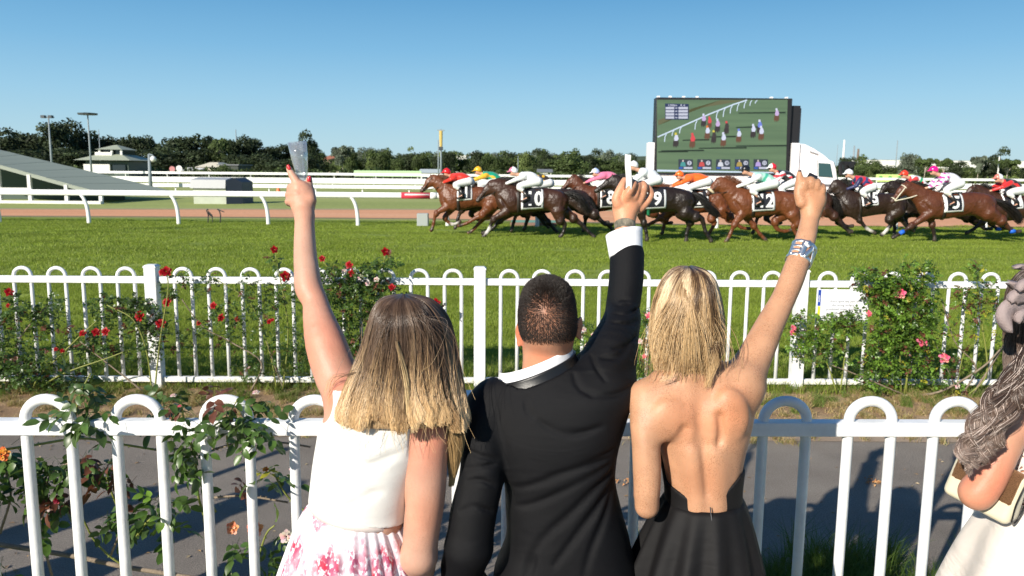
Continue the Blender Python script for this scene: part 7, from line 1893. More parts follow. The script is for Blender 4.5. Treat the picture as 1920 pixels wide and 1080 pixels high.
pole(1608, 279, 302, 600, 1.1, 'squat brown tower beside the grey tower', 'tower', 'tower', m=M_trunk)
pole(1680, 263, 304, 500, .35, 'tall dark mast above the white factory', 'mast', 'mast')
pole(1870, 293, 336, 160, .14, 'white pole behind the last jockey', 'pole', 'pole', m=M_wallw)
for (u, v, r, lab) in ((323, 317, .45, 'pinkish round sign among the parked shapes'), (336, 316, .5, 'white round sign beside the pinkish one')):
    b = at(u, v, 128); E_ = empty('round_sign', (b[0], 128, 0), lab, 'sign'); MB().tube([(0, 0, 0), (0, 0, b[2])], .06, 6).build('post', M_pole, E_)
    MB().tube([(0, -.05, b[2]), (0, .05, b[2])], r, 14).build('disc', M_wallw if r == .5 else mat('sign_pink', (.5, .2, .2), .6), E_)

# ------------------------------------------------------------------ trees
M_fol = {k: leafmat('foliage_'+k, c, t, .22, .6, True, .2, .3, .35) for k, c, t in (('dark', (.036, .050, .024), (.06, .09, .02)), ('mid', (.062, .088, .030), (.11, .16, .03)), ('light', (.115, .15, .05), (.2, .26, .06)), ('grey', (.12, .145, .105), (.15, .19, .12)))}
def crown_mesh(kind, seed, mk):
    r = np.random.default_rng(seed)
    if kind == 'round': B = [((r.normal(0, .22), r.normal(0, .22), .50+r.normal(0, .17)), r.uniform(.15, .26)) for _ in range(16)]+[((0, 0, .5), .36), ((-.2, 0, .28), .24), ((.22, 0, .30), .24), ((0, .1, .2), .25)]
    elif kind == 'gum': B = [((r.uniform(-.36, .36), r.uniform(-.3, .3), r.uniform(.42, .86)), r.uniform(.09, .17)) for _ in range(15)]+[((0, 0, .72), .24)]
    elif kind == 'umbrella': B = [((r.uniform(-.40, .40), r.uniform(-.3, .3), r.uniform(.70, .88)), r.uniform(.09, .15)) for _ in range(15)]
    else: B = [((r.normal(0, .03), r.normal(0, .03), z), .05+.22*(1-z)) for z in np.linspace(.2, .95, 14)]
    V = []; C = []; n = 3800; w = np.array([b[1]**2 for b in B]); w /= w.sum(); ci = r.choice(len(B), n, p=w)
    c = np.array([b[0] for b in B])[ci]; rr = np.array([b[1] for b in B])[ci]
    d = r.normal(0, 1, (n, 3)); d /= np.linalg.norm(d, axis=1)[:, None]; d[:, 2] = np.where(d[:, 2] < -.4, -d[:, 2]*.5, d[:, 2])
    p = c+d*rr[:, None]*(.75+.35*r.random((n, 1)))*np.array([1, 1, .8]); nrm = d+r.normal(0, .55, (n, 3)); nrm /= np.linalg.norm(nrm, axis=1)[:, None]
    u = np.cross(nrm, r.normal(0, 1, (n, 3))); u /= np.linalg.norm(u, axis=1)[:, None]; v_ = np.cross(nrm, u); s_ = (.020+.026*r.random((n, 1)))
    V = np.stack([p-u*s_, p+v_*s_*.6, p+u*s_, p-v_*s_*.6], 1).reshape(-1, 3)
    bt = r.uniform(.6, 1.45, len(B))[ci][:, None]*(.7+.6*r.random((n, 1))); col = np.repeat(bt*np.array([1.0, 1.0, .95]), 4, axis=0)
    return mesh_data('crown', V, np.arange(n*4).reshape(-1, 4), [M_fol[mk]], False, col)
def trunk_mesh(kind, seed, m):
    r = np.random.default_rng(seed+99); mb = MB(); top = .72 if kind in ('gum', 'umbrella') else .55
    mb.tube(bez([(0, 0, 0), (r.normal(0, .01), 0, top*.4), (r.normal(0, .02), 0, top)], 3), np.linspace(.028, .014, 7), 6)
    for _ in range(5): a = r.uniform(0, 6.28); z = r.uniform(.3, .55)*top/.6; mb.tube([(0, 0, z), (.12*math.cos(a), .1*math.sin(a), z+.12), (.26*math.cos(a), .22*math.sin(a), z+.22)], [.012, .009, .004], 5)
    o = mb.build('t', m); d = o.data; bpy.data.objects.remove(o); return d
CR = {}
for kind in ('round', 'gum', 'umbrella', 'pine'):
    for mk in (('dark', 'mid', 'light', 'grey') if kind == 'round' else ('mid', 'grey') if kind == 'gum' else ('mid',)):
        for sd in range(3 if kind == 'round' else 2): CR[(kind, mk, sd)] = crown_mesh(kind, sd*7+len(CR), mk)
TRK = {k: trunk_mesh(k, 3, M_trunkp if k in ('gum', 'umbrella') else M_trunk) for k in ('round', 'gum', 'umbrella', 'pine')}
rt = np.random.default_rng(77)
LMK = {'dark trees in the belt on the left': [(92, 'floodlight pole'), (198, 'pavilion'), (290, 'globe lamp'), (400, 'cream shed'), (500, 'wrist')], 'mid green trees behind the banner and the lead horses': [(640, 'gum tree'), (730, 'banner middle'), (825, 'yellow-headed pole'), (900, 'tower block'), (1000, 'kiosk')],
       'hazy far trees on the rise': [(640, 'gum tree'), (730, 'banner middle'), (825, 'yellow-headed pole'), (900, 'tower block'), (1000, 'kiosk'), (1110, 'bay head')], 'green trees behind the horses on the right': [(1640, 'factory end'), (1690, 'dark mast'), (1750, 'pink cap'), (1830, 'thin gum'), (1890, 'flat-topped tree')], 'green trees left of the truck': []}
TREES = []
ORD = 'first second third fourth fifth sixth seventh eighth ninth tenth eleventh twelfth'.split()
def tree_labels():
    from collections import defaultdict
    seg = defaultdict(list)
    for o, u, Y, grp, mk, H in TREES:
        L_ = LMK[grp]; i = sum(1 for l in L_ if u > l[0]); w = 'short front' if grp.startswith('dark') and Y < 163 else 'tall'
        wh = ('left of the screen truck' if not L_ else 'left of the '+L_[0][1] if i == 0 else 'right of the '+L_[-1][1] if i == len(L_) else 'between '+L_[i-1][1]+' and '+L_[i][1])
        seg[(grp, w, wh)].append((u, o, mk))
    for (grp, w, wh), l in seg.items():
        a = {'dark': w+' dark', 'mid ': 'mid-green', 'hazy': 'far hazy', 'gree': 'low green'}[grp[:4]]
        for n, (u, o, mk) in enumerate(sorted(l, key=lambda q: q[0])): o['label'] = a+' tree '+wh+', '+ORD[n]+' from the left there'
def tree(u, vtop, wpx, Y, kind, mk, label, group=None, name='tree'):
    b = at(u, 330, Y); H_ = at(u, vtop, Y)[2]; W_ = wpx*Y/FPX
    T_ = empty(name, (b[0], Y, 0), label, 'tree', group, rt.uniform(0, 6.28) if kind != 'gum' else 0)
    if group: TREES.append((T_, u, Y, group, mk, vtop))
    ks = [k for k in CR if k[0] == kind and k[1] == mk]; k = ks[int(rt.integers(len(ks)))]
    c = link('crown', CR[k], T_); t = link('trunk', TRK[kind], T_)
    ws = W_/(.82 if kind != 'pine' else .5); hs = H_/(.79 if kind == 'round' else .97)
    c.scale = (ws, ws*.9, hs); t.scale = (ws*.8, ws*.8, hs); return T_
# dark belt on the left
G1_ = 'dark trees in the belt on the left'
for (u, vt, w, Y) in ((-60, 252, 130, 165), (12, 262, 75, 160), (60, 254, 70, 170), (112, 242, 78, 165), (150, 252, 60, 172), (190, 268, 60, 178), (228, 266, 70, 185), (268, 262, 62, 180), (342, 261, 84, 172),
                       (300, 272, 50, 186), (408, 270, 52, 175), (432, 266, 60, 168), (476, 268, 52, 172), (515, 282, 50, 176), (548, 278, 55, 180), (582, 266, 48, 172), (575, 300, 60, 150), (35, 285, 90, 150), (85, 290, 90, 148), (135, 290, 80, 150),
                       (245, 290, 80, 160), (300, 290, 80, 155), (375, 288, 80, 160), (455, 292, 80, 158), (510, 298, 70, 155), (-130, 262, 120, 160), (-10, 290, 90, 150), (180, 292, 80, 155), (540, 300, 70, 152)):
    tree(u, vt, w, Y, 'round', 'dark', 'dark dense tree in the belt behind the pavilion and sheds', G1_)
tree(412, 258, 40, 160, 'gum', 'mid', 'open-crowned tree sticking up from the dark belt left of the glass')
tree(642, 272, 40, 150, 'gum', 'grey', 'tall gum tree with a bare pale trunk right of the raised glass', name='gum_tree')
G2_ = 'mid green trees behind the banner and the lead horses'
for i, u in enumerate(range(606, 1120, 17)):
    vt = 294+7*math.sin(i*1.7)+rt.normal(0, 2.5); tree(u+rt.uniform(-5, 5), min(vt, 306), rt.uniform(24, 44), rt.uniform(190, 240), 'round', ('mid', 'dark', 'light', 'mid')[i % 4], 'mid green tree in the line behind banner and lead horses', G2_)
tree(715, 289, 42, 185, 'round', 'mid', 'broad green tree above the middle of the green banner'); tree(1062, 296, 62, 180, 'round', 'mid', 'broad bright tree above the bay horse with raised head')
tree(844, 288, 24, 180, 'round', 'dark', 'dark upright tree right of the yellow-headed pole'); tree(665, 284, 8, 300, 'pine', 'mid', 'slim conifer on the skyline right of the gum tree', name='conifer'); tree(682, 286, 8, 320, 'pine', 'mid', 'second slim conifer on the skyline right of the gum tree', name='conifer')
G3_ = 'hazy far trees on the rise'  # distance haze is put into the grey crown colour
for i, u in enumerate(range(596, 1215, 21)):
    tree(u+rt.uniform(-6, 6), 291+5*math.sin(i*.9)+rt.normal(0, 2)+max(0, (u-1000)*.05), rt.uniform(26, 44), rt.uniform(470, 560), 'round', 'grey', 'far haze-toned tree on the rise behind the houses', G3_)
G4_ = 'green trees behind the horses on the right'
for i, u in enumerate(range(1118, 1216, 20)): tree(u, 303+rt.normal(0, 2), 34, 230, 'round', 'mid', 'green tree left of the screen truck', 'green trees left of the truck')
for i, u in enumerate(range(1572, 2060, 17)):
    vt = 314+5*math.sin(i*1.3)+rt.normal(0, 2); tree(u+rt.uniform(-4, 4), vt, rt.uniform(26, 42), rt.uniform(170, 230), 'round', ('mid', 'dark', 'mid', 'light')[i % 4], 'green tree in the low belt in front of the white factory', G4_)
tree(1703, 289, 34, 165, 'round', 'grey', 'tall grey-green tree standing left of the umbrella-shaped trees')
tree(1733, 297, 28, 160, 'umbrella', 'mid', 'umbrella-shaped tree on a bare pale trunk, left of two', name='umbrella_tree'); tree(1769, 298, 32, 162, 'umbrella', 'mid', 'umbrella-shaped tree on a bare pale trunk, right of two', name='umbrella_tree')
tree(1833, 291, 26, 165, 'gum', 'grey', 'thin gum tree left of the tall trees near the right edge', name='gum_tree'); tree(1860, 292, 38, 168, 'round', 'dark', 'dark tall tree right of the thin gum'); tree(1888, 299, 44, 160, 'umbrella', 'mid', 'wide flat-topped tree near the right edge', name='umbrella_tree')
tree(1585, 298, 30, 200, 'round', 'dark', 'dark tree right behind the truck cab'); tree(1612, 301, 36, 195, 'round', 'mid', 'green tree between the truck cab and the factory')
tree(418, 315, 36, 120, 'round', 'mid', 'round dark green bush in front of the cream shed', name='round_bush')

tree_labels()
# hedges at the foot of the trees, and a low hill with haze-blue scrub
def hedge(label, u0, u1, Y, h, m, seed):
    r = np.random.default_rng(seed); x0, x1 = at(u0, 330, Y)[0], at(u1, 330, Y)[0]; n = int((x1-x0)*60)
    p = np.stack([r.uniform(x0, x1, n), Y+r.uniform(0, 2.5, n), h*(.2+.85*np.sqrt(r.random(n)))*(1+.2*np.sin(np.linspace(0, 60, n)))], 1); p[:, 2] *= 1+.25*np.sin(p[:, 0]*.9)*np.sin(p[:, 0]*.37)
    nn_ = r.normal(0, 1, (n, 3)); nn_ /= np.linalg.norm(nn_, axis=1)[:, None]; u = np.cross(nn_, r.normal(0, 1, (n, 3))); u /= np.linalg.norm(u, axis=1)[:, None]; v_ = np.cross(nn_, u); s_ = .16+.14*r.random((n, 1))
    V = np.stack([p-u*s_, p+v_*s_, p+u*s_, p-v_*s_], 1).reshape(-1, 3)
    mb = MB(); o = V3((x0+x1)/2, Y, 0); H_ = empty('hedge', o, label, 'hedge')
    link('leaves', mesh_data('leaves', V-o, np.arange(n*4).reshape(-1, 4), [m], False, np.repeat(.6+.8*r.random((n, 1)), 4, axis=0)*np.ones(3)), H_)['kind'] = 'stuff'
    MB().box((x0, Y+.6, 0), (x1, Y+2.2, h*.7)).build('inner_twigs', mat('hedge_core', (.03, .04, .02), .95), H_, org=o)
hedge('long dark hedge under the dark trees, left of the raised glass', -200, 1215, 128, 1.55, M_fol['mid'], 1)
hedge('low hedge behind the far rails at right', 1560, 2300, 135, 1.2, M_fol['light'], 2)
hv = []; hf = []; xs_ = np.linspace(-900, 1100, 90)
for i, x in enumerate(xs_):
    hgt = 7+4*math.sin(x*.004+1)+2.2*math.sin(x*.013)+1.0*math.sin(x*.05); hgt *= 1 if x < 120 else max(.35, 1-(x-120)/400)
    hv += [(x, 560, 0), (x, 640, max(hgt, 1)*1.15), (x, 900, 0)]
for i in range(len(xs_)-1): a = i*3; hf += [(a, a+3, a+4, a+1), (a+1, a+4, a+5, a+2)]
o = link('hills', mesh_data('hills', hv, hf, [ground_mat('far_scrub', [(.05, .075, .04), (.08, .105, .06), (.12, .13, .09)], .05, (1, 1, 1), .4)], True)); o['kind'] = 'structure'

# ------------------------------------------------------------------ screen truck
Yt = 40.0; tx = lambda u, v=330: at(u, v, Yt)[0]; tz = lambda v, u=1350: at(u, v, Yt)[2]
to = V3(tx(1380), Yt+1.2, 0); TR = empty('screen_truck', to, 'white truck carrying a big video screen behind the horses', 'truck')
M_tw = mat('truck_white', (.78, .79, .80), .3, noise=.03, spec=.5); M_blk = mat('frame_black', (.010, .010, .012), .5); M_tyre = mat('tyre', (.015, .015, .015), .8)
x0, x1 = tx(1213), tx(1500)
def tb(name, a, b, m, par=TR, bev=.03):
    o = MB().box(a, b).build(name, m, par, org=to); bv = o.modifiers.new('b', 'BEVEL'); bv.width = bev; bv.segments = 2; return o
zs0, zs1 = tz(326), tz(184.5)
tb('deck', (x0, Yt+.15, .95), (x1, Yt+2.5, zs0-.06), M_tw); tb('side_skirt', (x0+.2, Yt+.25, .45), (x1-.6, Yt+2.4, .93), mat('skirt_dark', (.03, .035, .04), .6))
tb('corner_pillar', (tx(1213), Yt-.02, .96), (tx(1226), Yt+.5, tz(267, 1220)), M_tw); tb('corner_pillar', (tx(1482), Yt-.02, .96), (tx(1497), Yt+.5, tz(268, 1490)), M_tw)
tb('screen_case', (tx(1226), Yt+.02, zs0-.05), (tx(1478), Yt+.75, zs1+.03), M_blk)
tb('case_edge', (tx(1478)+.01, Yt+.25, zs0-.02), (tx(1497), Yt+.9, tz(196)), M_blk); tb('case_edge', (tx(1494), Yt+.5, tz(318)), (tx(1502), Yt+.8, tz(200)), mat('frame_grey', (.25, .25, .26), .5), bev=.01)
for u in (1230, 1252, 1277, 1302, 1440, 1468): tb('lifting_lug', (tx(u)-.06, Yt+.1, zs1+.035), (tx(u)+.08, Yt+.3, zs1+.11), M_tw, bev=.01)
for u in (1262, 1300, 1425, 1460):
    w_ = MB(); w_.tube([(0, -.14, 0), (0, .14, 0)], .46, 20); o = w_.build('wheel', M_tyre, TR, V3(tx(u), Yt+.4, .47)-to); h = MB(); h.tube([(0, -.16, 0), (0, -.1, 0)], [.22, .26], 14); h.build('hub', M_pole, o)
# screen picture: a flat luminous panel in its own plane
SY = Yt+.012
def em(name, c, s=1.0):
    if name in _mats: return _mats[name]
    return mat(name, tuple(x*.25 for x in c), .35, emit=(c, s))
sm_ = bpy.data.materials.new('screen_turf'); sm_.use_nodes = True; N, L = sm_.node_tree.nodes, sm_.node_tree.links; b = N['Principled BSDF']; b.inputs['Roughness'].default_value = .35
tc = N.new('ShaderNodeTexCoord'); mp = N.new('ShaderNodeMapping'); mp.inputs['Rotation'].default_value = (0, rad(26), 0); mp.inputs['Scale'].default_value = (.12, 1, 2.2); L.new(tc.outputs['Object'], mp.inputs[0])
nz = N.new('ShaderNodeTexNoise'); nz.inputs['Scale'].default_value = 1.6; nz.inputs['Detail'].default_value = 6; L.new(mp.outputs[0], nz.inputs['Vector'])
cr = N.new('ShaderNodeValToRGB'); e = cr.color_ramp.elements; e[0].position = .35; e[0].color = (.040, .085, .035, 1); e[1].position = .68; e[1].color = (.085, .15, .065, 1); L.new(nz.outputs[0], cr.inputs[0])
L.new(cr.outputs[0], b.inputs['Emission Color']); b.inputs['Emission Strength'].default_value = .55; b.inputs['Base Color'].default_value = (.05, .075, .05, 1); _mats['screen_turf'] = sm_
def sp(u, v, k): q = at(u, v, Yt); return (q[0], SY-.004*k, q[2])
def spoly(name, pts, k, m, par): return MB().add([sp(u, v, k) for u, v in pts], [tuple(range(len(pts)))[::-1]]).build(name, m, par, org=to)
PIC = spoly('screen_picture', [(1232, 187), (1477, 187), (1473.5, 325), (1231.5, 323.5)], 0, sm_, TR)
spoly('bare_strip', [(1234, 235), (1290, 206), (1400, 188), (1350, 188), (1234, 225)], 1, em('scr_brown', (.12, .12, .06), .6), PIC)
RW = em('scr_rail', (.40, .48, .58), .9)
def sline(pts, w, k, m, name='rail_line'):
    for (a, b_) in zip(pts[:-1], pts[1:]):
        d = np.array(b_, float)-a; n_ = np.array([-d[1], d[0]])/np.linalg.norm(d)*w/2; spoly(name, [tuple(np.array(a)-n_), tuple(np.array(b_)-n_), tuple(np.array(b_)+n_), tuple(np.array(a)+n_)], k, m, PIC)
sline([(1233, 257), (1275, 238.5), (1330, 214), (1375, 196), (1401, 187.5)], 2.4, 2, RW)
for (u, v, l) in ((1250, 250, 16), (1264, 244, 11), (1278, 238, 12), (1307, 226, 17), (1347, 208, 15), (1360, 203, 16), (1373, 198, 15), (1386, 194, 14), (1399, 190, 13), (1410, 188, 10), (1420, 188, 6)): sline([(u, v), (u-3, v+l*.4), (u-4, v+l)], 1.6, 2, RW, 'rail_leg')
spoly('near_rail_band', [(1232, 318), (1473.5, 323), (1473.5, 325), (1232, 321.5)], 1, RW, PIC)
for (u0, u1, v) in ((1240, 1320, 282), (1310, 1400, 277), (1380, 1475, 273), (1280, 1330, 262), (1320, 1380, 256), (1385, 1473, 211), (1380, 1420, 238), (1234, 1290, 284)): spoly('turf_shadow', [(u0, v), (u1, v-1.5), (u1, v+1.5), (u0, v+2)], 1, em('scr_shadow', (.02, .035, .02), .5), PIC)
def runner(u, v, s_, cap, silk, hc):
    R_ = spoly('screen_runner', [(u-4*s_, v+2*s_), (u-2*s_, v-4*s_), (u+3*s_, v-4*s_), (u+5*s_, v+3*s_), (u+4*s_, v+11*s_), (u+2*s_, v+9*s_), (u+1*s_, v+13*s_), (u-2*s_, v+9*s_), (u-3*s_, v+13*s_), (u-5*s_, v+8*s_)], 3, em('scr_h%d' % int(hc[0]*1000), hc, .6), PIC)
    for pts, c, k in (([(u-3*s_, v-3*s_), (u-1*s_, v-9*s_), (u+3*s_, v-9*s_), (u+5*s_, v-3*s_), (u+3*s_, v+1*s_), (u-2*s_, v+1*s_)], silk, 4), ([(u-2.2*s_, v-9*s_), (u-1.6*s_, v-13*s_), (u+1.6*s_, v-13*s_), (u+2*s_, v-9*s_)], cap, 5)):
        MB().add([sp(a, b_, k) for a, b_ in pts], [tuple(range(len(pts)))[::-1]]).build('rider_colours', em('scr_c%d_%d_%d' % tuple(int(x*100) for x in c), c, .8), R_, org=to)
w_ = (.45, .48, .6); r_ = (.5, .05, .06); or_ = (.5, .14, .03); y_ = (.45, .38, .05); bl = (.12, .16, .5); pk = (.4, .3, .5); dk = (.04, .03, .03); br = (.13, .06, .035)
for a in ((1319, 226, 1, w_, pk, dk), (1330, 230, .9, r_, r_, br), (1345, 236, 1.05, w_, pk, dk), (1362, 240, 1, r_, dk, dk), (1326, 249, 1.05, or_, w_, br), (1338, 257, 1, y_, dk, dk), (1356, 262, 1.1, w_, w_, br), (1385, 255, 1.05, bl, w_, br), (1412, 246, 1.05, w_, w_, dk), (1424, 238, 1.05, w_, bl, dk), (1427, 250, 1.1, w_, w_, br), (1456, 216, 1, w_, pk, br), (1267, 263, 1.1, y_, w_, dk), (1298, 264, 1.15, r_, r_, br)): runner(*a)
spoly('score_panel', [(1247, 194), (1291, 195), (1291, 224), (1247, 224)], 6, em('scr_navy', (.02, .03, .09), .6), PIC)
for i in range(4):
    v = 200.5+i*5.9
    for u0, u1 in ((1248, 1264), (1272, 1289.5)): spoly('score_row', [(u0, v), (u1, v), (u1, v+4.4), (u0, v+4.4)], 7, em('scr_pale', (.38, .40, .48), .8), PIC)
    spoly('score_cell', [(1266, v+1), (1270, v+1), (1270, v+3.4), (1266, v+3.4)], 7, em('scr_cell', (.30, .32, .4), .8), PIC)
gv, gf = GL['scoreA']; c_ = sp(1268, 197.6, 7); link('score_heading', mesh_data('score_heading', np.stack([gv[:, 0]*.17+c_[0]-to[0], np.full(len(gv), c_[1]-to[1]), gv[:, 1]*.13+c_[2]-to[2]], 1), gf, [_mats['scr_pale']], False), PIC)
for i, (c, num) in enumerate((((.05, .22, .22), '3'), ((.42, .06, .06), '7'), ((.45, .47, .52), '10'), ((.30, .22, .06), '14'), ((.32, .24, .5), '11'))):
    u = 1272+i*35.2; card = spoly('portrait_card', [(u, 298.5), (u+27, 298.8), (u+27, 318), (u, 317.6)], 6, em('scr_card', (.035, .045, .06), .6), PIC)
    for pts, m, k in (([(u+3, 312), (u+4.5, 305), (u+7, 303.6), (u+10, 303.6), (u+12.5, 305), (u+14, 312)], em('scr_s%d' % i, c, .8), 7), ([(u+7.2, 303.4), (u+6.8, 300.6), (u+8.5, 299.4), (u+10.2, 300.6), (u+9.8, 303.4)], em('scr_face', (.4, .35, .33), .8), 7),
                      ([(u+10, 313), (u+26, 313.2), (u+26, 317), (u+10, 316.8)], _mats['scr_pale'], 7), ([(u+1, 313), (u+8, 313), (u+8, 317), (u+1, 317)], em('scr_blue', (.03, .08, .3), .8), 7)):
        MB().add([sp(a, b_, k) for a, b_ in pts], [tuple(range(len(pts)))[::-1]]).build('card_figure', m, card, org=to)
    a_ = np.linspace(0, 6.28, 13)[:-1]; MB().add([sp(u+20.5+4.3*math.cos(t), 305.6+4.3*math.sin(t), 7) for t in a_], [tuple(range(12))]).build('card_badge', _mats['scr_pale'], card, org=to)
    gv, gf = GL[num]; c_ = sp(u+20.5, 305.6, 8); link('card_number', mesh_data('card_number', np.stack([gv[:, 0]*.15+c_[0]-to[0], np.full(len(gv), c_[1]-to[1]), gv[:, 1]*.17+c_[2]-to[2]], 1), gf, [_mats['scr_card']], False), card)
# cab
def prof(pts, y0, y1, name, m, par=TR, bev=.04):
    q = [(tx(u, v), at(u, v, Yt)[2]) for u, v in pts]; n = len(q); mb = MB()
    mb.add([(x, y0, z) for x, z in q]+[(x, y1, z) for x, z in q], [tuple(range(n)), tuple(range(n, 2*n))[::-1]]+[(i, n+i, n+(i+1) % n, (i+1) % n) for i in range(n)])
    bmm = bmesh.new(); o = mb.build(name, m, par, org=to); bmm.from_mesh(o.data); bmesh.ops.recalc_face_normals(bmm, faces=bmm.faces); bmm.to_mesh(o.data); bmm.free()
    if bev: bv = o.modifiers.new('b', 'BEVEL'); bv.width = bev; bv.segments = 2
    return o
prof([(1503, 269), (1512, 270), (1530, 279), (1548, 291), (1558, 300), (1566, 303), (1570, 318), (1573, 345), (1573, 384), (1499, 384), (1499, 300)], Yt+.1, Yt+2.45, 'cab', M_tw, bev=.07)
prof([(1536, 305.5), (1558, 307), (1563, 333), (1536, 331)], Yt+.07, Yt+.12, 'side_window', mat('cab_glass', (.03, .075, .08), .08), bev=0)
prof([(1564, 304), (1568, 305), (1575.5, 340), (1571, 340)], Yt+.2, Yt+2.3, 'windscreen', _mats['cab_glass'], bev=0)
prof([(1572, 306), (1577, 308), (1577, 330), (1573, 328)], Yt-.15, Yt+.05, 'mirror', M_blk, bev=.01)
prof([(1533, 300), (1534, 300), (1534, 378), (1533, 378)], Yt+.085, Yt+.13, 'door_seam', mat('seam', (.2, .2, .2), .6), bev=0)
prof([(1535, 345), (1574, 346), (1574, 350), (1535, 349)], Yt+.06, Yt+.12, 'trim_stripe', mat('trim_grey', (.12, .12, .13), .5), bev=0)
prof([(1519, 283), (1535, 288), (1535.5, 291), (1531, 289.4), (1520, 286)], Yt+.05, Yt+.12, 'roof_emblem', _mats['frame_grey'], bev=0)
prof([(1497, 384), (1575, 384), (1575, 392), (1497, 392)], Yt+.2, Yt+2.3, 'bumper', _mats['skirt_dark'])
for u in (1522,): o = MB().tube([(0, -.14, 0), (0, .14, 0)], .48, 20).build('wheel', M_tyre, TR, V3(tx(u), Yt+.35, .48)-to); MB().tube([(0, -.16, 0), (0, -.1, 0)], [.22, .26], 14).build('hub', M_pole, o)
# camera on its stand beyond the cab
c0 = at(1589, 310, 46); CM = empty('broadcast_camera', (c0[0], 46, 0), 'black broadcast camera on a thin stand right of the truck cab', 'camera')
MB().tube([(0, 0, 0), (0, 0, c0[2]-.2)], .05, 6).build('stand', M_blk, CM); z = c0[2]
MB().box((-.28, -.25, z-.28), (.28, .3, z+.22)).build('camera_body', M_blk, CM); MB().tube([(0, -.25, z), (0, -.55, z)], .15, 12).build('lens', M_blk, CM); MB().box((-.42, -.1, z+.05), (.42, .1, z+.2)).build('handle_bar', M_blk, CM); MB().box((-.2, -.2, z-.55), (.2, .2, z-.3)).build('pan_head', M_blk, CM)
# low teal board lying behind the number 10 horse
c0 = gnd(1000, 424); BD = empty('low_board', c0, 'low teal and brown board on the grass behind the legs of number 10', 'board')
MB().box((-.85, -.03, 0), (.85, .03, .13)).build('brown_base', mat('board_brown', (.22, .13, .10), .8), BD); MB().box((-.80, -.035, .133), (.85, .03, .22)).build('teal_top', mat('board_teal', (.10, .22, .20), .6), BD)
# orange cone by the far rail
c0 = gnd(522, 361); CN = empty('marker_cone', c0, 'small orange cone on the infield left of the raised wrist', 'cone'); MB().lathe([(.30, 0), (.30, .04), (.18, .06), (.05, .62), (.02, .64)], (0, 0, 0), 12).build('cone', mat('cone_orange', (.75, .17, .05), .5), CN)
# ================================================================== roses
M_lf = {'dark': leafmat('rose_leaf_dark', (.055, .10, .022), (.16, .26, .03), .25, .38, False, .5, .35, 30),
        'mid': leafmat('rose_leaf_mid', (.065, .125, .022), (.20, .32, .04), .26, .36, False, .5, .3, 30),
        'bright': leafmat('rose_leaf_bright', (.15, .27, .035), (.38, .5, .05), .35, .36, False, .5, .3, 18),
        'red': leafmat('rose_leaf_red', (.13, .05, .03), (.3, .09, .04), .25, .4, False, .4, .25, 30),
        'yellow': leafmat('rose_leaf_yellow', (.38, .36, .04), (.5, .45, .05), .3, .45, False, .4, .2, 30)}
M_cane = mat('rose_cane_green', (.20, .22, .045), .55, noise=.25, nscale=30); M_canew = mat('rose_cane_woody', (.22, .17, .12), .85, noise=.35, nscale=40, bump=.6, bscale=120)
def leaflet(L_, W_, curl, n=4):
    """serrated ovate leaflet, folded along its midrib, lying along +x"""
    V = []; F = []
    for i in range(n+1):
        t = i/n; w = W_*math.sin(math.pi*min(1, t*.97+.02))**.75*(1-.25*t); z = -curl*L_*t*t; j = .06*w*(1 if i % 2 else -1)
        V += [(L_*t, -(w+j), z+w*.30), (L_*t, 0, z), (L_*t, w+j, z+w*.30)]
    for i in range(n):
        a = i*3; F += [(a, a+3, a+4, a+1), (a+1, a+4, a+5, a+2)]
    return np.array(V), F
def compound(seed, k=5, L_=.042):
    r = np.random.default_rng(seed); V = []; F = []; n = 0
    sl = L_*1.9; pos = [(sl, 0, 1.15)] + [(sl*.72, s, 1) for s in (-1, 1)] + ([(sl*.38, s, .8) for s in (-1, 1)] if k == 5 else [])
    for (x, s, q) in pos:
        v, f = leaflet(L_*q*r.uniform(.85, 1.1), L_*.33*q, r.uniform(.1, .4)); a = s*r.uniform(.75, 1.15) + r.normal(0, .08); c, d = math.cos(a), math.sin(a)
        tw = r.normal(0, .35); v2 = v.copy(); v2[:, 2] += v[:, 1]*tw
        X = v2[:, 0]*c-v2[:, 1]*d+x; Y = v2[:, 0]*d+v2[:, 1]*c; Z = v2[:, 2]-x*x*2.2; V.append(np.stack([X, Y, Z], 1)); F += [tuple(i+n for i in q_) for q_ in f]; n += len(v)
    tv, tf = tube([(0, 0, 0), (sl*.5, 0, -sl*sl*.5), (sl, 0, -sl*sl*2.2)], .0009, 3, False); V.append(tv); F += [tuple(i+n for i in q_) for q_ in tf]
    return np.concatenate(V), F
LEAFS = {k: [mesh_data('leaf', *compound(s+i*11, 5 if i else 3), [M_lf[k]], True) for i, s in enumerate((1, 2, 3))] for k in M_lf}
def bloom_mesh(cols, seed, open_=1.0, layers=4):
    r = np.random.default_rng(seed); mb = MB()
    for l in range(layers):
        n = 5 if l < 3 else 4; tilt = (.25+.35*(layers-1-l))*open_; R_ = 1-.18*l
        for i in range(n):
            a = 2*math.pi*(i+.5*l)/n+r.normal(0, .12); V = []; F = []
            for j in range(4):
                t = j/3; rad_ = .12+.88*R_*t*math.sin(min(1.35, tilt+.25)); z = R_*t*math.cos(min(1.35, tilt+.25))*.9 + (.10*l) - .12*t*t*open_
                for q in (-1, 0, 1):
                    w = .62*R_*math.sin(math.pi*(.15+.7*t))**.8; an = a+q*w/(rad_+.35); rr = rad_*(1-.08*abs(q)); V.append((rr*math.cos(an), rr*math.sin(an), z+.07*abs(q)*(t-.4)+r.normal(0, .02)))
            for j in range(3):
                for q in range(2): b = j*3+q; F.append((b, b+1, b+4, b+3))
            c = cols[int(r.integers(len(cols)))]; mb.add(np.array(V), F, 0, col=tuple(x*r.uniform(.8, 1.15) for x in c))
    return mb
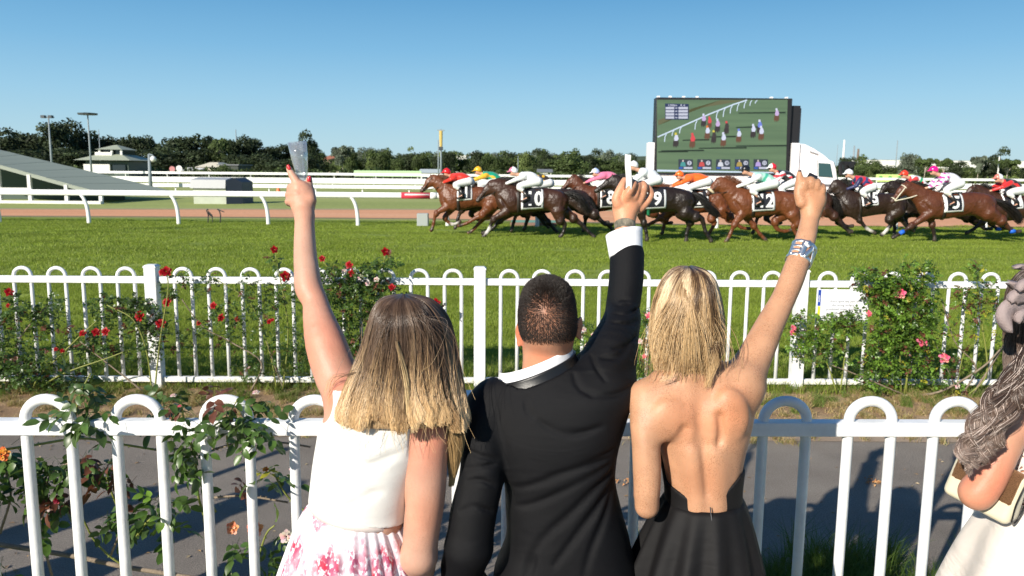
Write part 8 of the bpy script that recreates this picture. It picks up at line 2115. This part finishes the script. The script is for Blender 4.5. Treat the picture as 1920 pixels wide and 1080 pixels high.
def bloom_data(name, cols, seed, open_=1.0):
    mb = bloom_mesh(cols, seed, open_); o = mb.build(name, leafmat('petal_'+name, (1, 1, 1), cols[0], .25, .5, True, .3, .1, 30), smooth=True, vcol=True); d = o.data; bpy.data.objects.remove(o); return d
BL = {'red': [bloom_data('red', [(.50, .008, .012), (.34, .004, .010)], s, .9) for s in (1, 2)], 'pink': [bloom_data('pink', [(.80, .10, .20), (.85, .26, .34), (.85, .30, .30)], s, .85) for s in (3, 4)],
      'peach': [bloom_data('peach', [(.80, .33, .14), (.85, .50, .28), (.75, .22, .10)], s, 1.3) for s in (5, 6)], 'pale': [bloom_data('pale', [(.78, .60, .55), (.7, .5, .42)], s, 1.2) for s in (7,)],
      'dark': [bloom_data('dark', [(.20, .01, .03), (.30, .02, .04)], s, .6) for s in (8,)], 'orange': [bloom_data('orange', [(.75, .16, .04), (.7, .3, .04)], s, 1.1) for s in (9,)]}
def bloom(par, org, p, kind, R_, face=(0, -1, .5)):
    m = BL[kind][random.randrange(len(BL[kind]))]; o = link('rose_bloom', m, par, p-org); q = Vector(face).normalized().to_track_quat('Z', 'X'); o.rotation_mode = 'QUATERNION'; o.rotation_quaternion = q; o.scale = (R_, R_, R_*.9)
    return o
def far_bush(label, foot, clusters, canes, blooms, seed, green, name='rose_bush', lsz=1.0):
    """clusters (u, v, half w, half h, count) in photo pixels near the far fence"""
    r = np.random.default_rng(seed); org = gnd(*foot); B = empty(name, org, label, 'rose bush'); V = []; F = []; n = 0; fm = []
    comp = [compound(i, 5, .031*lsz) for i in range(4)]
    for (u, v, ru, rv, cnt) in clusters:
        for _ in range(cnt):
            a = r.uniform(0, 6.28); q = math.sqrt(r.random()); p = at(u+ru*q*math.cos(a), v+rv*q*math.sin(a), org[1]+r.normal(0, .07)-.02)
            if p[2] < .03: continue
            cv, cf = comp[r.integers(4)]; yaw = r.uniform(0, 6.28); pit = r.normal(.1, .6); rol = r.normal(0, .5)
            R = np.array((Matrix.Rotation(yaw, 3, 'Z') @ Matrix.Rotation(pit, 3, 'Y') @ Matrix.Rotation(rol, 3, 'X'))); V.append(cv@R.T+p-org); F += [tuple(i+n for i in f) for f in cf]; n += len(cv)
            mi = int(r.choice(len(green), p=np.array([g[1] for g in green]))); fm += [mi]*len(cf)
    link('leaves', mesh_data('leaves', np.concatenate(V), F, [M_lf[g[0]] for g in green], True, None, fm), B)['kind'] = 'stuff'
    for pts, rr, m in canes:
        C = bez([at(u, v, org[1]+dy) for u, v, dy in pts], 5); v_, f_ = tube(C, np.linspace(rr, rr*.55, len(C)), 6); link('cane', mesh_data('cane', v_-org, f_, [m], True), B)
    for (u, v, k, R_) in blooms: bloom(B, org, at(u, v, org[1]-.10), k, R_*org[1]/FPX, (r.normal(0, .3), -1, r.uniform(.2, .9)))
    return B
G_d = [('dark', .62), ('mid', .30), ('red', .08)]; G_b = [('bright', .55), ('mid', .35), ('red', .06), ('yellow', .04)]
far_bush('dark spreading rose bush with red blooms at the far left of the far fence', (60, 737), [(30, 640, 55, 70, 210), (10, 700, 40, 40, 110), (85, 590, 30, 25, 60), (95, 570, 20, 20, 30), (60, 700, 60, 35, 120), (130, 650, 35, 60, 60), (25, 580, 30, 28, 60), (-60, 650, 60, 90, 200), (110, 720, 50, 18, 60)],
         [([(60, 735, 0), (75, 705, 0), (140, 640, .0), (185, 598, -.02)], .009, M_cane), ([(40, 735, 0), (30, 650, 0), (90, 570, 0)], .01, M_canew), ([(70, 730, 0), (120, 700, -.1), (200, 672, -.12), (245, 655, -.12)], .008, M_cane)],
         [(17, 548, 'red', 9), (15, 573, 'red', 5), (105, 655, 'red', 5), (117, 658, 'red', 5), (155, 625, 'red', 8), (180, 623, 'red', 9), (198, 622, 'red', 9)], 1, G_d)
far_bush('rose bush with large red blooms round the first thick post of the far fence', (280, 735), [(200, 570, 40, 18, 60), (245, 570, 30, 14, 45), (270, 590, 35, 30, 80), (262, 640, 40, 45, 75), (300, 630, 30, 40, 50), (170, 640, 30, 30, 50), (215, 600, 30, 30, 50), (315, 545, 14, 10, 22), (340, 520, 12, 8, 10), (190, 655, 40, 20, 50)],
         [([(285, 735, -.12), (275, 660, -.14), (250, 600, -.14), (200, 572, -.12)], .008, M_cane), ([(290, 735, -.12), (300, 640, -.14), (315, 545, -.12), (312, 512, -.1)], .008, M_cane), ([(270, 735, -.12), (200, 680, -.12), (150, 640, -.1)], .008, M_canew)],
         [(262, 593, 'red', 12), (301, 607, 'red', 11), (313, 567, 'red', 10), (312, 509, 'red', 11), (304, 511, 'red', 8)], 2, G_d)
far_bush('twiggy rose bush with scattered red blooms left of the raised bare arm', (470, 735), [(410, 600, 45, 30, 90), (380, 540, 22, 18, 26), (470, 560, 45, 40, 110), (440, 640, 60, 40, 40), (520, 600, 45, 60, 95), (480, 690, 50, 25, 46), (540, 540, 30, 24, 50), (395, 520, 14, 8, 12), (350, 640, 24, 30, 30), (560, 670, 30, 50, 70), (515, 492, 9, 16, 14)],
         [([(470, 735, 0), (490, 680, 0), (430, 640, 0), (380, 612, 0), (340, 560, -.05)], .008, M_canew), ([(520, 735, 0), (505, 660, 0), (470, 570, 0), (400, 520, 0)], .007, M_cane), ([(530, 735, 0), (540, 620, 0), (525, 520, 0), (516, 478, 0)], .007, M_cane), ([(545, 760, 0), (520, 700, 0), (500, 640, 0)], .006, M_canew)],
         [(400, 573, 'red', 8), (415, 596, 'red', 9), (373, 606, 'red', 6), (445, 598, 'red', 6), (505, 603, 'red', 6), (511, 600, 'red', 4), (514, 468, 'red', 8), (535, 518, 'red', 11)], 3, G_d, lsz=.85)
far_bush('tall rose bush with red blooms on its top shoots between raised arm and long hair', (660, 735), [(660, 590, 65, 75, 420), (640, 530, 40, 36, 120), (690, 520, 40, 30, 90), (720, 560, 40, 40, 110), (720, 495, 20, 14, 24), (735, 485, 10, 10, 12), (610, 510, 16, 22, 24), (625, 660, 50, 50, 120), (760, 580, 36, 22, 50), (800, 575, 26, 14, 24)],
         [([(655, 735, 0), (650, 600, 0), (625, 520, 0), (605, 488, 0)], .009, M_cane), ([(660, 735, 0), (690, 600, 0), (715, 520, 0), (722, 476, 0)], .009, M_cane), ([(665, 735, 0), (740, 620, 0), (800, 580, 0), (820, 570, 0)], .008, M_cane), ([(650, 735, 0), (655, 560, 0), (655, 500, 0)], .008, M_cane)],
         [(604, 485, 'red', 7), (655, 497, 'red', 9), (660, 512, 'red', 8), (722, 472, 'red', 9), (735, 539, 'red', 8), (817, 568, 'red', 10), (645, 508, 'pale', 6), (676, 520, 'pale', 7), (690, 532, 'pale', 6), (706, 524, 'pale', 6)], 4, [('dark', .5), ('mid', .42), ('red', .08)])
far_bush('small pale-flowered rose bush behind the man and his raised arm', (1105, 735), [(1110, 640, 30, 36, 90), (1090, 612, 18, 14, 26), (1205, 650, 24, 70, 130), (1212, 596, 12, 16, 26), (1120, 690, 40, 30, 60)], [([(1110, 735, 0), (1105, 680, 0), (1095, 612, 0)], .007, M_cane), ([(1150, 735, 0), (1200, 690, 0), (1210, 596, 0)], .007, M_cane)],
         [(1216, 592, 'pink', 7), (1095, 618, 'pale', 6), (1112, 628, 'pale', 5), (1100, 648, 'pale', 5), (1088, 632, 'pale', 5), (1200, 640, 'pale', 6), (1208, 668, 'pink', 5)], 5, [('bright', .4), ('mid', .5), ('red', .1)], lsz=.8)
far_bush('dense bright green rose bush with pink blooms right of the notice board', (1690, 742), [(1690, 590, 62, 72, 760), (1640, 530, 38, 26, 150), (1612, 512, 14, 9, 22), (1735, 510, 22, 24, 60), (1695, 505, 9, 20, 22), (1690, 660, 70, 50, 380), (1700, 550, 60, 30, 140), (1640, 690, 40, 40, 90), (1750, 600, 24, 50, 60), (1720, 700, 40, 30, 70)],
         [([(1690, 742, 0), (1680, 600, 0), (1640, 530, 0), (1605, 508, 0)], .010, M_cane), ([(1695, 742, 0), (1720, 600, 0), (1735, 490, 0)], .009, M_cane), ([(1690, 742, 0), (1760, 735, -.1), (1840, 690, -.1), (1880, 650, -.05)], .013, M_canew), ([(1700, 742, 0), (1600, 700, -.05), (1560, 685, -.05)], .008, M_canew), ([(1700, 740, 0), (1698, 600, 0), (1692, 488, 0)], .008, M_cane)],
         [(1687, 550, 'pink', 12), (1728, 641, 'pink', 12), (1770, 671, 'pink', 11), (1629, 588, 'pink', 7)], 6, G_b)
far_bush('lower bright rose shoot climbing from the fence post left of the notice board', (1560, 740), [(1560, 615, 50, 26, 130), (1540, 655, 50, 28, 110), (1495, 600, 16, 18, 34), (1500, 640, 26, 30, 50), (1590, 600, 30, 20, 60)], [([(1570, 740, 0), (1550, 680, 0), (1520, 630, 0), (1492, 595, 0)], .007, M_cane), ([(1575, 740, 0), (1585, 650, 0), (1580, 592, 0)], .007, M_cane)],
         [(1487, 615, 'pink', 7), (1485, 624, 'pink', 6)], 7, G_b)
far_bush('sparse leggy rose bush with bare stems near the right edge of the far fence', (1840, 745), [(1835, 560, 22, 50, 80), (1828, 505, 9, 14, 18), (1810, 560, 26, 24, 50), (1860, 560, 24, 30, 50), (1790, 700, 40, 30, 60), (1800, 620, 40, 40, 40), (1890, 600, 30, 60, 60)],
         [([(1800, 745, 0), (1830, 690, 0), (1790, 640, 0), (1765, 560, 0)], .008, M_canew), ([(1810, 745, 0), (1850, 700, 0), (1840, 600, 0), (1828, 498, 0)], .009, M_cane), ([(1800, 745, 0), (1780, 700, 0), (1752, 640, 0)], .007, M_canew), ([(1820, 745, 0), (1880, 650, 0), (1900, 600, 0)], .009, M_canew), ([(1790, 745, 0), (1808, 660, 0), (1830, 640, 0), (1812, 600, 0)], .005, M_cane)],
         [(1795, 724, 'pale', 6)], 8, [('bright', .35), ('mid', .35), ('red', .2), ('yellow', .1)], lsz=.85)

# near rose bush: every compound leaf its own object
rr = np.random.default_rng(31); org = gnd(240, 1230); org = np.array([org[0], 3.05, 0])
NB = empty('rose_bush', org, 'thorny rose bush with peach blooms growing through the near fence, bottom left', 'rose bush')
def cane(pts, r0, r1, m, thorns=0):
    C = bez([at(*p) for p in pts], 8); v, f = tube(C, np.linspace(r0, r1, len(C)), 8); F = list(f); V = [v]; n = len(v)
    for _ in range(thorns):
        i = int(rr.integers(1, len(C)-1)); t = C[i+1]-C[i]; t /= np.linalg.norm(t); d = np.cross(t, rr.normal(0, 1, 3)); d /= np.linalg.norm(d); s_ = np.cross(t, d)*.0016; b = C[i]+d*r1*.8
        V.append(np.array([b-t*.004, b+s_, b+t*.004, b-s_, b+d*.008-t*.002])); F += [(n, n+1, n+4), (n+1, n+2, n+4), (n+2, n+3, n+4), (n+3, n, n+4)]; n += 5
    link('cane', mesh_data('cane', np.concatenate(V)-org, F, [m], True), NB); return C
cane([(-40, 850, 2.8), (60, 835, 2.78), (150, 822, 2.76), (215, 831, 2.75), (290, 843, 2.76)], .0050, .0042, M_cane, 12)
cane([(290, 843, 2.76), (330, 842, 2.77), (400, 842, 2.76), (460, 826, 2.75), (530, 830, 2.75), (582, 838, 2.76)], .0048, .0036, M_canew, 10)
cane([(390, 1110, 2.9), (385, 985, 2.85), (372, 930, 2.80), (366, 860, 2.74), (348, 800, 2.66), (338, 745, 2.62)], .0055, .0030, M_cane, 14)
cane([(405, 960, 2.85), (372, 900, 2.8), (350, 860, 2.77)], .004, .003, M_cane, 6)
cane([(-60, 1012, 2.95), (60, 1030, 2.95), (150, 1045, 2.93), (230, 1062, 2.92), (330, 1078, 2.9), (430, 1095, 2.9)], .0105, .0085, M_canew, 4)
cane([(120, 945, 2.8), (150, 965, 2.8), (175, 1010, 2.85), (205, 1042, 2.88), (235, 1062, 2.9)], .0030, .0045, M_cane, 16)
cane([(200, 895, 2.8), (210, 925, 2.8), (222, 955, 2.82)], .003, .004, M_cane, 5)
cane([(208, 1040, 2.85), (222, 1005, 2.82)], .005, .003, M_canew, 4)
cane([(400, 933, 2.76), (460, 930, 2.75), (540, 942, 2.75)], .0045, .0035, M_canew, 8)
cane([(515, 890, 2.72), (530, 918, 2.73), (548, 940, 2.75), (572, 958, 2.76)], .003, .004, M_cane, 10)
cane([(256, 1005, 2.76), (280, 975, 2.75), (310, 965, 2.74)], .003, .004, M_cane, 6)
cane([(0, 1000, 2.9), (20, 930, 2.85), (10, 880, 2.8)], .005, .003, M_canew, 6)
cane([(100, 1090, 2.9), (80, 1000, 2.86), (90, 900, 2.8), (140, 865, 2.78), (190, 870, 2.78)], .005, .003, M_canew, 8)
cane([(130, 840, 2.75), (140, 790, 2.66), (150, 740, 2.62), (170, 700, 2.62)], .004, .0025, M_cane, 6)
cane([(480, 1100, 2.8), (487, 1040, 2.76), (500, 1000, 2.75), (515, 985, 2.75)], .004, .003, M_cane, 6)
cane([(430, 845, 2.73), (425, 815, 2.66), (432, 775, 2.60), (445, 750, 2.60)], .003, .002, M_cane, 3)
def leaves(u, v, ru, rv, Y, n, ks, sz=1.0):
    for _ in range(n):
        a = rr.uniform(0, 6.28); q = math.sqrt(rr.random()); p = at(u+ru*q*math.cos(a), v+rv*q*math.sin(a), Y+rr.normal(0, .035))
        k = ks[int(rr.integers(len(ks)))]; o = link('leaf', LEAFS[k][int(rr.integers(3))], NB, p-org)
        o.rotation_euler = (rr.normal(0, .6), rr.normal(.45, .5), rr.uniform(0, 6.28)); s_ = sz*rr.uniform(.7, 1.15); o.scale = (s_, s_, s_)
dk = ['dark', 'dark', 'mid']
for c in ((25, 900, 40, 45, 2.80, 24, dk), (70, 880, 40, 40, 2.80, 18, dk), (15, 850, 30, 20, 2.8, 7, dk+['red']), (130, 870, 45, 30, 2.80, 18, ['dark']), (180, 860, 36, 22, 2.80, 12, ['dark', 'mid', 'red']), (205, 880, 22, 22, 2.80, 7, ['dark', 'red']),
          (85, 935, 30, 24, 2.8, 9, dk+['red']), (60, 985, 12, 14, 2.76, 3, ['mid']), (125, 925, 30, 20, 2.8, 7, ['dark', 'red']), (205, 965, 22, 22, 2.78, 7, ['mid', 'dark']), (250, 945, 30, 26, 2.82, 8, ['dark']), (260, 975, 20, 16, 2.78, 4, ['dark']),
          (325, 945, 36, 24, 2.72, 12, ['mid', 'mid', 'bright']), (318, 985, 22, 14, 2.72, 5, ['mid']), (285, 950, 24, 20, 2.76, 5, ['mid', 'dark']), (345, 860, 26, 34, 2.68, 12, dk), (365, 820, 24, 20, 2.64, 8, dk), (345, 785, 22, 18, 2.60, 8, dk), (335, 865, 12, 30, 2.75, 4, dk),
          (245, 905, 16, 20, 2.85, 4, ['dark', 'red']), (150, 735, 34, 30, 2.62, 16, ['dark']), (140, 775, 26, 14, 2.62, 6, ['dark']), (170, 770, 18, 16, 2.60, 5, dk), (335, 740, 40, 14, 2.66, 9, ['dark', 'red']), (300, 765, 28, 14, 2.8, 6, ['dark']),
          (435, 765, 30, 16, 2.60, 10, dk), (470, 800, 28, 18, 2.58, 10, ['mid', 'dark']), (425, 745, 24, 8, 2.64, 5, ['dark', 'red']), (490, 750, 30, 12, 2.7, 5, ['dark', 'mid']), (500, 890, 24, 18, 2.72, 8, ['mid', 'mid', 'yellow']), (512, 945, 6, 6, 2.72, 1, ['bright']),
          (460, 900, 12, 16, 2.72, 2, ['red']), (515, 1025, 30, 22, 2.76, 8, ['mid', 'dark']), (440, 1015, 12, 16, 2.74, 3, ['dark']), (510, 1060, 24, 18, 2.78, 6, dk), (435, 1060, 14, 14, 2.8, 3, dk), (20, 1060, 30, 20, 2.9, 5, dk), (545, 900, 14, 10, 2.72, 2, ['dark'])):
    leaves(*c)
for (u, v, Y, k, R_, fc) in ((436, 990, 2.70, 'peach', 15, (-.2, -1, .3)), (478, 992, 2.66, 'peach', 18, (.1, -1, .5)), (4, 852, 2.74, 'orange', 16, (.3, -1, .4)), (108, 936, 2.74, 'dark', 11, (0, -1, .2)), (325, 742, 2.60, 'pale', 7, (0, -.3, 1)),
                             (337, 762, 2.60, 'pink', 5, (0, -.2, 1)), (537, 1006, 2.70, 'pale', 15, (.3, -1, .3)), (480, 736, 2.66, 'pale', 8, (0, -.4, 1)), (498, 880, 2.70, 'orange', 7, (0, -.6, 1)), (545, 880, 2.72, 'pale', 4, (0, -.5, 1))):
    bloom(NB, org, at(u, v, Y), k, R_*Y/FPX, fc)

print('near leaves', len([o for o in NB.children if o.name.startswith('leaf')]))
# ================================================================== copies of three spectators, added unseen past the left edge to shade the path
def copy_tree(o, parent=None):
    c = o.copy(); S.collection.objects.link(c)
    if parent is not None: c.parent = parent
    for ch in list(o.children): copy_tree(ch, c)
    return c
for src, x, y, rz, lab in ((M1, -2.62, 2.02, .25, 'added copy of the dinner-jacket man just beyond the left edge, casting shade'), (W3, -3.45, 2.08, -.3, 'added copy of the woman in lace, second beyond the left edge, casting shade'),
                           (W2, -4.25, 2.0, .2, 'added copy of the woman in black, third beyond the left edge, casting shade')):
    c = copy_tree(src); c.location = (x, y, 0); c.rotation_euler = (0, 0, rz); c['label'] = lab
